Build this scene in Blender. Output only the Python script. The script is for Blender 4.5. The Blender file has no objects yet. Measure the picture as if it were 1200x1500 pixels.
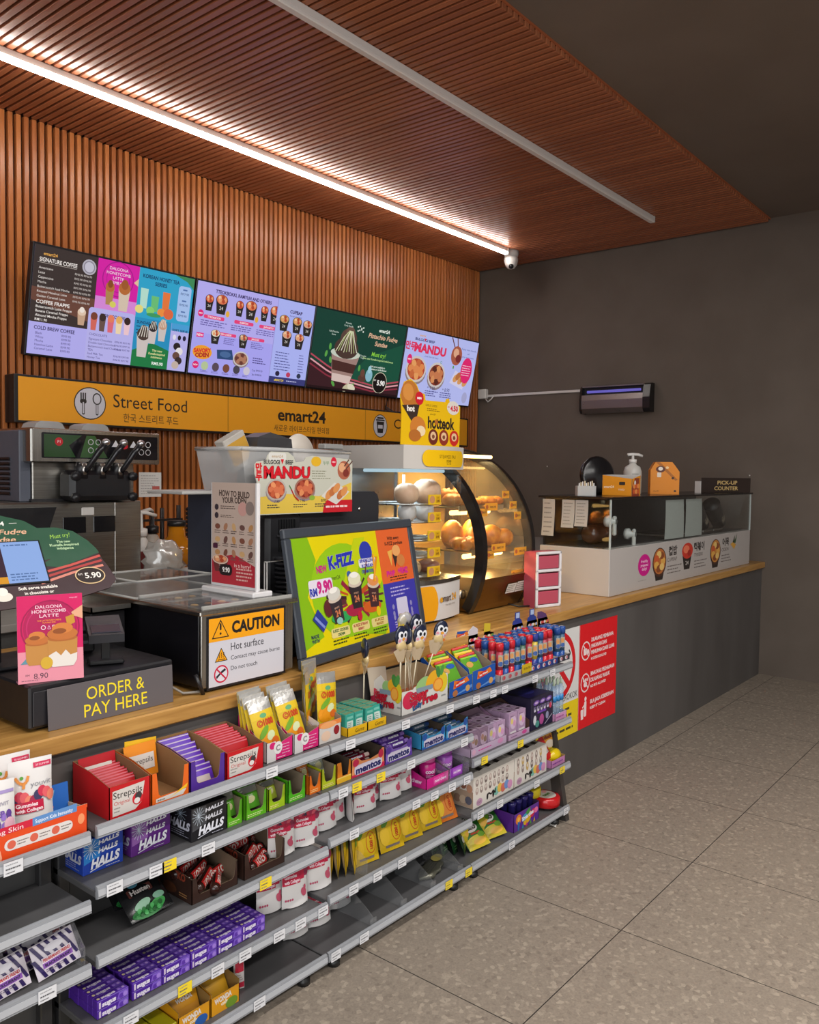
import bpy, math, random
from mathutils import Vector, Matrix
from mathutils.geometry import tessellate_polygon
PI = math.pi
random.seed(24)
SC = bpy.context.scene
COL = SC.collection

# ------------------------------------------------------------------ camera
cam_d = bpy.data.cameras.new('camera')
cam = bpy.data.objects.new('camera', cam_d)
COL.objects.link(cam)
SC.camera = cam
YAW, PIT, ROL, FPX = 0.6849, -0.0474, 0.0127, 1220.9
fw = Vector((math.cos(YAW)*math.cos(PIT), math.sin(YAW)*math.cos(PIT), math.sin(PIT)))
rt = Vector((math.sin(YAW), -math.cos(YAW), 0))
up = rt.cross(fw)
rt, up = rt*math.cos(ROL)+up*math.sin(ROL), up*math.cos(ROL)-rt*math.sin(ROL)
cam.matrix_world = Matrix(((rt.x, up.x, -fw.x, 0), (rt.y, up.y, -fw.y, 0), (rt.z, up.z, -fw.z, 1.5), (0, 0, 0, 1)))
cam_d.sensor_fit = 'HORIZONTAL'
cam_d.sensor_width = 36.0
cam_d.lens = 36.0*FPX/1200
cam_d.clip_start = 0.05

# ------------------------------------------------------------------ light and exposure
W = bpy.data.worlds.new('world')
SC.world = W
W.use_nodes = True
W.node_tree.nodes['Background'].inputs[0].default_value = (1.0, 0.97, 0.94, 1)
W.node_tree.nodes['Background'].inputs[1].default_value = 0.46
SC.view_settings.view_transform = 'Standard'
SC.view_settings.look = 'None'
SC.view_settings.gamma = 1.0
SC.view_settings.use_curve_mapping = False
SC.view_settings.exposure = 0.0
def area(name, loc, sx, sy, power, col=(1, 1, 1), rot=(0, 0, 0)):
    l = bpy.data.lights.new(name, 'AREA')
    l.shape = 'RECTANGLE'
    l.size, l.size_y, l.energy, l.color = sx, sy, power, col
    o = bpy.data.objects.new(name, l)
    o.location, o.rotation_euler = loc, rot
    COL.objects.link(o)
    return o
# the shop's own ceiling lamps over the aisle, behind and beside the photographer
area('aisle_lamp', (1.6, 0.2, 3.3), 4.5, 0.14, 98, (1.0, 0.97, 0.93))
area('aisle_lamp', (1.6, -1.6, 3.3), 5.0, 0.14, 145, (1.0, 0.97, 0.93))
area('shopfront_daylight', (-2.6, -1.2, 1.7), 4.0, 2.6, 120, (0.95, 0.98, 1.0), (math.radians(90), 0, math.radians(-65)))
STRIP_POWER = 34.0

# ------------------------------------------------------------------ materials
def lin(h):
    h = h.lstrip('#')
    if len(h) == 3: h = ''.join(c+c for c in h)
    v = [int(h[i:i+2], 16)/255 for i in (0, 2, 4)]
    return tuple((c/12.92 if c <= 0.04045 else ((c+0.055)/1.055)**2.4) for c in v) + (1,)
_M = {}
FIN = dict(p=(0.55, 0), g=(0.22, 0), s=(0.38, 0), c=(0.8, 0), m=(0.3, 1), f=(0.12, 0), k=(0.3, 0.7))
def C(h, fin='p'):
    """material by sRGB hex colour and finish: p paper, s satin, g glossy plastic, c card, m metal, k foil, f polished, e lit screen, G glowing"""
    key = (h, fin)
    if key in _M: return _M[key]
    m = bpy.data.materials.new('mat_%s_%s' % (h.lstrip('#'), fin))
    m.use_nodes = True
    nt = m.node_tree
    b = nt.nodes['Principled BSDF']
    if fin in 'eG':
        b.inputs['Base Color'].default_value = (0.01, 0.01, 0.01, 1)
        b.inputs['Roughness'].default_value = 0.35
        b.inputs['Specular IOR Level'].default_value = 0.2
        b.inputs['Emission Color'].default_value = lin(h)
        b.inputs['Emission Strength'].default_value = 0.9 if fin == 'e' else 6.0
    else:
        r, me = FIN[fin]
        b.inputs['Base Color'].default_value = lin(h)
        b.inputs['Metallic'].default_value = me
        n = nt.nodes.new('ShaderNodeTexNoise')
        n.inputs['Scale'].default_value = 35
        mr = nt.nodes.new('ShaderNodeMapRange')
        mr.inputs[3].default_value = r*0.8
        mr.inputs[4].default_value = min(1, r*1.2)
        tc = nt.nodes.new('ShaderNodeTexCoord')
        nt.links.new(tc.outputs['Object'], n.inputs['Vector'])
        nt.links.new(n.outputs['Fac'], mr.inputs[0])
        nt.links.new(mr.outputs[0], b.inputs['Roughness'])
        if fin == 'k':
            bp = nt.nodes.new('ShaderNodeBump')
            bp.inputs['Strength'].default_value = 0.18
            bp.inputs['Distance'].default_value = 0.01
            nt.links.new(n.outputs['Fac'], bp.inputs['Height'])
            nt.links.new(bp.outputs[0], b.inputs['Normal'])
    _M[key] = m
    return m
def glass(name, tint=(0.96, 0.98, 0.98), refl=0.06, rough=0.02, milky=0.0, milk=(0.9, 0.9, 0.9)):
    m = bpy.data.materials.new(name)
    m.use_nodes = True
    nt = m.node_tree
    nt.nodes.remove(nt.nodes['Principled BSDF'])
    out = nt.nodes['Material Output']
    tr = nt.nodes.new('ShaderNodeBsdfTransparent'); tr.inputs[0].default_value = tint + (1,)
    gl = nt.nodes.new('ShaderNodeBsdfGlossy'); gl.inputs[0].default_value = (1, 1, 1, 1); gl.inputs['Roughness'].default_value = rough
    lw = nt.nodes.new('ShaderNodeLayerWeight'); lw.inputs[0].default_value = 0.5
    fr = nt.nodes.new('ShaderNodeMath'); fr.operation = 'POWER'; fr.inputs[1].default_value = 5.0; nt.links.new(lw.outputs['Facing'], fr.inputs[0])
    ad = nt.nodes.new('ShaderNodeMath'); ad.operation = 'MULTIPLY_ADD'; ad.inputs[1].default_value = 0.7; ad.inputs[2].default_value = refl*0.5; ad.use_clamp = True
    mx = nt.nodes.new('ShaderNodeMixShader')
    nt.links.new(fr.outputs[0], ad.inputs[0]); nt.links.new(ad.outputs[0], mx.inputs[0])
    src = tr.outputs[0]
    if milky:
        df = nt.nodes.new('ShaderNodeBsdfDiffuse'); df.inputs[0].default_value = milk + (1,)
        m2 = nt.nodes.new('ShaderNodeMixShader'); m2.inputs[0].default_value = milky
        nt.links.new(tr.outputs[0], m2.inputs[1]); nt.links.new(df.outputs[0], m2.inputs[2]); src = m2.outputs[0]
    nt.links.new(src, mx.inputs[1]); nt.links.new(gl.outputs[0], mx.inputs[2]); nt.links.new(mx.outputs[0], out.inputs[0])
    return m
GLASS = glass('clear_glass')
ACRYL = glass('clear_acrylic', (0.93, 0.94, 0.95), 0.1, 0.06, 0.05)
FROST = glass('frosted_plastic', (0.9, 0.9, 0.9), 0.1, 0.25, 0.5, (0.62, 0.62, 0.62))
BAGGY = glass('crinkled_clear_bag', (0.9, 0.9, 0.88), 0.25, 0.15, 0.45, (0.75, 0.72, 0.68))
AMBER = glass('warm_tinted_glass', (0.97, 0.94, 0.86), 0.06, 0.05, 0.06, (0.8, 0.65, 0.4))
TUBEC = glass('tinted_clear_tube', (0.75, 0.85, 0.95), 0.1, 0.05, 0.25, (0.7, 0.8, 0.9))

def nodes_of(name):
    m = bpy.data.materials.new(name)
    m.use_nodes = True
    nt = m.node_tree
    return m, nt, nt.nodes['Principled BSDF'], (lambda t: nt.nodes.new('ShaderNode'+t)), nt.links.new
def ramp(nd, stops):
    r = nd('ValToRGB')
    el = r.color_ramp.elements
    while len(el) < len(stops): el.new(0.5)
    for e, (p, c) in zip(el, stops): e.position, e.color = p, lin(c)
    return r
def wood_slats(name, lo, hi, axis, period):
    m, nt, b, nd, ln = nodes_of(name)
    tc = nd('TexCoord'); sp = nd('SeparateXYZ'); ln(tc.outputs['Object'], sp.inputs[0])
    dv = nd('Math'); dv.operation = 'DIVIDE'; dv.inputs[1].default_value = period; ln(sp.outputs[0], dv.inputs[0])
    fl = nd('Math'); fl.operation = 'FLOOR'; ln(dv.outputs[0], fl.inputs[0])
    wn = nd('TexWhiteNoise'); wn.noise_dimensions = '1D'; ln(fl.outputs[0], wn.inputs['W'])
    mp = nd('Mapping'); ln(tc.outputs['Object'], mp.inputs[0])
    mp.inputs['Scale'].default_value = (60, 1.2, 60) if axis == 'y' else (60, 60, 1.2)
    n = nd('TexNoise'); n.inputs['Scale'].default_value = 1.5; n.inputs['Detail'].default_value = 5; ln(mp.outputs[0], n.inputs['Vector'])
    ad = nd('Math'); ad.operation = 'MULTIPLY_ADD'; ad.inputs[1].default_value = 0.55; ln(wn.outputs[0], ad.inputs[0])
    sc = nd('Math'); sc.operation = 'MULTIPLY'; sc.inputs[1].default_value = 0.55; ln(n.outputs['Fac'], sc.inputs[0]); ln(sc.outputs[0], ad.inputs[2])
    r = ramp(nd, [(0.1, lo), (0.9, hi)]); ln(ad.outputs[0], r.inputs[0]); ln(r.outputs[0], b.inputs['Base Color'])
    b.inputs['Roughness'].default_value = 0.3
    return m
WALLWOOD = wood_slats('wall_wood', '#9c552a', '#c2763c', 'z', 0.04344)
CEILWOOD = wood_slats('ceiling_wood', '#905338', '#b06c48', 'y', 0.0442)
WOODBACK = C('#3a1c10', 'c')
def make_oak():
    m, nt, b, nd, ln = nodes_of('oak_worktop')
    tc = nd('TexCoord'); mp = nd('Mapping'); ln(tc.outputs['Object'], mp.inputs[0]); mp.inputs['Scale'].default_value = (1.2, 22, 22)
    n = nd('TexNoise'); n.inputs['Scale'].default_value = 2; n.inputs['Detail'].default_value = 6; n.inputs['Distortion'].default_value = 0.6; ln(mp.outputs[0], n.inputs['Vector'])
    r = ramp(nd, [(0.3, '#9a6c33'), (0.7, '#c69754')]); ln(n.outputs['Fac'], r.inputs[0]); ln(r.outputs[0], b.inputs['Base Color'])
    b.inputs['Roughness'].default_value = 0.3
    return m
OAK = make_oak()
def make_plain(name, lo, hi, scale, rough, stretch=(1, 1, 1), metal=0, bump=0):
    m, nt, b, nd, ln = nodes_of(name)
    tc = nd('TexCoord'); mp = nd('Mapping'); ln(tc.outputs['Object'], mp.inputs[0]); mp.inputs['Scale'].default_value = stretch
    n = nd('TexNoise'); n.inputs['Scale'].default_value = scale; n.inputs['Detail'].default_value = 5; ln(mp.outputs[0], n.inputs['Vector'])
    r = ramp(nd, [(0.3, lo), (0.7, hi)]); ln(n.outputs['Fac'], r.inputs[0]); ln(r.outputs[0], b.inputs['Base Color'])
    b.inputs['Roughness'].default_value = rough
    b.inputs['Metallic'].default_value = metal
    if bump:
        bp = nd('Bump'); bp.inputs['Strength'].default_value = bump; bp.inputs['Distance'].default_value = 0.01
        ln(n.outputs['Fac'], bp.inputs['Height']); ln(bp.outputs[0], b.inputs['Normal'])
    return m
DARKWALL = make_plain('dark_painted_wall', '#5a4f46', '#62574e', 3, 0.75)
DARKCEIL = make_plain('dark_painted_ceiling', '#6c6056', '#74685e', 2, 0.8)
COUNTER = make_plain('dark_concrete_laminate', '#4a4644', '#5c5856', 3, 0.5, (1, 1, 0.25))
STEEL = make_plain('brushed_steel', '#9a9690', '#b5b1aa', 4, 0.32, (1, 1, 40), 1)
STEELH = make_plain('brushed_steel_plate', '#a5a19b', '#bdb9b2', 4, 0.25, (40, 1, 1), 1)
SHELFGREY = make_plain('shelf_grey_steel', '#4c4b4c', '#565556', 9, 0.4)
RAILGREY = make_plain('price_rail_plastic', '#86888c', '#93959a', 6, 0.3)
BREAD = make_plain('golden_pastry', '#a85510', '#d8922c', 22, 0.45, bump=0.4)
BUN = make_plain('pale_bun', '#b48a6c', '#cdb096', 14, 0.5)
def make_floor():
    m, nt, b, nd, ln = nodes_of('terrazzo_tiles')
    tc = nd('TexCoord')
    v = nd('TexVoronoi'); v.inputs['Scale'].default_value = 75; ln(tc.outputs['Object'], v.inputs['Vector'])
    v2 = nd('TexVoronoi'); v2.inputs['Scale'].default_value = 190; ln(tc.outputs['Object'], v2.inputs['Vector'])
    sh = nd('SeparateColor'); ln(v.outputs['Color'], sh.inputs[0])
    r1 = ramp(nd, [(0.0, '#6d6258'), (0.12, '#857a6e'), (0.8, '#8d8174'), (1.0, '#b3a695')]); ln(sh.outputs[0], r1.inputs[0])
    sh2 = nd('SeparateColor'); ln(v2.outputs['Color'], sh2.inputs[0])
    r2 = ramp(nd, [(0.0, '#7c7166'), (0.5, '#897d71'), (1.0, '#968a7c')]); ln(sh2.outputs[0], r2.inputs[0])
    mx = nd('Mix'); mx.data_type = 'RGBA'; mx.inputs[0].default_value = 0.5; ln(r1.outputs[0], mx.inputs[6]); ln(r2.outputs[0], mx.inputs[7])
    sp = nd('SeparateXYZ'); ln(tc.outputs['Object'], sp.inputs[0])
    def joint(out, off, per):
        a = nd('Math'); a.operation = 'SUBTRACT'; a.inputs[1].default_value = off; ln(out, a.inputs[0])
        p = nd('Math'); p.operation = 'PINGPONG'; p.inputs[1].default_value = per/2; ln(a.outputs[0], p.inputs[0])
        l = nd('Math'); l.operation = 'LESS_THAN'; l.inputs[1].default_value = 0.0017; ln(p.outputs[0], l.inputs[0])
        return l.outputs[0]
    mxm = nd('Math'); mxm.operation = 'MAXIMUM'
    ln(joint(sp.outputs[0], 2.5307, 0.6329), mxm.inputs[0]); ln(joint(sp.outputs[1], 1.142, 0.6485), mxm.inputs[1])
    m2 = nd('Mix'); m2.data_type = 'RGBA'; ln(mxm.outputs[0], m2.inputs[0]); ln(mx.outputs[2], m2.inputs[6]); m2.inputs[7].default_value = lin('#2c2825')
    ln(m2.outputs[2], b.inputs['Base Color'])
    b.inputs['Roughness'].default_value = 0.48
    return m
FLOOR = make_floor()

# ------------------------------------------------------------------ text and print
_T = {}
def glyphs(s, bold=0.0):
    key = (s, bold)
    if key in _T: return _T[key]
    cu = bpy.data.curves.new('lettering', 'FONT')
    cu.body = s
    cu.resolution_u = 3
    cu.offset = bold
    o = bpy.data.objects.new('lettering', cu)
    me = o.to_mesh()
    vs = [(v.co.x, v.co.y) for v in me.vertices]
    fs = [tuple(p.vertices) for p in me.polygons]
    o.to_mesh_clear()
    bpy.data.objects.remove(o)
    bpy.data.curves.remove(cu)
    _T[key] = (vs, fs)
    return _T[key]
class Pr:
    """flat print: coloured shapes and lettering in metres, stacked in thin layers"""
    def __init__(s, fin='p'): s.ops = []; s.fin = fin
    def add(s, vs, fs, c, fin=None): s.ops.append((vs, fs, c, fin or s.fin)); return s
    def rect(s, x0, y0, x1, y1, c, n=1, m=1, fin=None):
        vs = [(x0+(x1-x0)*i/n, y0+(y1-y0)*j/m) for j in range(m+1) for i in range(n+1)]
        fs = [(j*(n+1)+i, j*(n+1)+i+1, (j+1)*(n+1)+i+1, (j+1)*(n+1)+i) for j in range(m) for i in range(n)]
        return s.add(vs, fs, c, fin)
    def ell(s, cx, cy, rx, ry, c, seg=18, fin=None, rot=0):
        vs = [(cx, cy)]; fs = []
        ca, sa = math.cos(rot), math.sin(rot)
        for k in (0.5, 1.0):
            for i in range(seg):
                a = 2*PI*i/seg
                x, y = rx*k*math.cos(a), ry*k*math.sin(a)
                vs.append((cx+x*ca-y*sa, cy+x*sa+y*ca))
        for i in range(seg):
            j = (i+1) % seg
            fs.append((0, 1+i, 1+j)); fs.append((1+i, 1+seg+i, 1+seg+j, 1+j))
        return s.add(vs, fs, c, fin)
    def ring(s, cx, cy, r, wd, c, seg=24, fin=None, ry=None):
        ry = ry or r
        vs = []; fs = []
        for i in range(seg):
            a = 2*PI*i/seg
            vs += [(cx+r*math.cos(a), cy+ry*math.sin(a)), (cx+(r-wd)*math.cos(a), cy+(ry-wd)*math.sin(a))]
        for i in range(seg):
            j = (i+1) % seg
            fs.append((2*i+1, 2*i, 2*j, 2*j+1))
        return s.add(vs, fs, c, fin)
    def poly(s, pts, c, fin=None):
        tri = tessellate_polygon([[Vector((x, y, 0)) for x, y in pts]])
        fs = []
        for t in tri:
            a, b, d = [pts[i] for i in t]
            if (b[0]-a[0])*(d[1]-a[1])-(b[1]-a[1])*(d[0]-a[0]) < 0: t = (t[0], t[2], t[1])
            fs.append(tuple(t))
        return s.add(list(pts), fs, c, fin)
    def rrect(s, x0, y0, x1, y1, r, c, fin=None, seg=4):
        pts = []
        for cx, cy, a0 in ((x1-r, y0+r, -90), (x1-r, y1-r, 0), (x0+r, y1-r, 90), (x0+r, y0+r, 180)):
            for i in range(seg+1):
                a = math.radians(a0+90*i/seg)
                pts.append((cx+r*math.cos(a), cy+r*math.sin(a)))
        return s.poly(pts, c, fin)
    def line(s, pts, wd, c, fin=None):
        for (xa, ya), (xb, yb) in zip(pts, pts[1:]):
            d = math.hypot(xb-xa, yb-ya) or 1e-6
            nx, ny = -(yb-ya)/d*wd/2, (xb-xa)/d*wd/2
            s.add([(xa-nx, ya-ny), (xb-nx, yb-ny), (xb+nx, yb+ny), (xa+nx, ya+ny)], [(0, 1, 2, 3)], c, fin)
        return s
    def txt(s, t, x, y, h, c, w=None, bold=0.0, al='c', sh=0.0, rot=0.0, fin=None):
        """capital height h, centred on (x, y); w caps the width"""
        vs, fs = glyphs(t, min(bold, 0.05))
        if not vs: return s
        x0 = min(v[0] for v in vs); x1 = max(v[0] for v in vs)
        k = h/0.70
        kx = k if w is None else min(w/(x1-x0), k*1.6)
        ox = {'c': (x0+x1)/2, 'l': x0, 'r': x1}[al]
        ca, sa = math.cos(rot), math.sin(rot)
        out = []
        for a, b in vs:
            py = (b-0.35)*k
            px = (a-ox)*kx+py*sh
            out.append((x+px*ca-py*sa, y+px*sa+py*ca))
        return s.add(out, fs, c, fin)
    def otxt(s, t, x, y, h, c, oc='#d6d0cc', o=.0013, **k):
        for a, b in ((o, 0), (-o, 0), (0, o), (0, -o), (o, o), (-o, -o)): s.txt(t, x+a, y+b, h, oc, **k)
        vs = []; fs = []
        for v, f, _, fin in s.ops[-6:]:
            n = len(vs); vs += v; fs += [tuple(n+i for i in q) for q in f]
        del s.ops[-6:]; s.add(vs, fs, oc, k.get('fin'))
        return s.txt(t, x, y, h, c, **k)
    def clamp(s, x0=-9, y0=-9, x1=9, y1=9):
        s.ops = [([(min(x1, max(x0, a)), min(y1, max(y0, b))) for a, b in vs], fs, c, fin) for vs, fs, c, fin in s.ops]
        return s
    def dashes(s, x0, y0, x1, y1, n, c, fin=None, fill=0.45):
        """n rows of unreadably small copy"""
        rh = (y1-y0)/n; vs = []; fs = []
        for i in range(n):
            x = x0
            yb = y0+rh*(i+0.5)
            end = x1-random.random()*0.35*(x1-x0)
            while x < end:
                l = (0.05+0.12*random.random())*(x1-x0)
                k = len(vs); q = min(x+l, end); vs += [(x, yb-rh*fill/2), (q, yb-rh*fill/2), (q, yb+rh*fill/2), (x, yb+rh*fill/2)]; fs.append((k, k+1, k+2, k+3))
                x += l+0.03*(x1-x0)
        return s.add(vs, fs, c, fin)
    def sub(s, o, x, y, k=1.0, kx=None):
        for vs, fs, c, fin in o.ops: s.ops.append(([(x+a*(kx or k), y+b*k) for a, b in vs], fs, c, fin))
        return s
# ------------------------------------------------------------------ mesh building
class MB:
    def __init__(s): s.v = []; s.f = []; s.mi = []; s.sm = []; s.mats = []
    def slot(s, m):
        if isinstance(m, str): m = C(m)
        if m not in s.mats: s.mats.append(m)
        return s.mats.index(m)
    def add(s, vs, fs, m, smooth=False):
        k = len(s.v); i = s.slot(m)
        s.v += [tuple(v) for v in vs]
        for f in fs:
            s.f.append(tuple(k+a for a in f)); s.mi.append(i); s.sm.append(smooth)
        return s
    def box(s, x0, y0, z0, x1, y1, z1, m, b=0.0):
        """box with chamfered edges"""
        b = min(b, (x1-x0)*0.45, (y1-y0)*0.45, (z1-z0)*0.45)
        if b <= 0:
            vs = [(x, y, z) for z in (z0, z1) for y in (y0, y1) for x in (x0, x1)]
            return s.add(vs, [(0, 2, 3, 1), (4, 5, 7, 6), (0, 1, 5, 4), (2, 6, 7, 3), (0, 4, 6, 2), (1, 3, 7, 5)], m)
        vs = []; idx = {}
        for sx in (0, 1):
            for sy in (0, 1):
                for sz in (0, 1):
                    X = (x0, x1)[sx]; Y = (y0, y1)[sy]; Z = (z0, z1)[sz]
                    dx = (b, -b)[sx]; dy = (b, -b)[sy]; dz = (b, -b)[sz]
                    for a, p in (('x', (X, Y+dy, Z+dz)), ('y', (X+dx, Y, Z+dz)), ('z', (X+dx, Y+dy, Z))):
                        idx[(sx, sy, sz, a)] = len(vs); vs.append(p)
        fs = []
        g = lambda a, *c: idx[c+(a,)]
        for q, a in ((0, 'x'), (1, 'x')): fs.append((g(a, q, 0, 0), g(a, q, 1, 0), g(a, q, 1, 1), g(a, q, 0, 1)))
        for q, a in ((0, 'y'), (1, 'y')): fs.append((g(a, 0, q, 0), g(a, 1, q, 0), g(a, 1, q, 1), g(a, 0, q, 1)))
        for q, a in ((0, 'z'), (1, 'z')): fs.append((g(a, 0, 0, q), g(a, 1, 0, q), g(a, 1, 1, q), g(a, 0, 1, q)))
        for p in (0, 1):
            for q in (0, 1):
                fs.append((g('x', p, q, 0), g('y', p, q, 0), g('y', p, q, 1), g('x', p, q, 1)))
                fs.append((g('x', p, 0, q), g('z', p, 0, q), g('z', p, 1, q), g('x', p, 1, q)))
                fs.append((g('y', 0, p, q), g('z', 0, p, q), g('z', 1, p, q), g('y', 1, p, q)))
                for r in (0, 1): fs.append((g('x', p, q, r), g('y', p, q, r), g('z', p, q, r)))
        c = Vector(((x0+x1)/2, (y0+y1)/2, (z0+z1)/2))
        out = []
        for f in fs:
            p = [Vector(vs[i]) for i in f]
            n = (p[1]-p[0]).cross(p[2]-p[0])
            m_ = sum(p, Vector())/len(p)
            out.append(f if n.dot(m_-c) > 0 else tuple(reversed(f)))
        return s.add(vs, out, m)
    def prism(s, pts, off, mf, mb=None, ms=None):
        """a flat outline in space pushed along off: mf the outline's own face, mb the far face, ms the rim"""
        P = [Vector(p) for p in pts]; O = Vector(off)
        mb = mb or mf; ms = ms or mb
        n = len(P)
        tri = tessellate_polygon([P])
        nrm = Vector()
        for i in range(n): nrm += P[i].cross(P[(i+1) % n])
        fl = nrm.dot(O) > 0
        ff = []; bf = []
        for t in tri:
            a, b_, c = [P[i] for i in t]
            q = tuple(t)
            if ((b_-a).cross(c-a)).dot(O) > 0: q = (t[0], t[2], t[1])
            ff.append(q); bf.append(tuple(reversed(q)))
        s.add(P, ff, mf)
        s.add([p+O for p in P], bf, mb)
        rim = []
        for i in range(n):
            j = (i+1) % n
            q = (i, j, n+j, n+i)
            rim.append(q if fl else tuple(reversed(q)))
        return s.add(P+[p+O for p in P], rim, ms)
    def tube(s, pts, r, m, seg=8, caps=True):
        P = [Vector(p) for p in pts]
        vs = []; fs = []
        for i, p in enumerate(P):
            t = (P[min(i+1, len(P)-1)]-P[max(i-1, 0)]).normalized()
            a = t.orthogonal() if abs(t.z) > 0.95 else Vector((0, 0, 1)).cross(t)
            a.normalize(); b_ = t.cross(a)
            rr = r[i] if isinstance(r, (list, tuple)) else r
            for k in range(seg):
                an = 2*PI*k/seg
                vs.append(p+a*rr*math.cos(an)+b_*rr*math.sin(an))
        for i in range(len(P)-1):
            for k in range(seg):
                j = (k+1) % seg
                fs.append((i*seg+k, i*seg+j, (i+1)*seg+j, (i+1)*seg+k))
        if caps:
            fs.append(tuple(reversed(range(seg)))); fs.append(tuple((len(P)-1)*seg+k for k in range(seg)))
        return s.add(vs, fs, m, True)
    def lathe(s, prof, m, seg=20, c=(0, 0, 0), caps=True, sx=1.0, sy=1.0):
        vs = []; fs = []
        n = len(prof)
        for r, z in prof:
            for k in range(seg):
                a = 2*PI*k/seg
                vs.append((c[0]+r*sx*math.cos(a), c[1]+r*sy*math.sin(a), c[2]+z))
        for i in range(n-1):
            for k in range(seg):
                j = (k+1) % seg
                fs.append((i*seg+k, i*seg+j, (i+1)*seg+j, (i+1)*seg+k))
        if caps:
            fs.append(tuple(reversed(range(seg)))); fs.append(tuple((n-1)*seg+k for k in range(seg)))
        return s.add(vs, fs, m, True)
    def ball(s, c, rx, ry, rz, m, seg=14, rings=8, warp=None):
        vs = [(c[0], c[1], c[2]-rz)]; fs = []
        for i in range(1, rings):
            t = -PI/2+PI*i/rings
            for k in range(seg):
                a = 2*PI*k/seg
                p = (math.cos(t)*math.cos(a), math.cos(t)*math.sin(a), math.sin(t))
                q = warp(*p) if warp else 1.0
                vs.append((c[0]+rx*p[0]*q, c[1]+ry*p[1]*q, c[2]+rz*p[2]*q))
        vs.append((c[0], c[1], c[2]+rz))
        L = len(vs)-1
        for k in range(seg):
            j = (k+1) % seg
            fs.append((0, 1+j, 1+k)); fs.append((L, L-seg+k, L-seg+j))
            for i in range(rings-2):
                fs.append((1+i*seg+k, 1+i*seg+j, 1+(i+1)*seg+j, 1+(i+1)*seg+k))
        return s.add(vs, fs, m, True)
    def sheet(s, f, nu, nv, m, flip=False, smooth=True):
        vs = [f(i/nu, j/nv) for j in range(nv+1) for i in range(nu+1)]
        fs = [(j*(nu+1)+i, j*(nu+1)+i+1, (j+1)*(nu+1)+i+1, (j+1)*(nu+1)+i) for j in range(nv) for i in range(nu)]
        if flip: fs = [tuple(reversed(q)) for q in fs]
        return s.add(vs, fs, m, smooth)
    def pr(s, P, o=(0, 0, 0), U=(1, 0, 0), V=(0, 0, 1), eps=0.00022, base=0.0004, fn=None):
        """lay a print on a plane (origin o, axes U, V) or through fn(u, v, w)"""
        O = Vector(o); U = Vector(U); V = Vector(V)
        N = U.cross(V).normalized()
        seen = []
        for vs, fs, c, fin in P.ops:
            xs = [a for a, _ in vs]; ys = [b for _, b in vs]
            bb = (min(xs), min(ys), max(xs), max(ys))
            k = 0
            for q, l in seen:
                if l >= k and q[0] < bb[2] and bb[0] < q[2] and q[1] < bb[3] and bb[1] < q[3]: k = l+1
            seen.append((bb, k))
            w = base+eps*k
            pts = [fn(a, b, w) for a, b in vs] if fn else [O+U*a+V*b+N*w for a, b in vs]
            s.add(pts, fs, C(c, fin) if isinstance(c, str) else c)
        return s
    def build(s, name, parent=None):
        me = bpy.data.meshes.new(name)
        me.from_pydata(s.v, [], s.f)
        for m in s.mats: me.materials.append(m)
        me.polygons.foreach_set('material_index', s.mi)
        me.polygons.foreach_set('use_smooth', s.sm)
        me.update()
        o = bpy.data.objects.new(name, me)
        COL.objects.link(o)
        if parent: o.parent = parent
        return o
def tag(o, label, cat, group=None, kind=None):
    o['label'] = label; o['category'] = cat
    if group: o['group'] = group
    if kind: o['kind'] = kind
    return o
def place(o, loc=(0, 0, 0), rot=(0, 0, 0)):
    o.location = loc; o.rotation_euler = [math.radians(a) for a in rot]
    return o
def root(name, label, cat, group=None, loc=(0, 0, 0), rot=(0, 0, 0)):
    o = bpy.data.objects.new(name, None)
    o.empty_display_size = 0.05
    COL.objects.link(o)
    return place(tag(o, label, cat, group), loc, rot)
def solo(mb, name, label, cat, group=None, loc=(0, 0, 0), rot=(0, 0, 0)):
    return place(tag(mb.build(name), label, cat, group), loc, rot)
def struct(mb, name):
    o = mb.build(name); o['kind'] = 'structure'
    return o
def again(o, label=None, loc=None, rot=None, scale=None, group=None):
    """a copy of a thing with copies of its parts and sub-parts"""
    r = o.copy(); COL.objects.link(r)
    for ch in o.children:
        c = ch.copy(); COL.objects.link(c); c.parent = r
        for g in ch.children:
            d = g.copy(); COL.objects.link(d); d.parent = c
    if label: r['label'] = label
    if group: r['group'] = group
    if loc is not None: r.location = loc
    if rot is not None: r.rotation_euler = [math.radians(a) for a in rot]
    if scale is not None: r.scale = scale
    return r
# ------------------------------------------------------------------ the setting
YW, XW, ZC, YC = 4.5285, 6.571, 3.392, 1.9076
b = MB(); b.box(-3.5, -5, -0.05, XW, YW+0.1, 0, FLOOR); struct(b, 'floor')
b = MB(); b.box(-3.5, -5, ZC+0.034, XW, YW+0.1, ZC+0.1, DARKCEIL); struct(b, 'ceiling')
b = MB(); b.box(XW, -5, -0.05, XW+0.1, YW+0.1, ZC+0.1, DARKWALL); struct(b, 'wall_right')
b = MB()
b.box(-3.5, YW+0.03, -0.05, XW, YW+0.1, ZC+0.1, WOODBACK)
PER = 0.04344
i0 = int(1.1/PER)
for i in range(i0, int(XW/PER)+1):
    x = i*PER+0.004
    if x+0.026 < XW: b.box(x, YW, 0.0, x+0.026, YW+0.031, ZC-0.001, WALLWOOD, 0.002)
struct(b, 'wall_back')
b = MB()
b.box(0.2, 1.932, ZC+0.026, XW, YW, ZC+0.034, WOODBACK); b.box(0.2, 1.926, ZC+0.024, XW, 1.9325, ZC+0.034, C('#a85c38', 's'))
CP = 0.0442
for i in range(int(0.4/CP), int(XW/CP)+1):
    x = i*CP+0.004
    if x+0.030 < XW: b.box(x, 1.93, ZC, x+0.030, YW+0.002, ZC+0.027, CEILWOOD, 0.002)
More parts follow.
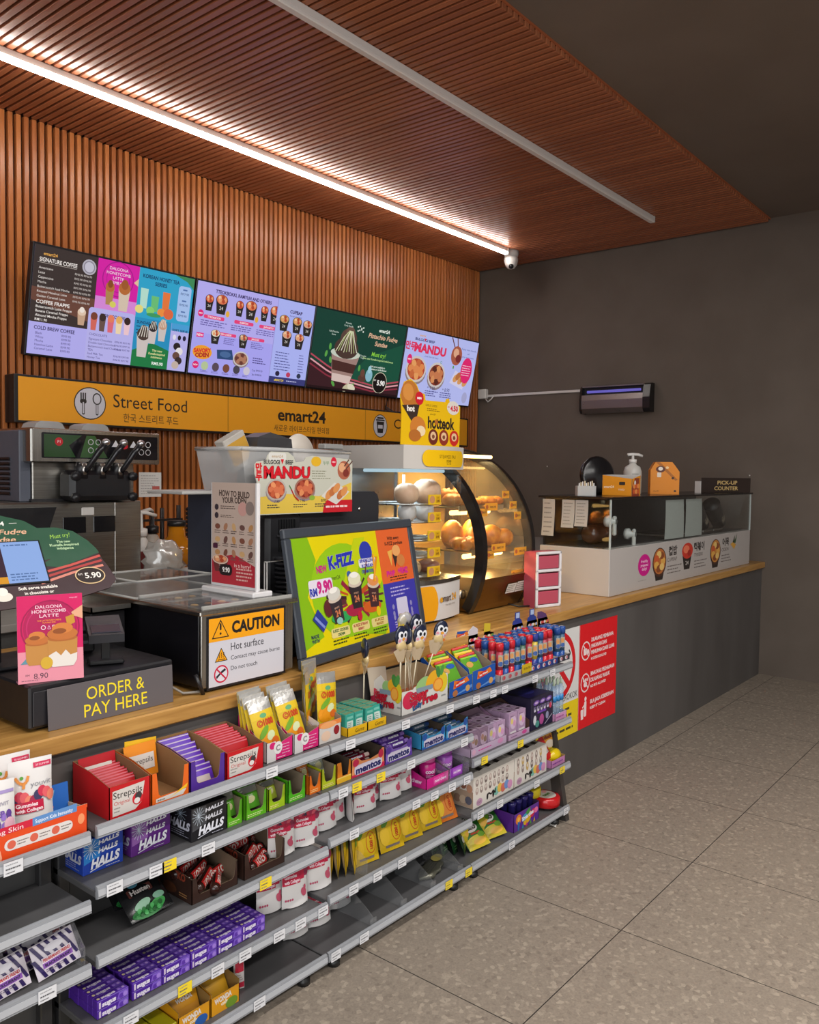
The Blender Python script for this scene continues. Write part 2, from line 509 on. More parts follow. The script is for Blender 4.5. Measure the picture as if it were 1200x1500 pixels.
o = struct(b, 'trim_1')
tag(o, 'slatted brown wood panel hung under the dark ceiling above the counter', 'ceiling panel', None, 'structure')

# linear lamps
def strip(name, label, x0, x1, y, z, lit):
    r = root(name, label, 'lamp', None, (0, 0, 0))
    b = MB()
    b.box(x0, y-0.016, z, x1, y+0.016, ZC-0.0005, C('#e6e2de', 's'), 0.004); b.build('housing', r)
    b = MB()
    if lit:
        m = bpy.data.materials.new('lit_diffuser'); m.use_nodes = True
        p = m.node_tree.nodes['Principled BSDF']
        p.inputs['Base Color'].default_value = (0.8, 0.8, 0.8, 1)
        p.inputs['Emission Color'].default_value = (1.0, 0.96, 0.9, 1); p.inputs['Emission Strength'].default_value = STRIP_POWER
    else: m = C('#f0ece8', 's')
    b.box(x0+0.006, y-0.0185, z-0.016, x1-0.006, y+0.0175, z+0.003, m, 0.004); b.build('diffuser', r)
    for x in (x0, x1):
        b = MB(); b.box(x-0.006, y-0.019, z-0.013, x+0.006, y+0.019, ZC-0.001, C('#c4c0bc', 's'), 0.002); b.build('end_cap', r)
    return r
strip('linear_lamp', 'long lit white linear lamp under the slatted ceiling near the back wall', 0.6, 6.0, 3.88, ZC-0.036, True)
strip('linear_lamp', 'long unlit white linear lamp across the middle of the slatted ceiling', 0.8, 5.9, 2.56, ZC-0.034, False)
# security camera
r = root('security_camera', 'white dome security camera at the far end of the lit lamp', 'camera', None, (6.10, 3.9, ZC))
b = MB(); b.lathe([(0.062, 0), (0.062, -0.03), (0.055, -0.05)], C('#dedad6', 's')); b.build('mount', r)
b = MB(); b.lathe([(0.054, -0.045), (0.06, -0.08), (0.05, -0.12), (0.03, -0.145), (0.004, -0.152)], C('#e6e2de', 's')); b.build('dome', r)
b = MB(); b.ball((-0.03, -0.02, -0.135), 0.022, 0.022, 0.022, C('#16161a', 'f')); b.build('lens', r)

# counter: dark body and oak worktop
b = MB(); b.box(-0.6, YC, 0, XW-0.002, YC+0.05, 0.815, COUNTER); b.box(-0.6, YC+0.05, 0.0, XW-0.002, 2.93, 0.814, C('#3c3a39', 'c'))
tag(b.build('counter_base'), 'long dark grey concrete look counter front under the oak worktop', 'counter')
b = MB(); b.box(-0.6, 1.884, 0.8155, XW-0.003, 2.95, 0.86, OAK, 0.004)
tag(b.build('worktop'), 'long light oak worktop running along the dark counter', 'worktop')
b = MB(); b.box(0.9, 3.05, 0, XW-0.003, YW-0.002, 0.90, C('#4a4744', 'c')); b.box(0.9, 3.02, 0.9, XW-0.003, YW-0.001, 0.93, C('#8c8782', 's'), 0.003)
tag(b.build('back_counter'), 'grey back counter along the slatted wall behind the equipment', 'counter')

# ------------------------------------------------------------------ menu screens
def cupd(P, x, y, w, h, top, body, lidc=None):
    """a printed drink cup"""
    P.poly([(x-w*0.36, y), (x+w*0.36, y), (x+w*0.5, y+h*0.7), (x-w*0.5, y+h*0.7)], body)
    P.ell(x, y+h*0.72, w*0.5, h*0.2, top)
    if lidc: P.ell(x, y+h*0.84, w*0.3, h*0.16, lidc)
def bowl(P, x, y, w, h, food, rim='#23201f', body='#2b2726'):
    P.poly([(x-w*0.34, y), (x+w*0.34, y), (x+w*0.48, y+h*0.62), (x-w*0.48, y+h*0.62)], body)
    P.ell(x, y+h*0.66, w*0.5, h*0.26, rim); P.ell(x, y+h*0.68, w*0.44, h*0.22, food)
    for k in range(5):
        a = k*1.3; P.ell(x+w*0.24*math.cos(a), y+h*0.7+h*0.1*math.sin(a), w*0.13, h*0.1, ['#e9a070', '#b4482c', '#f0c8a0'][k % 3], 8)
    P.txt('24', x, y+h*0.28, h*0.16, '#e8e2dc')
def plate(P, x, y, rx, ry, food, base='#cfc6c2', n=7):
    P.ell(x, y-ry*0.22, rx*1.02, ry*0.95, '#8d7f86'); P.ell(x, y, rx, ry, base); P.ell(x, y, rx*0.85, ry*0.82, food[0])
    for k in range(n):
        a = k*2*PI/n+0.4
        P.ell(x+rx*0.5*math.cos(a), y+ry*0.46*math.sin(a), rx*0.3, ry*0.28, food[1+k % (len(food)-1)], 10, rot=a)
    P.ell(x, y, rx*0.3, ry*0.3, food[1])
LAV = '#b9b4ee'
def scr1(w, h):
    P = Pr('e'); X = lambda u: u*w; Y = lambda v: v*h
    P.rect(0, 0, w, h, '#b4aef0')
    P.rect(0, Y(.30), X(.36), h, '#3b302e'); P.poly([(0, Y(.62)), (0, Y(.5)), (X(.36), Y(.36)), (X(.36), Y(.6))], '#6a4438')
    P.txt('emart24', X(.05), Y(.93), .016, '#f0b050', al='l', bold=.02)
    P.txt('SIGNATURE COFFEE', X(.03), Y(.875), .021, '#f4ece6', w=X(.21), bold=.02, al='l')
    P.line([(X(.02), Y(.845)), (X(.24), Y(.845))], .002, '#c8bcb4')
    for k, t in enumerate(['Americano', 'Latte', 'Cappuccino', 'Mocha', 'Butterscotch Iced Mocha', 'Roasted Hazelnut Latte', 'Golden Caramel Latte']):
        P.txt(t, X(.03), Y(.80-.043*k), .0125, '#efe6e0', al='l')
        P.txt('RM5.90 RM6.90', X(.33), Y(.80-.043*k), .011, '#d8cec8', al='r')
    P.ell(X(.31), Y(.89), .042, .042, '#b9b4c0'); P.ell(X(.31), Y(.89), .034, .034, '#8b8694'); P.ell(X(.31), Y(.89), .028, .028, '#c7c3d2')
    P.txt('COFFEE FRAPPE', X(.03), Y(.49), .019, '#f4ece6', al='l', bold=.02)
    for k, t in enumerate(['Butterscotch Latte Frappe', 'Banana Caramel Frappe', 'Almond Mocha Frappe', 'RM11.90']): P.txt(t, X(.03), Y(.445-.04*k), .0135, '#f2eae4', al='l', bold=.01)
    cupd(P, X(.29), Y(.33), .05, .10, '#e4c8b0', '#c8a488', '#f2e4d8')
    P.txt('COLD BREW COFFEE', X(.03), Y(.25), .019, '#33285e', w=X(.23), al='l', bold=.02)
    for k, t in enumerate(['Black', 'White', 'Mocha', 'Hazelnut Latte', 'Caramel Latte']):
        P.txt(t, X(.04), Y(.20-.036*k), .0125, '#4a4080', al='l'); P.txt('RM9.90', X(.24), Y(.20-.036*k), .0125, '#4a4080', al='r')
    P.rect(X(.36), Y(.5), X(.62), h, '#d81ea4'); P.rect(X(.36), Y(.5), X(.62), Y(.64), '#d88ad8')
    P.ring(X(.49), Y(.83), .1, .006, '#a8168a'); P.ring(X(.49), Y(.83), .075, .005, '#b81c94')
    for k, t in enumerate(['DALGONA', 'HONEYCOMB', 'LATTE', 'RM8.90']): P.txt(t, X(.49), Y(.93-.045*k), .017, '#f6e4f0')
    cupd(P, X(.445), Y(.57), .055, .14, '#b86a34', '#b08850', '#8a4a22'); cupd(P, X(.535), Y(.53), .075, .18, '#b86a34', '#d8c4b0', '#a0582a')
    P.ell(X(.47), Y(.58), .02, .018, '#d8d060'); P.poly([(X(.59), Y(.83)), (X(.62), Y(.88)), (X(.62), Y(.8))], '#e8c0a0')
    P.rrect(X(.33), -0.0, X(.62), Y(.52), .02, LAV)
    P.txt('NON COFFEE', X(.48), Y(.46), .018, '#33285e', bold=.02)
    for k, (c1, c2) in enumerate([('#7a4030', '#d4685c'), ('#3a2a28', '#6a5048'), ('#e88060', '#e06a7a'), ('#e8b060', '#f0d8b0'), ('#3a2420', '#f0c8d0')]):
        cupd(P, X(.365+.052*k), Y(.30), .042, .11, c1, c2)
    P.txt('CHOCOLATE', X(.345), Y(.26), .013, '#4a4080', al='l')
    for k, t in enumerate(['Signature Chocolate', 'Double Iced Chocolate', 'Butterscotch Iced Chocolate', 'TEA', 'Iced Milk Tea', 'Honey Tea']):
        P.txt(t, X(.345), Y(.215-.036*k), .0125, '#4a4080', al='l')
        if k != 3: P.txt('RM6.90 RM7.90', X(.605), Y(.215-.036*k), .011, '#4a4080', al='r')
    P.rect(X(.62), Y(.5), w, h, '#2ea4cc'); P.poly([(X(.86), h), (w, h), (w, Y(.88)), (X(.95), Y(.95))], '#3f8a58')
    P.txt('KOREAN HONEY TEA', X(.77), Y(.925), .021, '#13406a', w=X(.25), bold=.03); P.txt('SERIES', X(.77), Y(.865), .021, '#13406a', bold=.03)
    for k, (c1, c2) in enumerate([('#e8dc80', '#b8e0d0'), ('#8ad070', '#6cc078'), ('#f09040', '#e8783c')]):
        P.poly([(X(.665+.075*k)-.022, Y(.60-.02*(k == 1))), (X(.665+.075*k)+.022, Y(.60-.02*(k == 1))), (X(.665+.075*k)+.026, Y(.80-.06*(k == 1))), (X(.665+.075*k)-.026, Y(.80-.06*(k == 1)))], c2)
        P.ell(X(.64+.075*k), Y(.585), .028, .024, c1)
    P.ell(X(.84), Y(.58), .035, .032, '#e06a40'); P.ell(X(.74), Y(.545), .05, .012, '#3f9a60')
    P.rrect(X(.895), Y(.53), X(.985), Y(.90), .02, '#a8c4f0')
    for k, t in enumerate(['RM7.90', 'RM8.90', 'RM9.90']): P.txt(t, X(.94), Y(.82-.115*k), .014, '#24407a'); P.rect(X(.925), Y(.855-.115*k), X(.955), Y(.87-.115*k), '#5a78b0')
    P.rect(X(.62), 0, X(.87), Y(.5), '#2890c0'); P.poly([(X(.62), 0), (X(.87), 0), (X(.87), Y(.2)), (X(.75), Y(.26)), (X(.62), Y(.16))], '#1f7a44')
    P.txt('SUNDAE', X(.635), Y(.455), .016, '#12345e', al='l', bold=.02)
    for k in range(3): P.dashes(X(.635), Y(.40-.035*k), X(.80), Y(.42-.035*k), 1, '#12345e')
    for (x, y, s, c) in ((.685, .10, 1.0, '#4a3a34'), (.745, .25, .72, '#30282c'), (.81, .29, .7, '#c89a80')):
        cupd(P, X(x), Y(y), .085*s, .19*s, c, '#d0c4c0', '#a8b890'); P.ell(X(x), Y(y)+.15*s, .028*s, .04*s, c)
        for q in range(4): P.line([(X(x)-.03*s+.018*q*s, Y(y)+.12*s), (X(x)-.012*s+.012*q*s, Y(y)+.185*s)], .005*s, '#e4ddd0')
    P.txt('The new', X(.79), Y(.185), .014, '#e8e4a0', bold=.02); P.txt('Kunafa-inspired', X(.79), Y(.15), .013, '#e8e4a0', bold=.02); P.txt('indulgence', X(.79), Y(.115), .013, '#e8e4a0', bold=.02)
    P.txt('RM5.90', X(.80), Y(.05), .018, '#eaf2ea', bold=.03)
    P.rect(X(.872), 0, w, Y(.42), LAV); P.rect(X(.872), Y(.42), w, Y(.5), '#4aa0d8'); P.txt('SOFT SERVE', X(.935), Y(.43), .013, '#1c2c60', w=X(.11), bold=.02)
    for k, c in enumerate(['#e4e2f0', '#1e1a24', '#282040']): P.ell(X(.90+.036*k), Y(.355), .012, .016, c)
    for k, c in enumerate(['#2a2022', '#e8e2e4', '#6a4a40', '#3a2c2c', '#c8b4a8']): P.ell(X(.925+.02*(k % 2)), Y(.26-.05*k), .026, .024, c)
    return P
def scr2(w, h):
    P = Pr('e'); X = lambda u: u*w; Y = lambda v: v*h
    P.rect(0, 0, w, h, '#b6aef2'); P.rect(0, 0, X(.655), Y(.45), '#aba6f4')
    P.txt('TTEOKBOKKI, RAMYUN AND OTHERS', X(.37), Y(.925), .021, '#33205a', w=X(.46), bold=.03)
    for k, x in enumerate((.10, .34, .55)):
        bowl(P, X(x), Y(.70), .065, .11, '#d85a3a'); bowl(P, X(x+.095), Y(.685), .095, .135, '#e07850')
        P.ell(X(x+.15), Y(.70), .015, .02, '#e8b040')
        P.rrect(X(x-.03), Y(.615), X(x+.13), Y(.655), .01, '#e8447c'); P.txt('TTEOKBOKKI' if k == 0 else 'RAMYUN' if k == 1 else 'JJAPAGETTI', X(x+.05), Y(.635), .012, '#fbeef4', bold=.02)
        P.dashes(X(x-.05), Y(.53), X(x+.16), Y(.60), 3, '#6a60a8')
    P.ell(X(.045), Y(.66), .022, .022, '#e02878'); P.txt('NEW', X(.045), Y(.66), .009, '#ffffff', bold=.02)
    P.rrect(X(.16), Y(.455), X(.34), Y(.49), .009, '#e8447c'); P.rrect(X(.42), Y(.455), X(.58), Y(.49), .009, '#e8447c')
    P.txt('CORN CHEESE', X(.25), Y(.472), .011, '#fbeef4', bold=.02); P.txt('JAPCHAE', X(.5), Y(.472), .011, '#fbeef4', bold=.02)
    bowl(P, X(.175), Y(.35), .075, .10, '#e8dcc0'); bowl(P, X(.40), Y(.35), .075, .10, '#8a8478')
    P.rect(X(.03), Y(.40), X(.085), Y(.45), '#e83a8a'); P.txt('NEW', X(.057), Y(.425), .014, '#fff', bold=.02)
    P.dashes(X(.245), Y(.36), X(.35), Y(.44), 4, '#6a60a8'); P.dashes(X(.47), Y(.36), X(.58), Y(.44), 4, '#6a60a8')
    P.ell(X(.09), Y(.24), .075, .045, '#f0a030'); P.txt('SAVORY', X(.09), Y(.26), .024, '#d83030', bold=.05, rot=.1); P.txt('ODEN', X(.09), Y(.21), .026, '#b02828', bold=.05, rot=.1)
    P.poly([(X(.21), Y(.19)), (X(.34), Y(.20)), (X(.32), Y(.31)), (X(.20), Y(.29))], '#2c4a78'); P.ell(X(.27), Y(.25), .045, .02, '#4a6a9a')
    plate(P, X(.40), Y(.225), .065, .05, ['#8a5a4c', '#b07a60', '#6a3a34']); P.dashes(X(.50), Y(.19), X(.62), Y(.27), 3, '#4a4080')
    P.ell(X(.05), Y(.095), .024, .024, '#e02878'); P.txt('NEW', X(.05), Y(.095), .010, '#fff', bold=.02)
    for k, c in enumerate(['#b8c89a', '#5a4a58', '#7a4a3a', '#4a4450', '#d0c8d8']):
        P.ell(X(.12+.085*k), Y(.095), .028, .028, c); P.dashes(X(.09+.085*k), Y(.02), X(.15+.085*k), Y(.05), 2, '#6a60a8')
    P.txt('Cup RM4.90', X(.55), Y(.115), .013, '#2c2450'); P.txt('Set RM8.90', X(.55), Y(.065), .013, '#2c2450')
    P.rect(X(.655), Y(.0), X(.66), h, '#9a94d8')
    for k in range(3): bowl(P, X(.60)+.11, Y(.36-.155*k), .055, .09, '#c8b49a'); P.dashes(X(.60)+.15, Y(.37-.155*k), X(.60)+.22, Y(.43-.155*k), 3, '#6a60a8')
    P.rect(X(.66), Y(.0), w, h, '#aeb6f6'); P.rect(X(.66), 0, w, Y(.075), '#3a3c78'); P.txt('eMART24', X(.75), Y(.037), .015, '#f0d040', bold=.02); P.dashes(X(.82), Y(.025), X(.96), Y(.05), 1, '#c8c8f0')
    P.txt('CUPBAP', X(.83), Y(.875), .022, '#33205a', bold=.03); P.txt('Korean Cup Meal', X(.83), Y(.825), .011, '#4a3a78')
    for (x, y) in ((.73, .63), (.85, .63), (.95, .62), (.77, .45), (.89, .44)): bowl(P, X(x), Y(y), .09, .12, ['#4a5a30', '#c89a5a', '#d8a890'][int(x*100) % 3])
    for k in range(7): P.dashes(X(.69), Y(.36-.034*k), X(.86), Y(.38-.034*k), 1, '#3a3a80'); P.dashes(X(.91), Y(.36-.034*k), X(.97), Y(.38-.034*k), 1, '#3a3a80')
    for k, c in enumerate(['#2a2440', '#c04060', '#303850']): P.ell(X(.73+.10*k), Y(.115), .02, .018, c)
    return P
def scr3(w, h):
    P = Pr('e'); X = lambda u: u*w; Y = lambda v: v*h
    P.rect(0, 0, w, h, '#123f33'); P.poly([(X(.3), 0), (w, Y(.1)), (w, Y(.75)), (X(.6), Y(.5))], '#17503c')
    P.poly([(0, 0), (w, 0), (w, Y(.2)), (X(.7), Y(.1)), (X(.4), Y(.16)), (X(.15), Y(.30)), (0, Y(.36))], '#3a1c22')
    for k, c in enumerate(['#b8485a', '#e0a0a8', '#8a3040']):
        P.line([(0, Y(.42-.06*k)), (X(.18), Y(.30-.06*k)), (X(.42), Y(.17-.04*k)), (X(.7), Y(.12-.04*k)), (w, Y(.22-.05*k))], .012, c)
    P.poly([(X(.24), Y(.12)), (X(.43), Y(.10)), (X(.50), Y(.46)), (X(.20), Y(.50))], '#a08078')
    P.poly([(X(.23), Y(.26)), (X(.46), Y(.24)), (X(.48), Y(.36)), (X(.215), Y(.39))], '#4a2a26'); P.poly([(X(.24), Y(.12)), (X(.43), Y(.10)), (X(.445), Y(.2)), (X(.235), Y(.22))], '#d8c0b8')
    P.ell(X(.35), Y(.49), .16, .04, '#c8d0c0'); P.ell(X(.35), Y(.56), .13, .08, '#4a3630'); P.ell(X(.36), Y(.68), .09, .08, '#5a423a'); P.ell(X(.37), Y(.76), .05, .05, '#6a5044')
    for k in range(9): P.line([(X(.24+.028*k), Y(.50+.01*(k % 3))), (X(.31+.013*k), Y(.70+.02*(k % 2))), (X(.36+.004*k), Y(.79))], .007, ['#d8d8b0', '#a8b878', '#e8e4cc'][k % 3])
    for (x, y) in ((.18, .55), (.20, .38), (.26, .08), (.15, .45), (.52, .33), (.47, .08)): P.ell(X(x), Y(y), .025, .013, '#5aa048', rot=x*9)
    P.ell(X(.41), Y(.05), .05, .025, '#c8c0a0', rot=.5); P.ell(X(.46), Y(.06), .045, .025, '#e0d8c0', rot=-.3)
    for k in range(8): P.rect(X(.44+.02*(k % 4)), Y(.80+.04*(k//4)+.012*(k % 3)), X(.452+.02*(k % 4)), Y(.82+.04*(k//4)+.012*(k % 3)), '#dfe8dc')
    P.txt('Pistachio', X(.34), Y(.885), .013, '#d8e8dc'); P.txt('Curly Kunafa', X(.34), Y(.85), .013, '#d8e8dc'); P.txt('Soft Pistachio', X(.20), Y(.745), .013, '#d8e8dc'); P.txt('Sauce', X(.20), Y(.71), .013, '#d8e8dc')
    P.txt('Chocolate', X(.54), Y(.50), .012, '#d8e8dc'); P.txt('Fudge', X(.54), Y(.47), .012, '#d8e8dc')
    P.txt('emart24', X(.745), Y(.875), .026, '#e4ece0', bold=.03)
    P.txt('Pistachio Fudge', X(.745), Y(.785), .036, '#e8b898', w=X(.34), bold=.02, sh=.25); P.txt('Sundae', X(.73), Y(.69), .036, '#e8b898', bold=.02, sh=.25)
    P.txt('Must try!', X(.72), Y(.545), .032, '#88cc40', bold=.02, sh=.2); P.txt('The new Kunafa-inspired indulgence', X(.72), Y(.475), .015, '#b8d890', w=X(.36), bold=.02)
    P.txt('Soft serve available in', X(.73), Y(.38), .014, '#e4ece0', bold=.02); P.txt('chocolate or vanilla flavour', X(.73), Y(.345), .014, '#e4ece0', bold=.02)
    P.ell(X(.565), Y(.20), .045, .03, '#5a3a30'); P.ell(X(.565), Y(.27), .025, .03, '#6a4438'); P.ell(X(.64), Y(.25), .04, .05, '#88b8c8'); P.ell(X(.64), Y(.33), .02, .03, '#a0ccd8')
    P.ell(X(.775), Y(.17), .085, .083, '#16100e'); P.ring(X(.775), Y(.17), .085, .006, '#c8c0a8'); P.txt('5.90', X(.79), Y(.17), .038, '#f4f0ea', bold=.04); P.txt('RM', X(.715), Y(.20), .014, '#f4f0ea')
    P.rect(0, 0, X(1), Y(.03), '#241014')
    return P
def scr4(w, h):
    P = Pr('e'); X = lambda u: u*w; Y = lambda v: v*h
    P.rect(0, 0, w, h, '#b6bcf2')
    P.txt('emart24', X(.20), Y(.93), .016, '#e0a040', bold=.02); P.txt('BULGOGI BEEF', X(.24), Y(.87), .02, '#26306a', w=X(.26), bold=.03)
    P.poly([(X(.225), Y(.895)), (X(.255), Y(.895)), (X(.24), Y(.85))], '#d82848')
    P.txt('MANDU', X(.33), Y(.755), .068, '#e0305a', w=X(.43), bold=.06); P.txt('만두', X(.065), Y(.76), .05, '#e0305a', bold=.04)
    P.txt('Love from the heart', X(.36), Y(.65), .016, '#4a5a9a', sh=.3); P.ring(X(.50), Y(.60), .012, .003, '#3a9a5a')
    plate(P, X(.18), Y(.44), .135, .11, ['#b84a30', '#e08a50', '#c86a3c', '#e8a060']); plate(P, X(.46), Y(.40), .12, .11, ['#8a3a28', '#c87a50', '#d8905c', '#5a2a20'])
    P.poly([(X(.66), Y(.32)), (X(.86), Y(.24)), (X(.90), Y(.42)), (X(.72), Y(.52))], '#d4d0ec')
    for k in range(5): P.ell(X(.74+.035*k), Y(.40-.012*k+.05*(k % 2)), .045, .03, ['#d89a60', '#b87040'][k % 2], rot=.7)
    P.line([(X(.60), Y(1.0)), (X(.70), Y(.76))], .012, '#6a3a34'); P.line([(X(.68), Y(1.0)), (X(.72), Y(.78))], .012, '#7a4438')
    P.ell(X(.70), Y(.74), .08, .085, '#a85a44'); P.ell(X(.69), Y(.78), .04, .04, '#e0a888'); P.ell(X(.73), Y(.70), .04, .035, '#7a2c2c')
    P.txt('Enjoy hot mandu', X(.87), Y(.86), .015, '#3a4a90', w=X(.22), sh=.2); P.txt('and', X(.87), Y(.80), .015, '#3a4a90', sh=.2); P.txt('you are here', X(.87), Y(.745), .015, '#3a4a90', w=X(.2), sh=.2)
    P.ell(X(.875), Y(.54), .085, .115, '#e0286e'); P.dashes(X(.81), Y(.45), X(.95), Y(.63), 5, '#f8d8e8', fill=.3)
    P.ell(X(.075), Y(.57), .032, .04, '#e0286e'); P.txt('NEW', X(.075), Y(.57), .013, '#ffffff', bold=.02)
    for x, t in ((.16, '7.90'), (.43, '7.90'), (.64, '8.90')):
        P.txt('RM', X(x-.055), Y(.205), .012, '#2c2c66'); P.txt(t, X(x+.005), Y(.20), .030, '#2c2c66'); P.dashes(X(x-.09), Y(.07), X(x+.09), Y(.165), 3, '#4a4a90')
    P.ell(X(.915), Y(.12), .04, .05, '#a8a8d0'); P.ell(X(.68), Y(.56), .01, .015, '#5a9a50')
    return P
TVW, TVH = 1.03, 0.598
for k, (fn, x, what) in enumerate(((scr1, 2.18, 'coffee and tea menu with pink, blue and brown panels'), (scr2, 3.218, 'lavender noodle and rice bowl menu with rows of bowls'),
                                (scr3, 4.25, 'dark green pistachio sundae advert'), (scr4, 5.283, 'pale blue dumpling advert with red headline'))):
    r = root('menu_screen', 'wall mounted menu screen showing the '+what, 'screen', 'tilted menu screens above the counter', (x, YW-0.058, 2.105), (11, 0, 0))
    b = MB(); b.box(0, 0.0, 0, TVW, 0.045, TVH, C('#17161a', 's'), 0.004); b.box(0.25, 0.04, 0.12, TVW-0.25, 0.07, TVH-0.12, C('#17161a', 's'), 0.004); b.build('housing', r)
    b = MB(); iw, ih = TVW-0.018, TVH-0.024
    b.pr(fn(iw, ih), (0.009, 0, 0.013)); b.build('display', r)
    b = MB(); b.box(0.3, 0.045, 0.28, 0.75, 0.066, 0.32, C('#202024', 's')); b.build('wall_bracket', r)
# loose cable behind the screens
b = MB()
for dz in (0, -0.02, 0.015):
    b.tube([(5.22+0.1*dz, YW-0.02, 2.12), (5.18, YW-0.03, 2.02+dz), (5.28, YW-0.035, 1.985+dz), (5.45, YW-0.03, 1.99+dz), (5.56, YW-0.03, 2.04+dz), (5.52, YW-0.02, 2.13)], 0.005, C('#33333a', 's'))
solo(b, 'cable', 'dark loop of cable hanging below the third menu screen', 'cable')

# ------------------------------------------------------------------ yellow sign box
r = root('fascia_sign', 'long orange yellow sign box on the slatted wall below the screens', 'sign', None, (2.10, YW-0.11, 1.752))
SW, SH = 4.12, 0.232
b = MB(); b.box(0, 0.0, -0.012, SW+0.02, 0.11, SH+0.012, C('#1d1a19', 's'), 0.003); b.build('box', r)
P = Pr('p'); YEL = '#f2a41c'
P.rect(0.02, 0, SW, SH, YEL)
P.rect(1.404, 0, 1.410, SH, '#b87a10'); P.rect(2.745, 0, 2.751, SH, '#b87a10')
# fork and spoon disc
P.ell(0.43, SH/2, 0.098, 0.092, '#2a2320', 28); P.ell(0.43, SH/2, 0.092, 0.086, '#cfcdd6', 28)
for dx in (-.055, -.042, -.029): P.rect(0.43+dx-.004, SH/2+.012, 0.43+dx+.004, SH/2+.058, '#2a2320')
P.rrect(0.43-.062, SH/2-.002, 0.43-.022, SH/2+.022, .01, '#2a2320'); P.rrect(.43-.05, SH/2-.065, .43-.034, SH/2+.01, .006, '#2a2320'); P.rrect(.43-.046, SH/2-.058, .43-.038, SH/2+.005, .003, '#cfcdd6')
P.ell(.43+.042, SH/2+.028, .028, .034, '#2a2320'); P.ell(.43+.042, SH/2+.028, .021, .027, '#cfcdd6'); P.rrect(.43+.034, SH/2-.065, .43+.05, SH/2, .006, '#2a2320'); P.rrect(.43+.038, SH/2-.058, .43+.046, SH/2-.004, .003, '#cfcdd6')
P.txt('Street Food', 0.83, SH*0.62, .076, '#2a2018', w=.51); P.txt('한국 스트리트 푸드', 0.83, SH*0.2, .04, '#3a2a18', w=.38)
P.txt('emart24', 2.076, SH*0.62, .082, '#2a2018', w=.47, bold=.025); P.txt('새로운 라이프스타일 편의점', 2.076, SH*0.2, .036, '#3a2a18', w=.54)
P.ell(2.925, SH/2, .085, .092, '#2a2320', 28); P.ell(2.925, SH/2, .079, .086, '#cfcdd6', 28)
P.poly([(2.893, SH/2-.055), (2.957, SH/2-.055), (2.971, SH/2+.035), (2.879, SH/2+.035)], '#2a2320'); P.rect(2.873, SH/2+.04, 2.977, SH/2+.052, '#2a2320'); P.rect(2.887, SH/2+.056, 2.963, SH/2+.07, '#2a2320'); P.rect(2.897, SH/2-.02, 2.953, SH/2+.008, '#cfcdd6')
P.txt('Cafe', 3.095, SH*0.62, .076, '#2a2018', al='l', w=.24)
b = MB(); b.pr(P, (0, 0, 0), base=0.001); b.build('face', r)

# ------------------------------------------------------------------ right wall fittings
r = root('insect_killer', 'black and silver insect killer lamp on the dark side wall', 'insect killer', None, (XW, 3.11, 2.02))
pts = [(0, 0), (-.07, 0), (-.095, .03), (-.10, .12), (-.08, .22), (-.05, .235), (0, .235)]
b = MB()
for y0, y1 in ((-.315, -.255), (.295, .315)): b.prism([(x, y0, z) for x, z in pts], (0, y1-y0, 0), C('#141214', 'g'))
b.box(-.04, -.26, .005, 0, .3, .23, C('#1b181a', 's'), .003); b.build('body', r)
b = MB(); b.prism([(-.03, -.255, .004), (-.072, -.255, .0), (-.094, -.255, .04), (-.098, -.255, .11), (-.092, -.255, .155), (-.08, -.255, .15), (-.06, -.255, .02), (-.03, -.255, .015)], (0, .55, 0), C('#8f8a8a', 'm')); b.box(-.0955, -.254, .098, -.094, .294, .104, C('#5e595a', 'm')); b.build('front_cover', r)
b = MB(); b.box(-.085, -.255, .218, -.03, .295, .232, C('#8f8a8a', 'm'), .003); b.build('top_rail', r)
m = C('#8f86ff', 'G'); b = MB(); b.tube([(-.058, -.22, .185), (-.058, .26, .185)], .011, C('#6a62c0', 'e'), 10); b.build('lamp_tube', r)
b = MB()
b.box(XW-.016, 3.43, 2.215, XW-.001, 4.44, 2.238, C('#cfcbc8', 's'), .003)
solo(b, 'cable_trunking', 'thin white cable trunking running along the dark wall to the insect killer', 'trunking')
r = root('wall_socket', 'white socket box in the corner beside the last menu screen', 'socket', None, (XW, 4.47, 2.245))
b = MB(); b.box(-.05, -.045, -.045, -.001, .045, .045, C('#d9d6d2', 's'), .006); b.build('box', r)
b = MB(); b.tube([(-.03, -.03, -.045), (-.03, -.06, -.075), (-.02, -.09, -.05), (-.012, -.11, -.02)], .006, C('#d9d6d2', 's')); b.build('cord', r)

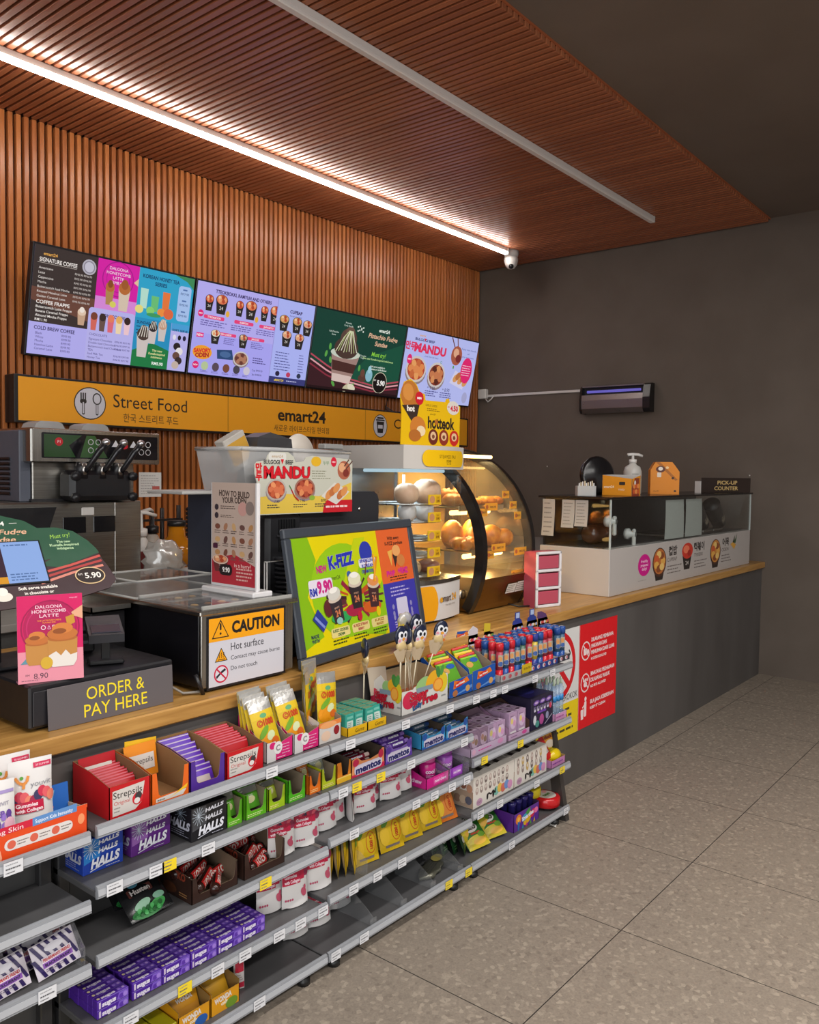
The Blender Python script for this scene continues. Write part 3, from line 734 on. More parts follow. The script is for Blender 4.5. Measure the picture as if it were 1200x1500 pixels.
# ------------------------------------------------------------------ posters on the counter front
P = Pr('p'); PW, PH = .415, .52
P.rect(0, 0, PW, PH, '#d8121c'); P.rect(0, 0, .003, PH, '#e8a0a0')
def nosign(P, x, y, r):
    P.ell(x, y, r, r, '#e8d0d0'); P.ell(x, y, r*.84, r*.84, '#d8121c'); 
for k, (y, ls) in enumerate(((.385, ['DILARANG MEMBAWA', 'MAKANAN DAN', 'MINUMAN DARI LUAR', 'NO OUTSIDE FOOD ALLOWED']), (.225, ['BINATANG PELIHARAAN', 'DILARANG MASUK', 'NO PETS ALLOWED']), (.095, ['SILA JAGA KEBERSIHAN', 'KEEP IT CLEAN']))):
    for j, t in enumerate(ls):
        last = j == len(ls)-1
        P.txt(t, .125, y+.012*(len(ls)-1)+.012-.032*j, .013 if last else .019, '#f0dcdc', al='l', bold=.035, w=.17 if last else min(.265, .0155*len(t)))
    if k < 2:
        nosign(P, .068, y, .048)
        if k == 0: P.poly([(.045, y-.02), (.075, y-.02), (.078, y+.012), (.042, y+.012)], '#f0dcdc'); P.ell(.088, y-.008, .012, .014, '#f0dcdc')
        else:
            P.ell(.068, y-.008, .018, .014, '#f0dcdc')
            for q in range(3): P.ell(.05+.018*q, y+.014, .007, .009, '#f0dcdc')
        P.line([(.036, y+.034), (.100, y-.034)], .008, '#e8d0d0')
    else:
        P.ell(.075, y+.048, .011, .012, '#f0dcdc'); P.rrect(.062, y-.04, .086, y+.036, .006, '#f0dcdc'); P.poly([(.03, y-.05), (.054, y-.05), (.058, y), (.026, y)], '#f0dcdc'); P.line([(.066, y+.02), (.044, y+.008)], .008, '#f0dcdc')
b = MB(); b.box(0, -.0015, 0, PW, 0, PH, C('#d8121c')); b.pr(P, (0, -.0016, 0))
solo(b, 'rules_poster', 'red rules poster with white pictograms on the counter front', 'poster', None, (3.66, YC-.0005, .243))
P = Pr('p'); P.rect(0, 0, .40, .52, '#d9d7d6'); P.rect(0, 0, .40, .165, '#e6c814')
P.ell(.2, .35, .165, .165, '#cf1420', 32); P.ell(.2, .35, .135, .135, '#d9d7d6', 32)
P.rect(.1, .335, .26, .36, '#2a2626'); P.rect(.27, .335, .3, .36, '#c84020'); P.line([(.29, .38), (.31, .40), (.295, .42)], .008, '#2a2626'); P.line([(.105, .445), (.295, .255)], .03, '#cf1420')
P.txt('DILARANG MEROKOK', .39, .192, .03, '#2a2626', al='r', w=.36); P.dashes(.03, .02, .38, .15, 4, '#4a4420', fill=.35)
b = MB(); b.box(0, -.0015, 0, .40, 0, .52, C('#d9d7d6')); b.pr(P, (0, -.0016, 0))
solo(b, 'no_smoking_poster', 'white and yellow no smoking poster on the counter front, half behind the shelf', 'poster', None, (3.257, YC-.0005, .243))
# ------------------------------------------------------------------ stepped display shelf, four bays
BAYS = {'left': (0.235, 0.965, (0.693, 0.536, 0.390)), 'second': (0.98, 1.714, (0.700, 0.561, 0.400, 0.232)),
        'third': (1.72, 2.452, (0.700, 0.561, 0.419, 0.247)), 'right': (2.457, 3.19, (0.700, 0.462, 0.265))}
BAYW = {'left': 'left bay cut by the picture edge', 'second': 'bay left of the middle holding the purple chews', 'third': 'bay right of the middle holding the yellow jelly bags', 'right': 'last bay beside the no smoking poster'}
for nm, (x0, x1, zs) in BAYS.items():
    r = root('display_shelf', 'grey steel display shelf, '+BAYW[nm], 'shelf', 'display shelf bays', (x0, 1.70, 0))
    w = x1-x0
    b = MB(); b.box(0, .192, .05, w, .2, .69, C('#4b4a4a', 's')); b.build('back_panel', r)
    for xx in (0.0, w-.03):
        b = MB(); b.box(xx, .165, 0, xx+.03, .191, .69, C('#2e2d2e', 's'), .003); b.build('upright', r)
    if nm == 'right':
        for k, zz in ((0, 0),):
            b = MB(); b.prism([(w-.012, .0, .0), (w-.012, .055, .0), (w-.012, .125, .45), (w-.012, .085, .45)], (.03, 0, 0), C('#3a3634', 's')); b.build('slanted_leg', r)
    for k, z in enumerate(zs+(0.075,)):
        b = MB(); b.box(0, 0, z-.03, w, .19, z-.014, SHELFGREY, .002); sh = b.build('shelf', r)
        b = MB(); b.prism([(0, -.002, z-.031), (0, -.010, z-.028), (0, -.008, z-.002), (0, -.003, z), (0, 0, z), (0, 0, z-.031)], (w, 0, 0), RAILGREY)
        b.prism([(0.001, -.0105, z-.024), (0.001, -.012, z-.022), (.001, -.0105, z-.008), (.001, -.009, z-.008)], (w-.002, 0, 0), C('#a9abb0', 'g')); b.build('price_rail', sh)
    b = MB(); b.box(0.01, .05, .0, w-.01, .19, .045, C('#2b2a2a', 's')); b.build('plinth', r)
    for xx in (.03, w-.09):
        b = MB(); b.lathe([(.02, 0), (.02, .015), (.012, .02), (.012, .046)], C('#1a1a1a', 's'), 12, (xx+.03, .03, 0)); b.build('foot', r)
# price tags in the rails
def tagmesh(c):
    b = MB(); b.box(-.02, -.0012, -.0005, .02, 0, .027, C(c, 's'))
    P = Pr('p'); P.dashes(-.016, .003, .004, .008, 1, '#77777a'); P.dashes(-.016, .010, .016, .017, 1, '#5a5a5e'); P.dashes(-.016, .02, .016, .024, 1, '#8a8a8e')
    b.pr(P, (0, -.0013, 0)); return b
TAGS = [('top shelf', .700, 'w', (.79, 1.49, 1.80, 2.06, 2.30, 2.46, 2.57, 2.65, 2.87, 3.01)), ('second shelf', .561, 'w', (1.02, 1.13, 1.28, 1.77, 2.09, 2.39)), ('second shelf', .561, 'y', (1.165, 1.83, 1.94)),
        ('third shelf', .400, 'y', (1.47,)), ('third shelf', .419, 'w', (1.82, 2.12, 2.22, 2.32, 2.41)), ('fourth shelf', .232, 'y', (1.21,)), ('fourth shelf', .232, 'w', (1.06, 1.31, 1.40, 1.52, 1.60, 1.69)),
        ('fourth shelf', .247, 'w', (1.82, 1.93, 2.05)), ('bottom shelf', .075, 'w', (1.45, 1.745, 1.87, 2.72, 3.15)), ('bottom shelf', .075, 'y', (2.31, 2.43)),
        ('second shelf of the right bay', .462, 'y', (2.52, 2.77)), ('lowest raised shelf of the right bay', .265, 'w', (2.50, 2.63, 2.90)), ('lowest raised shelf of the right bay', .265, 'y', (3.11,)), ('third shelf of the left bay', .390, 'w', (.86,))]
tm = {}
for sh, z, k, xs in TAGS:
    for x in xs:
        zz = z-.029 if not (sh == 'top shelf' and x < .9) else .664
        c = 'white' if k == 'w' else 'yellow'
        lab = '%s price tag clipped to the rail of the %s' % (c, sh)
        if k not in tm: tm[k] = solo(tagmesh('#d6d6da' if k == 'w' else '#e8cc28'), 'price_tag', lab, 'price tag', '%s tags on the %s' % (c, sh), (x, 1.6868, zz))
        else: again(tm[k], lab, (x, 1.6868, zz), group='%s tags on the %s' % (c, sh))
# clear dividers on the bottom shelf and the clear fence of the left bay
dv = None
for x, z, lab in ((1.93, .062, 'first'), (2.08, .062, 'second'), (2.24, .062, 'third'), (2.40, .062, 'fourth')):
    b = MB(); b.prism([(0, 0, 0), (0, .17, 0), (0, .17, .11), (0, .13, .11), (0, .02, .045), (0, 0, .03)], (.003, 0, 0), ACRYL)
    b.box(-.012, -.004, 0, .015, 0, .028, ACRYL)
    if not dv: dv = solo(b, 'shelf_divider', 'clear shelf divider on the bottom shelf, '+lab+' from the left', 'divider', 'clear dividers', (x, 1.706, z))
    else: again(dv, 'clear shelf divider on the bottom shelf, '+lab+' from the left', (x, 1.706, z))
b = MB(); b.prism([(0, 0, 0), (0, .17, 0), (0, .17, .12), (0, .10, .135), (0, .0, .05)], (.003, 0, 0), ACRYL)
solo(b, 'shelf_divider', 'clear end divider beside the striped mint packets in the left bay', 'divider', 'clear dividers', (.955, 1.706, .377))
b = MB(); b.prism([(0, 0, 0), (0, .17, 0), (0, .17, .09), (0, .03, .07), (0, .0, .05)], (.003, 0, 0), ACRYL)
d2 = solo(b, 'shelf_divider', 'clear divider left of the jelly bags on the fourth shelf', 'divider', 'clear dividers', (1.90, 1.706, .234))
again(d2, 'clear divider between the pink and purple gum trays', (2.335, 1.706, .406)); again(d2, 'clear divider right of the purple gum tray', (2.446, 1.706, .406))

# ------------------------------------------------------------------ counter: till, signs
CT = .8605
r = root('cash_drawer', 'black cash drawer on the worktop under the pink drink sign', 'cash drawer', None, (.955, 1.95, CT))
b = MB(); b.box(0, 0, .008, .405, .42, .115, C('#17161a', 's'), .005); b.build('body', r)
b = MB(); b.box(.008, -.004, .015, .397, 0, .1, C('#201f24', 's'), .002); b.build('drawer_front', r)
b = MB(); b.box(.03, .02, 0, .375, .4, .008, C('#0d0d0e', 's')); b.build('base', r)
b = MB(); b.box(0, 0, 0, .355, .004, .103, C('#5d5759', 's'), .001)
P = Pr(); P.txt('ORDER &', .183, .073, .032, '#e8cf1e', w=.165); P.txt('PAY HERE', .183, .03, .032, '#e8cf1e', w=.18); b.pr(P, (0, 0, 0))
solo(b, 'order_sign', 'grey sign with yellow order and pay lettering in front of the cash drawer', 'sign', None, (.995, 1.934, CT), (-3, 0, 0))
# pink drink stand
r = root('drink_sign', 'upright pink acrylic sign for a honeycomb latte on the cash drawer', 'sign', None, (.947, 1.987, .976), (-5, 0, -19))
w, h = .15, .212
b = MB(); b.box(0, 0, 0, w, .006, h, C('#c98aa6', 'g'), .001); b.build('panel', r)
b = MB(); b.box(0, 0.001, -.0, w, .06, .003, C('#c98aa6', 'g')); b.build('foot', r)
P = Pr('s'); P.rect(0, 0, w, h, '#c8185c'); P.rect(0, 0, w, h*.36, '#d88898'); P.ell(w*.5, h*.62, .062, .066, '#a81450', 28); P.ring(w*.5, h*.62, .068, .003, '#98104a', 28); P.ring(w*.5, h*.62, .056, .003, '#bc2462', 28)
for k, t in enumerate(['DALGONA', 'HONEYCOMB', 'LATTE']): P.txt(t, w*.48, h*(.865-.052*k), .0078, '#f0c8d4', w=[.062, .078, .044][k], bold=.01)
P.txt('THE LATTE EVERYONE IS', w*.48, h*.705, .0035, '#f09040', w=.055, bold=.02); P.txt('PLAYING FOR', w*.48, h*.68, .0035, '#f09040', w=.03, bold=.02)
P.ring(w*.39, h*.625, .0055, .0014, '#f0dce4', 16); P.line([(w*.455, h*.605), (w*.475, h*.645), (w*.50, h*.605), (w*.455, h*.605)], .0014, '#d89ab8'); P.line([(w*.53, h*.605), (w*.53, h*.645), (w*.575, h*.645), (w*.575, h*.605), (w*.53, h*.605)], .0014, '#f0dce4')
P.poly([(w*1, h*.86), (w*1, h*.70), (w*.86, h*.74), (w*.82, h*.78)], '#d8a080'); P.poly([(w*.73, h*.73), (w*.86, h*.76), (w*.88, h*.66), (w*.76, h*.62)], '#c08a30')
P.poly([(0.006, h*.22), (.03, h*.34), (.045, h*.22)], '#5a8a9a')
def latte(x, y, s):
    P.poly([(x-.022*s, y), (x+.022*s, y), (x+.029*s, y+.012*s), (x+.031*s, y+.062*s), (x-.031*s, y+.062*s), (x-.029*s, y+.012*s)], '#b8803e')
    if s > .9: P.poly([(x-.022*s, y), (x+.022*s, y), (x+.029*s, y+.012*s), (x+.030*s, y+.028*s), (x+.016*s, y+.024*s), (x+.006*s, y+.036*s), (x-.004*s, y+.024*s), (x-.014*s, y+.034*s), (x-.029*s, y+.026*s), (x-.029*s, y+.012*s)], '#d8d0c8')
    P.ell(x, y+.062*s, .031*s, .007*s, '#a8602a'); P.ell(x, y+.072*s, .032*s, .014*s, '#b86a30'); P.ell(x, y+.084*s, .022*s, .012*s, '#c87838'); P.ell(x-.006*s, y+.078*s, .014*s, .006*s, '#8a4a20')
latte(w*.29, h*.20, .85); latte(w*.68, h*.16, 1.12); P.ell(w*.43, h*.215, .014, .015, '#c8a030')
P.txt('8.90', w*.34, h*.075, .013, '#5a3a48', w=.032); P.txt('RM', w*.14, h*.09, .005, '#5a3a48'); P.dashes(w*.05, h*.02, w*.4, h*.04, 1, '#8a5a68'); P.txt('emart24', w*.86, h*.955, .004, '#e8b0c8')
b = MB(); b.pr(P, (0, 0, 0)); b.build('print', r)
# till screen with a cut-out board round it
r = root('till_display', 'till customer screen with a cut-out pistachio sundae board around it', 'screen', None, (.945, 2.10, 1.135), (-37, 0, -6))
out = [(-.30, .0), (-.05, .005), (.20, .02), (.31, .045), (.335, .07), (.325, .11), (.29, .20), (.255, .235), (.21, .25), (.16, .25), (.13, .275), (.07, .295), (0, .30), (-.1, .28), (-.3, .2)]
b = MB(); b.prism([(x, 0, z) for x, z in out], (0, .004, 0), C('#3a2328', 's')); 
P = Pr('s'); P.poly([(-.3, .14), (.15, .145), (.305, .175), (.29, .20), (.255, .235), (.21, .25), (.16, .25), (.13, .275), (.07, .295), (0, .30), (-.1, .28), (-.3, .2)], '#27503a'); P.poly([(.14, .13), (.19, .12), (.31, .16), (.305, .175), (.2, .165)], '#27503a')
for k in range(3): P.line([(.13, .105-.015*k), (.22, .125-.012*k), (.31, .15-.016*k)], .007, ['#c05048', '#a83a38', '#d08070'][k])
P.txt('emart24', .04, .268, .013, '#e8e4de', w=.075, bold=.03); P.line([(-.03, .268), (-.01, .268)], .0015, '#d8d4ce'); P.line([(.09, .268), (.11, .268)], .0015, '#d8d4ce')
P.txt('Pistachio Fudge', .035, .241, .016, '#d8a888', w=.19, sh=.3, bold=.02); P.txt('Sundae', .055, .217, .016, '#d8a888', w=.085, sh=.3, bold=.02)
P.txt('Must try!', .215, .222, .013, '#9ac848', w=.055, sh=.2, rot=.1); P.txt('The new', .22, .203, .0075, '#b0cca0', bold=.03); P.txt('Kunafa-inspired', .22, .192, .0075, '#b0cca0', bold=.03, w=.08); P.txt('indulgence', .22, .181, .0075, '#b0cca0', bold=.03)
P.ell(.265, .088, .042, .027, '#d8b888', 28); P.ell(.265, .088, .039, .024, '#23110f', 28); P.txt('5.90', .272, .088, .017, '#f0e8e0', w=.045, bold=.02); P.txt('RM', .238, .093, .006, '#f0e8e0')
P.txt('Soft serve available', .12, .065, .0085, '#ece4dc', w=.10, bold=.03); P.txt('in chocolate or', .12, .05, .0085, '#ece4dc', w=.075, bold=.03); P.ell(.03, .045, .022, .014, '#e0d8cc'); P.ell(.03, .06, .013, .012, '#e8e2d8'); P.txt('Chocolate', -.03, .045, .006, '#ece4dc'); P.txt('fudge', -.03, .034, .006, '#ece4dc')
b.pr(P, (0, 0, 0)); b.build('board', r)
b = MB(); b.box(-.19, -.004, .075, .155, .02, .21, C('#101014', 's'), .002); b.build('screen_housing', r)
P = Pr('e'); P.rect(-.185, .08, .15, .205, '#1a1214'); P.rect(-.185, .19, .05, .205, '#e8a020'); P.rect(-.185, .08, .055, .10, '#e8a020'); P.rect(.05, .08, .15, .205, '#94b4ee'); P.poly([(-.185, .10), (.05, .10), (.05, .19), (-.185, .19)], '#3a1c30')
plate(P, -.06, .15, .035, .022, ['#3a6a78', '#88a8a8', '#285058']); plate(P, -.01, .125, .04, .025, ['#3a6a78', '#a8b8b0', '#285058']); P.txt('SPICY', .02, .175, .01, '#f0a040', bold=.04, rot=.1); P.txt('BOWLS', .022, .162, .009, '#f0c040', bold=.04, rot=.1); P.txt('emart24', -.05, .09, .008, '#fff', bold=.02)
P.dashes(.058, .085, .145, .11, 3, '#5a7ab0'); P.dashes(.058, .19, .145, .2, 1, '#5a7ab0')
b = MB(); b.pr(P, (0, -.0045, 0)); b.build('display', r)
b = MB(); b.box(-.05, .021, .04, .05, .05, .16, C('#121216', 's'), .01); st = b.build('stand', r)
b = MB(); b.box(-.05, .10, -.158, .05, .14, .0, C('#121216', 's'), .01); b.box(-.10, .04, -.158, .10, .20, -.148, C('#121216', 's'), .004); o = b.build('stand_foot', st); o.rotation_euler = (math.radians(37), 0, 0)
# card reader and printer
r = root('receipt_printer', 'small black receipt printer behind the pink drink sign', 'printer', None, (1.13, 2.20, .977), (0, 0, -12))
b = MB(); b.box(0, 0, 0, .13, .16, .055, C('#141417', 's'), .008); b.build('body', r)
b = MB(); b.box(.008, .01, .055, .122, .13, .085, C('#232328', 'g'), .01); b.build('paper_cover', r)
b = MB(); b.box(.02, -.004, .03, .11, .0, .038, C('#55555c', 'g')); b.build('paper_slot', r)
r = root('card_reader', 'black card reader on a stand behind the pink drink sign', 'card reader', None, (1.155, 2.03, .977), (0, 0, -25))
b = MB(); b.box(0, 0, 0, .09, .07, .012, C('#101013', 's'), .004); b.box(.035, .03, .012, .055, .045, .07, C('#101013', 's')); b.build('stand', r)
b = MB(); b.prism([(0, 0, .06), (0, .13, .09), (0, .13, .112), (0, 0, .082)], (.09, 0, 0), C('#1e1e24', 's')); b.build('body', r)
P = Pr('s'); P.txt('PAY HERE', .045, .02, .008, '#b8b8c0', w=.05); b = MB(); b.prism([(.008, .012, .0855), (.082, .012, .0855), (.082, .06, .0965), (.008, .06, .0965)], (0, 0, .002), C('#3c3c48', 'f')); b.build('display', r)

# ------------------------------------------------------------------ hot food warmer with caution notice
r = root('oden_warmer', 'stainless hot food warmer with clear lids and a caution notice on its front', 'food warmer', None, (1.447, 1.94, CT))
OW, OD, OH = .352, .68, .235
b = MB(); b.box(0, .0, .014, OW, .012, OH, STEELH, .002); b.box(.0, .012, .014, OW, OD, OH-.01, C('#131216', 'g'), .003); b.build('body', r)
b = MB(); b.box(-.012, -.012, OH-.01, OW+.012, OD+.01, OH+.004, STEELH, .003); b.build('top_rim', r)
for xx in (.02, OW-.04):
    for yy in (.03, OD-.06):
        b = MB(); b.lathe([(.014, 0), (.016, .014)], C('#1a1a1c', 's'), 10, (xx+.01, yy, 0)); b.build('foot', r)
nx0, nx1, nz0, nz1 = .018, .318, .006, .219
P = Pr('s'); P.rrect(nx0, nz0, nx1, nz1, .004, '#18161a'); P.rect(nx0+.007, nz0+.007, nx1-.007, nz1-.007, '#c4c2ca'); P.rect(nx0+.007, nz0+.138, nx1-.007, nz1-.007, '#e59a10')
def warn(x, y, s, fill):
    P.poly([(x-.5*s, y-.42*s), (x+.5*s, y-.42*s), (x, y+.46*s)], '#1e1a18'); P.poly([(x-.42*s, y-.37*s), (x+.42*s, y-.37*s), (x, y+.36*s)], fill)
warn(.066, .179, .062, '#e59a10'); P.rrect(.063, .176, .069, .196, .002, '#1e1a18'); P.ell(.066, .166, .0035, .0035, '#1e1a18')
P.txt('CAUTION', .20, .179, .033, '#1e1a18', w=.185, bold=.045)
P.txt('Hot surface', .104, .122, .022, '#24222a', w=.125, al='l'); P.txt('Contact may cause burns', .104, .089, .0125, '#24222a', w=.19, al='l'); P.txt('Do not touch', .104, .058, .0125, '#24222a', w=.10, al='l')
warn(.069, .103, .046, '#e59a10')
for k in range(3): P.line([(.061+.008*k, .094), (.063+.008*k, .099), (.060+.008*k, .104), (.062+.008*k, .110)], .0018, '#1e1a18')
P.line([(.056, .0895), (.082, .0895)], .0022, '#1e1a18')
P.ell(.069, .047, .026, .026, '#c0143c', 28); P.ell(.069, .047, .0215, .0215, '#cfccd4', 28); P.poly([(.052, .034), (.066, .046), (.086, .056), (.082, .062), (.070, .056), (.062, .050), (.05, .042)], '#24222a'); P.line([(.0535, .0625), (.0845, .0315)], .0045, '#c0143c')
b = MB(); b.box(nx0, -.001, nz0, nx1, 0, nz1, C('#18161a', 's')); b.pr(P, (0, -.0012, 0)); b.build('caution_notice', r)
for xx in (.03, OW-.022):
    b = MB(); b.lathe([(.006, 0), (.005, .003)], STEEL, 10, (xx, OH*.965, 0)); o = b.build('screw', r); o.rotation_euler = (PI/2, 0, 0); o.location = (0, 0, 0)
    o.location = (0, -.0, 0); o.matrix_local = Matrix.Translation((xx, -.001, OH-.008)) @ Matrix.Rotation(PI/2, 4, 'X') @ Matrix.Translation((-xx, -OH*.965, 0))
b = MB(); b.box(.004, .0, OH+.006, OW-.004, .32, OH+.012, ACRYL, .002)
for yy in (.0, .314): b.box(.004, yy, OH+.004, OW-.004, yy+.008, OH+.016, C('#9a9894', 'g'), .002)
b.build('front_lid', r)
b = MB()
A = [(.0, .33, OH+.005), (OW, .33, OH+.005), (OW, .665, OH+.005), (0, .665, OH+.005)]; Bq = [(.03, .37, OH+.05), (OW-.03, .37, OH+.05), (OW-.03, .63, OH+.05), (.03, .63, OH+.05)]
b.add(A+Bq, [(0, 1, 5, 4), (1, 2, 6, 5), (2, 3, 7, 6), (3, 0, 4, 7), (4, 5, 6, 7)], ACRYL)
for q in (A, Bq):
    for i in range(4): b.tube([q[i], q[(i+1) % 4]], .004, C('#a4a29e', 'g'), 6)
b.build('rear_lid', r)
b = MB(); b.box(.01, .02, OH-.006, OW-.01, .64, OH-.0, C('#55504a', 'k'))
for k in range(6):
    for j in range(2): b.ball((.05+.05*k, .10+.15*j, OH-.004), .02, .02, .012, C(['#b08a50', '#8a5a30', '#c8b088'][(k+j) % 3], 's'), 10, 6)
b.build('food_wells', r)
b = MB(); b.tube([(.004, -.004, .0), (-.012, -.01, .03), (-.02, .0, .06)], .006, C('#18161a', 's')); b.tube([(.0, .0, .008), (-.04, .03, .006), (-.07, .05, .03), (-.09, .1, .006)], .004, C('#8a8278', 's')); b.build('cord', r)
r = root('serving_tray', 'shallow steel tray left of the hot food warmer', 'tray', None, (1.30, 2.27, CT))
b = MB(); b.box(0, 0, .21, .135, .24, .214, STEELH); 
for q in ((0, 0, .135, .004), (0, .236, .135, .24), (0, 0, .004, .24), (.131, 0, .135, .24)): b.box(q[0], q[1], .21, q[2], q[3], .228, STEELH)
b.build('pan', r)
b = MB(); b.box(.01, .02, 0, .125, .22, .209, C('#1a191c', 's'), .004); b.build('stand', r)
# how-to stand on the warmer (faces along the counter)
r = root('howto_sign', 'white framed sign of oden building steps standing on the food warmer', 'sign', None, (1.69, 2.215, CT+OH+.012), (0, 0, -90))
w, h = .235, .335
b = MB(); b.box(-.012, -.03, 0, w+.012, .05, .018, C('#d2cfd0', 'g'), .004); b.build('base', r)
b = MB(); b.box(0, .0, .018, w, .008, h+.018, C('#cfccce', 'g'), .002); b.box(w-.006, -.008, .018, w, .0, h+.018, C('#d8d5d6', 'g')); b.build('frame', r)
P = Pr('s'); P.rect(.006, .022, w-.008, h+.012, '#bda89c'); P.poly([(.006, .022), (w-.008, .022), (w-.008, .085), (.12, .12), (.006, .10)], '#b02a38')
P.txt('HOW TO BUILD', w*.5, h*.93, .018, '#4a3a34', w=.15, bold=.03, rot=-.03); P.txt('YOUR ODEN', w*.5, h*.87, .018, '#4a3a34', w=.12, bold=.03)
P.ell(.03, h*.80, .01, .01, '#3a3038'); P.dashes(.05, h*.78, .13, h*.82, 2, '#5a4a44'); P.ell(.16, h*.79, .022, .022, '#c89890'); P.ell(.195, h*.80, .02, .022, '#8a7a74'); P.ell(.03, h*.72, .01, .01, '#3a3038'); P.dashes(.05, h*.70, .13, h*.73, 2, '#5a4a44')
for j in range(3):
    for k in range(5):
        P.ell(.035+.041*k, h*(.615-.125*j), .013, .009, ['#7a4a3c', '#a8785c', '#c8a070', '#6a4a44', '#b88858'][(k+j*2) % 5], rot=k); P.dashes(.02+.041*k, h*(.545-.125*j), .052+.041*k, h*(.585-.125*j), 2, '#6a5a54')
P.rrect(.012, h*.40, .036, h*.45, .004, '#4a2038')
P.txt('In a hurry?', .16, h*.255, .012, '#f0d8d0', w=.08); bowl(P, .05, .06, .08, .06, '#c88a6a', '#d8c0b0', '#6a3030'); P.rrect(.045, .05, .11, .085, .015, '#231a1c'); P.txt('9.90', .08, .068, .015, '#f4f0ec', bold=.03); P.dashes(.13, .035, .21, .08, 4, '#d8a8a0')
b = MB(); b.pr(P, (0, 0, .006)); b.build('print', r)

# ------------------------------------------------------------------ coffee machines behind
r = root('coffee_cabinet', 'tall navy blue cabinet with a thin top behind the food warmer', 'cabinet', None, (1.825, 2.36, CT))
b = MB(); b.box(0, 0, 0, .13, .17, .555, C('#2a2d3a', 's'), .004); b.build('body', r)
b = MB(); b.box(.008, -.004, .01, .122, 0, .545, C('#2e313f', 's'), .002); b.build('door', r)
b = MB(); b.box(-.155, -.02, .556, .14, .19, .568, C('#a8a5a2', 's'), .003); b.build('top', r)
r = root('coffee_grinder', 'black coffee machine with ribbed side grille beside the navy cabinet', 'coffee machine', None, (1.90, 2.18, CT))
b = MB(); b.box(0, 0, 0, .165, .17, .49, C('#1d1d20', 's'), .015); b.build('body', r)
b = MB()
for k in range(7): b.box(.05+.012*k, -.004, .36, .056+.012*k, .004, .47, C('#111113', 's'))
b.box(.04, -.006, .41, .15, .002, .416, C('#2c2c30', 's')); b.build('grille', r)
b = MB()
for k in range(14): b.lathe([(.052, 0), (.056, .006), (.052, .012)], C('#242428', 'g'), 16, (.085, -.01, .12+.016*k))
b.build('ribbed_canister', r)
b = MB(); b.box(.0, -.08, 0, .165, 0, .02, C('#1a1a1d', 's'), .005); b.build('drip_tray', r)
r = root('coffee_machine', 'large black rounded coffee machine behind the framed drink poster', 'coffee machine', None, (2.07, 2.20, CT))
b = MB(); b.prism([(0, 0, 0), (.428, 0, 0), (.428, 0, .53), (.42, 0, .55), (.40, 0, .563), (.01, 0, .563), (0, 0, .555)], (0, .36, 0), C('#2b2b2f', 's')); b.build('body', r)
b = MB(); b.lathe([(.008, 0), (.007, .004)], C('#b8b6b4', 'm'), 12); o = b.build('screw', r); o.location = (.315, .001, .495); o.rotation_euler = (PI/2, 0, 0)
b = MB(); b.box(.02, -.008, .02, .41, 0, .40, C('#1c1c20', 's'), .003); b.build('front_panel', r)
r = root('wire_rack', 'thin white wire rack in front of the navy cabinet', 'rack', None, (1.81, 2.09, CT))
b = MB()
for dy in (0, -.012):
    b.tube([(0, dy, 0), (0, dy, .34), (.10, dy, .34), (.10, dy, 0)], .0025, C('#c4c2c0', 's'), 6)
b.tube([(0, -.012, .34), (0, 0, .34)], .0025, C('#c4c2c0', 's'), 6); b.build('frame', r)
# frosted bin on top
r = root('storage_bin', 'frosted plastic bin standing on the coffee machines', 'bin', None, (1.845, 2.215, 1.4245))
b = MB(); T = [(-.03, -.0, .15), (.50, -.0, .15), (.50, .25, .15), (-.03, .25, .15)]; Bt = [(.0, .01, .0), (.465, .01, .0), (.465, .24, .0), (0, .24, .0)]
b.add(Bt+T, [(0, 1, 5, 4), (1, 2, 6, 5), (2, 3, 7, 6), (3, 0, 4, 7), (3, 2, 1, 0)], FROST); b.build('tub', r)
b = MB()
for i in range(4): b.tube([T[i], T[(i+1) % 4]], .008, FROST, 6)
b.build('rim', r)
r = root('lid_stack', 'round white lid standing up in the frosted bin', 'lid', None, (2.16, 2.31, 1.45), (0, 0, 8))
b = MB(); b.lathe([(.085, 0), (.09, .004), (.088, .012), (.02, .016)], C('#c9bfb4', 's'), 28); o = b.build('disc', r); o.rotation_euler = (PI/2, 0, 0); o.location = (0, 0, .10)
b = MB(); b.prism([(-.08, -.04, 0), (.15, -.02, 0), (.13, -.01, .185), (.02, -.02, .205), (-.055, -.04, .185)], (0, .09, .0), C('#3c3b3e', 's'))
solo(b, 'paper_bag', 'folded dark grey bag poking out of the frosted bin', 'bag', None, (1.98, 2.30, 1.432))
b = MB(); b.box(0, 0, 0, .10, .05, .12, C('#aaa49c', 'c'), .003); b.box(.005, -.002, .02, .095, 0, .1, C('#b88a2c', 'c'))
solo(b, 'carton', 'small grey and yellow carton tilted out of the frosted bin', 'carton', None, (1.86, 2.30, 1.49), (0, -28, 0))
b = MB(); b.box(0, 0, 0, .10, .04, .02, C('#8c8a88', 's'), .003); solo(b, 'label_box', 'small grey box on the rim of the steamer side of the bin', 'box', None, (2.235, 2.24, 1.585))
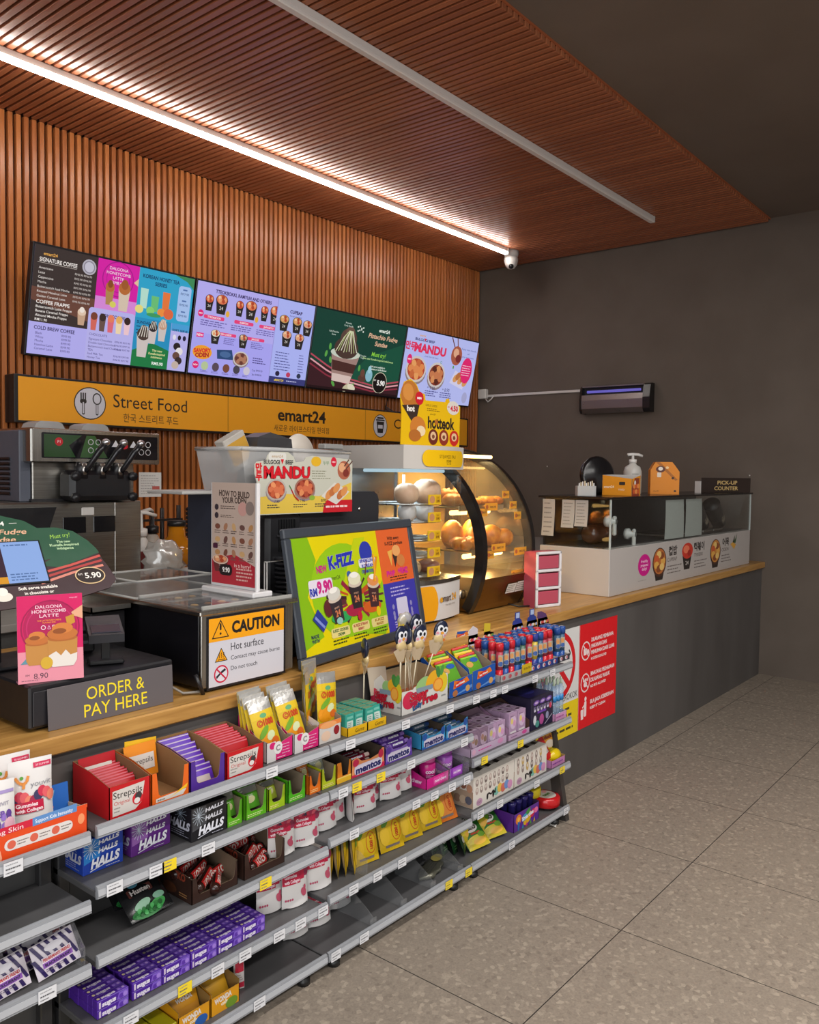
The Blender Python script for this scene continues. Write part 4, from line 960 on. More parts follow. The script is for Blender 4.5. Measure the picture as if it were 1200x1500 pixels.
# dumpling sign hung on the bin
w, h = .475, .215
out = [(.0, .0), (.47, .0), (.475, .005), (.475, .185), (.465, .195), (.40, .20), (.27, .205), (.235, .20), (.225, .185), (.185, .18), (.175, .20), (.15, .215), (.07, .215), (.055, .20), (.05, .185), (.01, .18), (.0, .17), (0.0, .14), (.01, .11)]
b = MB(); b.prism([(x, 0, z) for x, z in out], (0, .003, 0), C('#c8c4bc', 's'))
P = Pr('s'); P.poly(out, '#bdbcae'); P.poly([(.012, .003), (.47, .003), (.47, .11), (.3, .06), (.15, .07), (.012, .06)], '#d8b84a')
P.poly([(.32, .0), (.475, .0), (.475, .045), (.34, .045), (.325, .03)], '#c01c28'); P.dashes(.335, .012, .465, .03, 1, '#e8c8c8', fill=.4)
P.rrect(.06, .185, .14, .212, .008, '#d0cec8'); P.txt('emart24', .10, .2, .01, '#a8803c', w=.05); P.txt('BULGOGI', .075, .18, .014, '#3a3a38', w=.072, bold=.03); P.txt('BEEF', .155, .18, .014, '#3a3a38', w=.035, bold=.03); P.poly([(.115, .19), (.13, .19), (.1225, .172)], '#c81c28')
P.otxt('MANDU', .147, .145, .038, '#c81424', w=.215, bold=.05); P.txt('만', .018, .16, .022, '#c81424', bold=.06); P.txt('두', .018, .13, .022, '#c81424', bold=.06)
P.ell(.285, .185, .025, .018, '#d8a828'); P.txt('두부', .335, .18, .012, '#3a7a3c'); P.ell(.375, .185, .015, .018, '#c81c38'); P.txt('NEW', .375, .185, .006, '#fff')
P.dashes(.265, .12, .36, .155, 4, '#7a7a60', fill=.3)
plate(P, .095, .085, .046, .038, ['#a8432c', '#d0704a', '#c05a38', '#e09060'], '#b0a8a0'); plate(P, .23, .088, .05, .038, ['#8a2c20', '#c86a48', '#d88858', '#a84a34'], '#9a6a5a')
P.poly([(.31, .06), (.39, .028), (.46, .075), (.38, .11)], '#cfcac2')
for k in range(5): P.ell(.35+.02*k, .065+.012*(k % 3), .022, .014, ['#d08a50', '#b86a3c'][k % 2], rot=.8)
P.ell(.43, .155, .035, .035, '#a86048'); P.ell(.42, .165, .018, .018, '#d8a078'); P.ell(.44, .145, .016, .015, '#7a3028'); P.line([(.475, .19), (.44, .16)], .005, '#5a3a30'); P.line([(.455, .195), (.43, .17)], .005, '#5a3a30')
for x in (.09, .21, .315): P.txt('7.90' if x < .3 else '8.90', x+.008, .045, .010, '#2a2a28'); P.dashes(x-.035, .02, x+.035, .036, 2, '#4a4438')
P.line([(.165, .085), (.18, .06), (.2, .045)], .005, '#b02020'); P.ell(.265, .055, .014, .009, '#88a838'); P.line([(.155, .10), (.165, .085)], .004, '#4a7a38')
b.pr(P, (0, 0, 0))
solo(b, 'dumpling_sign', 'cut-out dumpling sign with big red headline hung on the frosted bin', 'sign', None, (1.83, 2.165, 1.35), (0, 0, 0))

# ------------------------------------------------------------------ framed drink poster
KL, KH = .815, .455
r = root('framed_poster', 'large dark framed poster for fizzy drinks leaning on the worktop', 'poster', None, (1.822, 1.918, CT+.006), (-10.5, 0, 9.0))
b = MB(); fwid = .034
b.box(0, 0, 0, KL, .02, fwid, C('#3b4048', 's'), .004); b.box(0, 0, KH-fwid, KL, .02, KH, C('#3b4048', 's'), .004); b.box(0, 0, fwid, fwid, .02, KH-fwid, C('#3b4048', 's'), .004); b.box(KL-fwid, 0, fwid, KL, .02, KH-fwid, C('#3b4048', 's'), .004); b.build('frame', r)
b = MB(); b.box(.1, .02, .012, .14, .10, .024, C('#2a2c30', 's')); b.box(.1, .02, .25, .14, .028, .30, C('#2a2c30', 's')); b.tube([(.12, .03, .28), (.12, .10, .03)], .008, C('#2a2c30', 's')); b.tube([(.7, .03, .28), (.7, .10, .03)], .008, C('#2a2c30', 's')); b.build('prop', r)
P = Pr('s'); X0, Y0, X1, Y1 = fwid, fwid, KL-fwid, KH-fwid
XS = X0+(X1-X0)*.685
P.rect(X0, Y0, XS, Y1, '#d6c400')
P.poly([(X0, Y1), (X0+.09, Y1), (X0+.12, Y1-.08), (X0+.05, Y0+.19), (X0+.11, Y0+.05), (X0, Y0+.02)], '#7fae10')
P.ell(X0+.27, Y0+.19, .20, .165, '#8cba14', 28); P.poly([(X0+.30, Y0+.03), (XS, Y0+.20), (XS, Y0+.03), (XS-.03, Y0)], '#8cba14'); P.poly([(X0+.36, Y1-.02), (X0+.43, Y1-.02), (X0+.22, Y0+.02), (X0+.16, Y0+.06)], '#b8c40c')
P.txt('NEW', X0+.145, Y1-.112, .022, '#c0207a', w=.06, bold=.08, rot=.05); P.otxt('K-FIZZ', X0+.265, Y1-.092, .042, '#2430a8', w=.155, bold=.05, rot=.06)
P.txt('emart24', X0+.215, Y1-.148, .014, '#40501c', w=.06); P.ell(X0+.30, Y1-.145, .014, .012, '#3a5a9a')
P.ell(X0+.425, Y1-.075, .042, .04, '#2c38a0'); P.rrect(X0+.37, Y1-.13, X0+.485, Y1-.098, .01, '#d8d4e0'); P.txt('SPARKLING', X0+.427, Y1-.106, .012, '#2c38a0', w=.10, bold=.04); P.txt('KOREAN', X0+.427, Y1-.125, .012, '#2c38a0', w=.08, bold=.04); P.txt('CREAM SODA', X0+.427, Y1-.145, .011, '#2c38a0', w=.09, bold=.04)
P.rrect(X0+.06, Y1-.205, X0+.195, Y1-.145, .01, '#d8d0dc'); P.txt('RM', X0+.083, Y1-.185, .024, '#2c38a0', bold=.06, w=.04); P.txt('9.90', X0+.148, Y1-.172, .038, '#c0207a', w=.085, bold=.08)
def fizz(x, y, s, rot, drink, top):
    S = Pr('s')
    S.poly([(-.032, 0), (.032, 0), (.043, .095), (-.043, .095)], drink); S.ell(0, .098, .046, .016, '#c8b8a8'); S.ell(0, .118, .044, .026, top); S.ell(0, .132, .028, .012, '#e8e4dc')
    S.txt('emart', 0, .062, .010, '#b08870', bold=.02); S.txt('24', 0, .038, .026, '#c8744c', bold=.03, w=.034)
    ca, sa = math.cos(rot), math.sin(rot)
    for vs, fs, c, fin in S.ops: P.ops.append(([(x+(a*ca-q*sa)*s, y+(a*sa+q*ca)*s) for a, q in vs], fs, c, fin))
for k in range(16):
    a = k*.393; P.line([(X0+.32+.06*math.cos(a), Y0+.15+.03*math.sin(a)), (X0+.32+.185*math.cos(a), Y0+.15+.075*math.sin(a))], .008+.005*(k % 3), ['#5a2a30', '#8a2038', '#b84a20', '#3a2028'][k % 4])
P.ell(X0+.22, Y0+.10, .06, .02, '#2c9a50'); P.ell(X0+.30, Y0+.115, .05, .022, '#a02040'); P.ell(X0+.42, Y0+.112, .06, .022, '#c85a20'); P.ell(X0+.15, Y0+.14, .025, .03, '#5a2428')
fizz(X0+.205, Y0+.085, .86, .14, '#33292e', '#c8c4bc'); fizz(X0+.325, Y0+.118, .90, 0, '#2c2428', '#d8d4b8'); fizz(X0+.435, Y0+.108, .84, -.1, '#40262a', '#d88a50')
P.line([(X0+.45, Y0+.20), (X0+.49, Y0+.29)], .012, '#d88a20'); P.line([(X0+.46, Y0+.20), (X0+.47, Y0+.30)], .01, '#e8a030'); P.line([(X0+.40, Y0+.23), (X0+.42, Y0+.28)], .006, '#6a2a28')
P.poly([(X0+.055, Y0+.115), (X0+.09, Y0+.145), (X0+.135, Y0+.095), (X0+.105, Y0+.065)], '#28388a'); P.line([(X0+.07, Y0+.12), (X0+.115, Y0+.08)], .01, '#7a88c8'); P.txt('MADE', X0+.06, Y0+.058, .011, '#2a3a4a', bold=.04); P.txt('WITH', X0+.06, Y0+.043, .011, '#2a3a4a', bold=.04)
for x, c, t1, t2, cc in ((.205, '#8ab8b0', 'K-FIZZ COOKIES', 'CREAM', '#2a5a30'), (.33, '#b82038', 'K-FIZZ STRAW', 'BERRY', '#a02838'), (.455, '#d8c010', 'K-FIZZ', 'MANGO', '#a06a10')):
    P.ell(X0+x, Y0+.09, .018 if x < .3 else .014, .012 if x < .3 else .018, c); P.rrect(X0+x-.055, Y0+.036, X0+x+.055, Y0+.068, .008, '#d8c880'); P.txt(t1, X0+x, Y0+.059, .009, cc, w=.09, bold=.04); P.txt(t2, X0+x, Y0+.045, .009, cc, bold=.04); P.dashes(X0+x-.05, Y0+.01, X0+x+.05, Y0+.032, 2, '#3a4a18')
P.rect(XS, Y0+(Y1-Y0)*.47, X1, Y1, '#d8602c'); P.rect(XS, Y0, X1, Y0+(Y1-Y0)*.47, '#3a36a0'); xm = (XS+X1)/2
P.txt('With every', xm, Y1-.035, .013, '#4a2418', bold=.03); P.txt('K-FIZZ purchase', xm, Y1-.055, .013, '#4a2418', w=.13, bold=.03)
P.poly([(xm-.055, Y1-.085), (xm-.02, Y1-.08), (xm-.035, Y1-.145)], '#e0a850'); P.poly([(xm-.02, Y1-.10), (xm+.03, Y1-.085), (xm-.01, Y1-.15)], '#3a2a24'); P.ell(xm+.01, Y1-.085, .03, .022, '#e0a060'); P.ell(xm+.035, Y1-.125, .03, .024, '#c87a40')
P.txt('PWP', xm-.05, Y1-.17, .02, '#c8208a', w=.06, bold=.08); P.txt('+RM2', xm+.04, Y1-.165, .022, '#c8208a', w=.075, bold=.06); P.dashes(xm-.06, Y1-.20, xm+.07, Y1-.18, 2, '#4a2418')
for k in range(3): P.dashes(xm-.07, Y0+.155-.014*k, xm+.07, Y0+.167-.014*k, 1, '#b0a8d8')
P.rrect(xm-.04, Y0+.045, xm+.04, Y0+.12, .006, '#c8c4dc'); 
for y in (.09, .065, .05): P.ell(xm+.066, Y0+y, .008, .01, '#8a86b8'); P.ell(xm-.066, Y0+y, .008, .01, '#8a86b8')
P.dashes(xm-.07, Y0+.008, xm+.07, Y0+.036, 3, '#b0a8d8')
b = MB(); b.box(X0-.004, .006, Y0-.004, X1+.004, .016, Y1+.004, C('#6a6a20', 's')); b.pr(P, (0, .006, 0)); b.build('print', r)
# ------------------------------------------------------------------ soft serve machine and steel cabinet
r = root('steel_cabinet', 'brushed steel cabinet carrying the soft serve machine', 'cabinet', None, (1.15, 3.38, .9305))
b = MB(); b.box(0, 0, 0, 1.035, .62, .425, STEEL, .004); b.build('body', r)
b = MB(); b.box(.90, -.004, .005, 1.03, .0, .42, STEEL, .002); b.box(.30, -.004, .005, .89, 0, .42, STEEL, .002); b.build('door', r)
b = MB()
for x in (.655, .795): b.box(x, -.008, .29, x+.105, .0, .36, C('#1a191b', 'f'), .002)
b.build('control_panel', r)
b = MB(); b.box(.74, -.007, .365, .80, 0, .40, C('#c4c0bc', 's'), .006); b.build('badge', r)
b = MB(); b.prism([(-.2, -.02, .18), (.54, -.02, .18), (.62, -.02, .405), (-.2, -.02, .405)], (0, .012, 0), C('#19181b', 's')); b.build('dark_panel', r)
r = root('soft_serve_machine', 'steel soft serve machine with three black levers and side vents', 'soft serve machine', None, (1.72, 3.385, 1.3565))
b = MB(); b.box(-.01, .06, 0, .47, .55, .2, STEEL, .004); b.box(-.02, .05, 0.0, .48, .56, .012, C('#2a292b', 's')); b.build('body', r)
b = MB(); b.box(-.045, .0, .165, .57, .56, .31, STEELH, .006); b.build('header', r)
P = Pr('f'); P.rrect(.0, .185, .555, .292, .006, '#17161a'); P.poly([(.01, .19), (.15, .19), (.12, .24), (.18, .285), (.01, .285)], '#2f4a2c'); P.poly([(.17, .19), (.30, .19), (.24, .285), (.2, .285)], '#3a5c34')
P.ell(.075, .255, .018, .018, '#b8242c'); P.txt('P1', .075, .255, .012, '#f0d0d0')
for x in (.22, .255): P.ring(x, .258, .013, .003, '#b8b8bc'); P.ring(x, .222, .013, .003, '#b8b8bc')
for x in (.47, .505): P.ring(x, .255, .014, .003, '#c8c8cc'); P.ring(x, .22, .014, .003, '#c8c8cc')
P.ell(.385, .245, .016, .014, '#c82838'); P.poly([(.32, .24), (.34, .27), (.36, .24)], '#d8d8dc'); P.poly([(.41, .24), (.43, .27), (.45, .24)], '#d8d8dc')
b = MB(); b.pr(P, (0, -.0005, 0)); b.build('control_panel', r)
b = MB(); b.box(.10, -.055, .005, .395, .06, .135, C('#17161a', 's'), .02)
for x in (.16, .245, .33): b.lathe([(.03, -.0), (.03, .05), (.02, .07)], C('#17161a', 's'), 14, (x, -.03, .1))
b.build('dispenser_block', r)
for k, x in enumerate((.16, .245, .33)):
    b = MB(); b.tube([(x, -.04, .12), (x+.008, -.075, .15), (x+.04, -.10, .215), (x+.062, -.11, .25)], [.012, .012, .014, .015], C('#1f1e22', 'g'), 10); lv = b.build('lever', r)
    b = MB(); b.ball((x+.066, -.112, .256), .018, .018, .016, C('#c8c8cc', 'm')); b.build('lever_cap', lv)
    b = MB(); b.lathe([(.012, 0), (.014, .02), (.012, .05)], C('#b0aca8', 'm'), 12, (x, -.05, .115)); b.build('plunger', r)
for x, z in ((.115, .02), (.385, .02), (.385, .11), (.115, .11)):
    b = MB()
    b.lathe([(.02, 0), (.02, .02)], C('#1c1c20', 's'), 8); o = b.build('knob', r); o.location = (x, -.055, z); o.rotation_euler = (PI/2, 0, 0)
b = MB(); b.box(-.06, .07, .0, -.011, .55, .30, C('#565a66', 's'), .004)
for j in range(3):
    for i in range(12 if j else 13):
        if j == 0 and i > 7: continue
        y = .15+.13*j; z = .025+.021*i
        b.prism([(-.060, y, z), (-.060, y+.11, z), (-.066, y+.11, z+.006), (-.066, y, z+.006)], (0.001, 0, .008), C('#16161a', 's'))
b.build('vent_panel', r)
b = MB()
for x in (.10, .32): b.prism([(x-.075, 0, 0), (x+.075, 0, 0), (x+.06, 0, .03), (x+.04, 0, .04), (x-.04, 0, .04), (x-.06, 0, .03)], (0, .12, 0), FROST)
o = b.build('hopper_lid', r); o.location = (.04, .2, .31)
b = MB(); b.box(.0, 0, 0, .12, .002, .115, C('#c4c0bc', 'p')); P = Pr(); P.dashes(.01, .01, .11, .105, 8, '#8a8684', fill=.25); P.rect(.07, .035, .11, .05, '#a85048'); b.pr(P, (0, 0, 0))
solo(b, 'paper_notice', 'white paper notice stuck beside the soft serve machine', 'notice', None, (2.20, 3.42, 1.37))
# bottles on the back counter
def bottle(prof, m): b = MB(); b.lathe(prof, m, 18); return b
BZ = .9305
r = root('syrup_bottle', 'orange round-bellied syrup bottle with black cap on the back counter', 'bottle', None, (2.42, 3.44, BZ+.06))
b = MB(); b.lathe([(.055, 0), (.06, .01), (.05, .03), (.052, .045), (.085, .09), (.088, .12), (.07, .16), (.042, .185), (.038, .235)], C('#b06c12', 'f')); b.build('body', r)
b = MB(); b.lathe([(.044, .235), (.044, .262)], C('#1a1819', 's')); b.build('cap', r)
b = MB(); b.lathe([(.055, -.06), (.055, 0)], C('#2a2626', 's')); b.build('holder', r)
for nm, lab, x, y, cb, cp in (('pump_bottle', 'white pump bottle behind the crumpled clear bag', 2.26, 3.50, '#cfc9c4', '#d4cfca'), ('pump_bottle', 'dark brown pump bottle with black pump left of the orange syrup', 2.41, 3.63, '#c4b8ac', '#1b191b')):
    r = root(nm, lab, 'bottle', None, (x, y, BZ))
    b = MB(); b.lathe([(.04, 0), (.042, .01), (.042, .20), (.03, .235), (.018, .25)], C(cb, 's')); b.build('body', r)
    b = MB(); b.box(-.03, -.0435, .07, .03, -.040, .18, C('#8a3a3a' if cb[1] == 'c' and cp[1] == 'd' else '#2a2426')); b.build('label', r)
    b = MB(); b.lathe([(.032, .25), (.032, .285), (.012, .29), (.009, .36)], C(cp, 's'), 14); b.tube([(0, 0, .36), (-.02, -.01, .37), (-.075, -.02, .36), (-.08, -.02, .34)] if cp[1] == '1' else [(-.02, 0, .365), (.03, 0, .36), (.085, 0, .345)], .009, C('#d8d2cc', 's')); b.build('pump', r)
b = MB()
def crumple(px, py, pz): return 1+.18*math.sin(7*px+3*pz)*math.cos(6*py)+.10*math.sin(13*pz+5*px)
b.ball((0, 0, .085), .095, .08, .095, BAGGY, 22, 14, crumple); solo(b, 'plastic_bag', 'crumpled clear plastic bag beside the steel cabinet', 'bag', None, (2.28, 3.35, BZ+.06))
r = root('container_box', 'pale plastic box with a handwritten label under the clear bag', 'box', None, (2.19, 3.26, BZ))
b = MB(); b.box(0, 0, 0, .19, .16, .065, C('#6a6460', 's'), .004); b.build('body', r)
b = MB(); P = Pr(); P.rect(.01, .008, .065, .058, '#c9c2ba'); P.dashes(.014, .012, .06, .05, 4, '#6a6260'); b.pr(P, (0, 0, 0)); b.build('label', r)
for x, lab, t in ((2.40, 'blue tin with pale lid in front of the orange syrup', ''), (2.465, 'dark tin with white letters beside the blue tin', 'US')):
    r = root('tin', lab, 'tin', None, (x, 3.30, BZ))
    b = MB(); b.lathe([(.043, 0), (.043, .095)], C('#27305e' if not t else '#25232c', 'g')); b.build('body', r)
    b = MB(); b.lathe([(.045, .095), (.045, .103), (.03, .105)], C('#b8b4b0', 's')); b.build('lid', r)
    if t:
        P = Pr('s'); P.txt('US', 0, .04, .032, '#c8c4c8', w=.05); b = MB(); b.pr(P, fn=lambda u, v, w: ((.0432+w)*math.sin(u/.043-.3), -(.0432+w)*math.cos(u/.043-.3), v)); b.build('label', r)
r = root('milk_carton', 'white and red gable top carton right of the orange syrup', 'carton', None, (2.58, 3.46, BZ), (0, 0, 12))
b = MB(); b.prism([(0, 0, 0), (.075, 0, 0), (.075, 0, .20), (.06, 0, .24), (.015, 0, .24), (0, 0, .20)], (0, .075, 0), C('#c4b8b0', 's')); b.build('body', r)
P = Pr(); P.rect(.0, .0, .045, .075, '#3a1c24'); P.poly([(0, .08), (.075, .12), (.075, .19), (0, .15)], '#8a2028'); b = MB(); b.pr(P, (0, 0, 0)); b.build('label', r)
r = root('bottle_rack', 'dark metal bottle rack at the foot of the slatted wall', 'rack', None, (2.23, 3.75, BZ))
b = MB()
for x in (0, .12, .42):
    b.tube([(x, 0, 0), (x, 0, .38)], .012, C('#1c1a1c', 's')); b.tube([(x, .15, 0), (x, .15, .36)], .012, C('#1c1a1c', 's'))
b.box(-.02, -.01, .30, .44, .01, .312, C('#1c1a1c', 's')); b.box(-.02, -.01, .20, .16, .16, .21, C('#1c1a1c', 's')); b.build('frame', r)
r = root('napkin_holder', 'cream box with dark dots behind the pump bottles', 'dispenser', None, (2.34, 3.95, BZ))
b = MB(); b.box(0, 0, 0, .22, .1, .325, C('#b8ac98', 's'), .01); b.build('body', r)
P = Pr(); P.ell(.05, .27, .006, .006, '#2a2626'); P.ell(.03, .24, .006, .006, '#2a2626'); b = MB(); b.pr(P, (0, 0, 0)); b.build('marks', r)
b = MB()
for k in range(8): b.lathe([(.022, 0), (.026, .012), (.016, .02)], C('#242022', 'g'), 12, (0, 0, .30+.022*k) if 0 else (0, 0, .022*k+.2))
b.lathe([(.035, 0), (.035, .2)], C('#1e1c1e', 's'), 14); solo(b, 'cup_stack', 'stack of small black lids on the back counter by the navy cabinet', 'cups', None, (2.66, 3.66, BZ))

# ------------------------------------------------------------------ bun steamer
r = root('bun_steamer', 'white and glass bun steamer with round wire shelves on the worktop', 'steamer', None, (2.61, 2.168, CT))
SWd, SDp = .405, .38
def sfront(x): return -.035*math.sin(PI*min(1, max(0, (x+.0)/SWd)))   # bowed front
def bowed(z0, z1, m, inset=0.0, n=14, y1=SDp):
    pts = [(inset+(SWd-2*inset)*i/n, sfront(inset+(SWd-2*inset)*i/n)+inset, z0) for i in range(n+1)]
    b = MB(); b.prism(pts+[(SWd-inset, y1-inset, z0), (inset, y1-inset, z0)], (0, 0, z1-z0), m); return b
bowed(.0, .012, C('#2a2a2c', 's'), .02).build('foot', r)
o = bowed(.012, .168, C('#cfccca', 's')).build('base', r)
P = Pr('s'); P.ell(.115, .07, .085, .10, '#e8a014', 30); P.txt('emart', .262, .09, .03, '#5a4a40', w=.085, bold=.02); P.txt('24', .335, .09, .03, '#e0a020', w=.045, bold=.02); P.txt('Your daily Korea', .30, .06, .009, '#8a827c', w=.09); P.txt('e', .222, .09, .03, '#e0a020', bold=.03)
b = MB(); P2 = Pr('s'); P2.sub(P, 0, 0); P2.clamp(.003, .003, SWd-.003, .15); b.pr(P2, fn=lambda u, v, w: (u, sfront(u)-w-.003, v+.012)); b.build('print', r)
bowed(.168, .185, STEELH, -.003).build('trim', r)
bowed(.655, .752, C('#c0bab4', 's'), -.006).build('header', r)
P = Pr('g'); P.rect(.118, .665, .37, .735, '#e8b810', 24); P.ell(.118, .70, .033, .035, '#e8b810', 24); P.ell(.37, .70, .026, .035, '#e8b810', 24); P.txt('STEAMED PAU', .25, .708, .014, '#6a5210', w=.13); P.txt('찐빵', .255, .685, .016, '#5a4a10')
b = MB(); b.pr(P, fn=lambda u, v, w: (u, sfront(u)-.0095-w, v)); b.build('badge', r)
b = MB(); n = 14
pts = [(SWd*i/n, sfront(SWd*i/n)) for i in range(n+1)]
b.sheet(lambda u, v: (SWd*u, sfront(SWd*u), .185+.47*v), 14, 1, GLASS)
b.sheet(lambda u, v: (0, SDp*(1-u), .185+.47*v), 1, 1, GLASS); b.sheet(lambda u, v: (SWd, SDp*u, .185+.47*v), 1, 1, GLASS); b.build('glass', r)
b = MB(); b.box(0, SDp-.006, .185, SWd, SDp, .655, C('#8a8c8e', 'm')); b.build('back_plate', r)
for x in (.003, SWd-.009):
    b = MB(); b.box(x, SDp-.016, .185, x+.006, SDp-.006, .655, C('#a8a6a4', 'm')); b.build('post', r)
b = MB(); b.box(.04, .06, .64, SWd-.04, .26, .654, C('#b8d4e0', 'e'), .004); b.build('lamp', r)
for k, z in enumerate((.505, .43, .352, .28, .20)):
    b = MB(); cx, cy, R_ = SWd/2, .165, .165
    b.lathe([(R_, 0), (R_+.004, .002), (R_, .004)], STEELH, 30, (cx, cy, z), False); b.tube([(cx+R_*math.cos(a*PI/15), cy+R_*math.sin(a*PI/15), z) for a in range(31)], .005, C('#b8b6b4', 'm'), 6)
    b.tube([(cx+.8*R_*math.cos(a*PI/15), cy+.8*R_*math.sin(a*PI/15), z) for a in range(31)], .003, C('#b8b6b4', 'm'), 6)
    for q in range(-5, 6):
        hh = math.sqrt(max(0, R_**2-(q*.03)**2)); b.tube([(cx+q*.03, cy-hh, z), (cx+q*.03, cy+hh, z)], .0022, C('#9a9896', 'm'), 6)
    b.build('shelf', r)
    b = MB(); P = Pr('s'); P.rect(0, 0, .085, .042, '#e8b820'); P.ell(.025, .021, .018, .016, '#c88a60'); P.rect(.05, .006, .08, .036, '#d8a010'); P.txt('RM', .065, .028, .006, '#5a4010'); P.txt('3.90', .065, .015, .009, '#5a2010', bold=.03)
    b.box(.15, -.016, z+.0, .235, -.013, z+.042, C('#e8b820')); b.pr(P, (.15, -.0165, z)); b.build('price_card', r)
b = MB(); b.tube([(SWd/2, .165, .19), (SWd/2, .165, .63)], .006, C('#b8b6b4', 'm')); b.build('spindle', r)
def bun(name, lab, x, y, z, s, m, grp, sq=.7):
    b = MB(); b.ball((0, 0, s*sq*.86), s, s, s*sq, m, 18, 9, lambda a, q, c: 1+(.05*math.cos(6*math.atan2(q, a)) if c > .2 else 0))
    return solo(b, name, lab, 'bun', grp, (2.61+x, 2.168+y, CT+z))
bun('steamed_bun', 'large pale bun on the left of the top steamer shelf', .12, .08, .507, .055, BUN, 'buns in the steamer', .85)
bun('steamed_bun', 'large pale bun on the right of the top steamer shelf', .27, .09, .507, .066, BUN, 'buns in the steamer', .85)
bun('steamed_bun', 'white pointed bun on the left of the second steamer shelf', .15, .10, .432, .042, C('#cfcac8', 's'), 'buns in the steamer', 1.0)
bun('steamed_bun', 'white pointed bun on the right of the second steamer shelf', .28, .11, .432, .045, C('#cfcac8', 's'), 'buns in the steamer', 1.05)
bun('steamed_bun', 'pale bun at the left end of the fourth steamer shelf', .10, .10, .282, .045, BUN, 'buns in the steamer', .8)
bun('steamed_bun', 'cream bun left on the lowest steamer shelf', .15, .08, .202, .05, C('#b89a70', 's'), 'buns in the steamer', .7)
bun('steamed_bun', 'brown sweet potato bun right on the lowest steamer shelf', .28, .08, .202, .052, C('#8a5a48', 's'), 'buns in the steamer', .6)
# hotteok sign on top
out = [(.0, .0), (.405, .0), (.408, .18), (.33, .195), (.325, .21), (.305, .205), (.30, .192), (.16, .19), (.155, .215), (.12, .22), (.10, .25), (.06, .27), (.02, .255), (-.005, .20), (.005, .12)]
b = MB(); b.prism([(x, 0, z) for x, z in out], (0, .003, 0), C('#e0b010', 's')); P = Pr('s')
P.poly([(.0, .001), (.405, .001), (.406, .178), (.33, .19), (.14, .186), (.004, .15)], '#e2b40c'); P.ell(.055, .205, .058, .058, '#b8702c'); P.ell(.045, .215, .035, .035, '#d08a40')
P.poly([(.005, .16), (.12, .17), (.09, .075)], '#3a2a24'); P.txt('hot', .062, .15, .022, '#e8e0d8', bold=.06, w=.05); P.ell(.11, .075, .052, .045, '#c87a30'); P.ell(.13, .06, .03, .022, '#e8d0a8'); P.ell(.09, .04, .04, .025, '#b0682a')
P.ell(.118, .195, .028, .028, '#c81c2c'); P.txt('NEW', .118, .195, .009, '#fff', bold=.04); P.txt('GARLIC CHEESE', .20, .17, .009, '#6a4a10', w=.08); P.dashes(.17, .145, .27, .16, 2, '#8a6a10')
P.ell(.355, .17, .045, .03, '#d8d0c8'); P.txt('4.50', .362, .168, .022, '#c81c3c', w=.055, bold=.04); P.txt('RM', .322, .172, .008, '#c81c3c')
P.txt('hotteok', .272, .10, .048, '#2a201c', w=.19, bold=.035); P.ell(.235, .102, .011, .013, '#b06a28'); P.txt('emart24', .21, .135, .008, '#5a4010')
for x, c in ((.215, '#6a2a1c'), (.29, '#8a3020'), (.365, '#c02820')): P.ell(x, .038, .034, .034, c); P.ell(x, .043, .02, .018, '#e0b890'); P.ell(x, .04, .01, .009, '#7a4a30')
b.pr(P, (0, 0, 0)); solo(b, 'pancake_sign', 'cut-out yellow pancake sign standing on top of the bun steamer', 'sign', None, (2.60, 2.175, CT+.753))

# ------------------------------------------------------------------ round heated display case
r = root('pastry_warmer', 'drum shaped glass pastry warmer with black rims beside the bun steamer', 'display case', None, (3.07, 2.14, CT), (0, 0, 1))
WW, RR, CY_, CZ_ = .46, .50, .44, .27
zb = .006; 
def arc(t0, t1, n, R=RR): return [(CY_-R*math.cos(t0+(t1-t0)*i/n), CZ_+R*math.sin(t0+(t1-t0)*i/n)) for i in range(n+1)]
ta = -math.asin((CZ_-zb)/RR); tb = math.radians(88)
for nm, x, wd in (('left_rim', 0, .035), ('right_rim', WW-.03, .03)):
    b = MB(); o1 = arc(ta, tb, 26); i1 = arc(ta, tb, 26, RR-.045)
    b.prism([(x, y, z) for y, z in o1]+[(x, y, z) for y, z in reversed(i1)], (wd, 0, 0), C('#1b1716', 'g')); b.build(nm, r)
b = MB(); a1 = arc(ta+.32, tb, 24, RR-.006)
b.sheet(lambda u, v: (.03+(WW-.055)*u, a1[min(24, int(round(v*24)))][0], a1[min(24, int(round(v*24)))][1]), 1, 24, AMBER); b.build('front_glass', r)
for x, nm in ((.03, 'side_glass'), (WW-.02, 'side_glass')):
    b = MB(); aa = arc(ta+.2, tb, 24, RR-.03); b.prism([(x, y, z) for y, z in aa]+[(x, CY_, .10)], (.004, 0, 0), AMBER); b.build(nm, r)
b = MB(); a2 = arc(ta, ta+.34, 6, RR-.002); b.prism([(.035, y, z) for y, z in a2]+[(.035, CY_+.05, a2[-1][1]), (.035, CY_+.05, zb)], (WW-.065, 0, 0), C('#8a7048', 'm')); b.build('base', r)
b = MB(); b.box(.03, CY_+.03, .1, WW-.025, CY_+.045, CZ_+RR-.01, C('#c0a066', 's')); b.build('back_panel', r)
b = MB(); b.lathe([(.022, 0), (.022, .012), (.008, .014)], C('#c8c4c0', 'm'), 16); o = b.build('lock', r); o.location = (.02, .075, .085); o.rotation_euler = (PI/2, 0, 0)
b = MB(); P = Pr(); P.rect(.0, 0, .08, .05, '#d8d4cc'); P.rect(.085, 0, .17, .055, '#d8d4cc'); P.dashes(.005, .005, .075, .045, 4, '#8a8680'); P.dashes(.09, .005, .165, .05, 4, '#8a8680'); b.pr(P, (.25, CY_-math.sqrt(RR*RR-(.075-CZ_)**2)+.003, .075), (1, 0, 0), (0, -.36, .933), base=.004); b.build('notice', r)
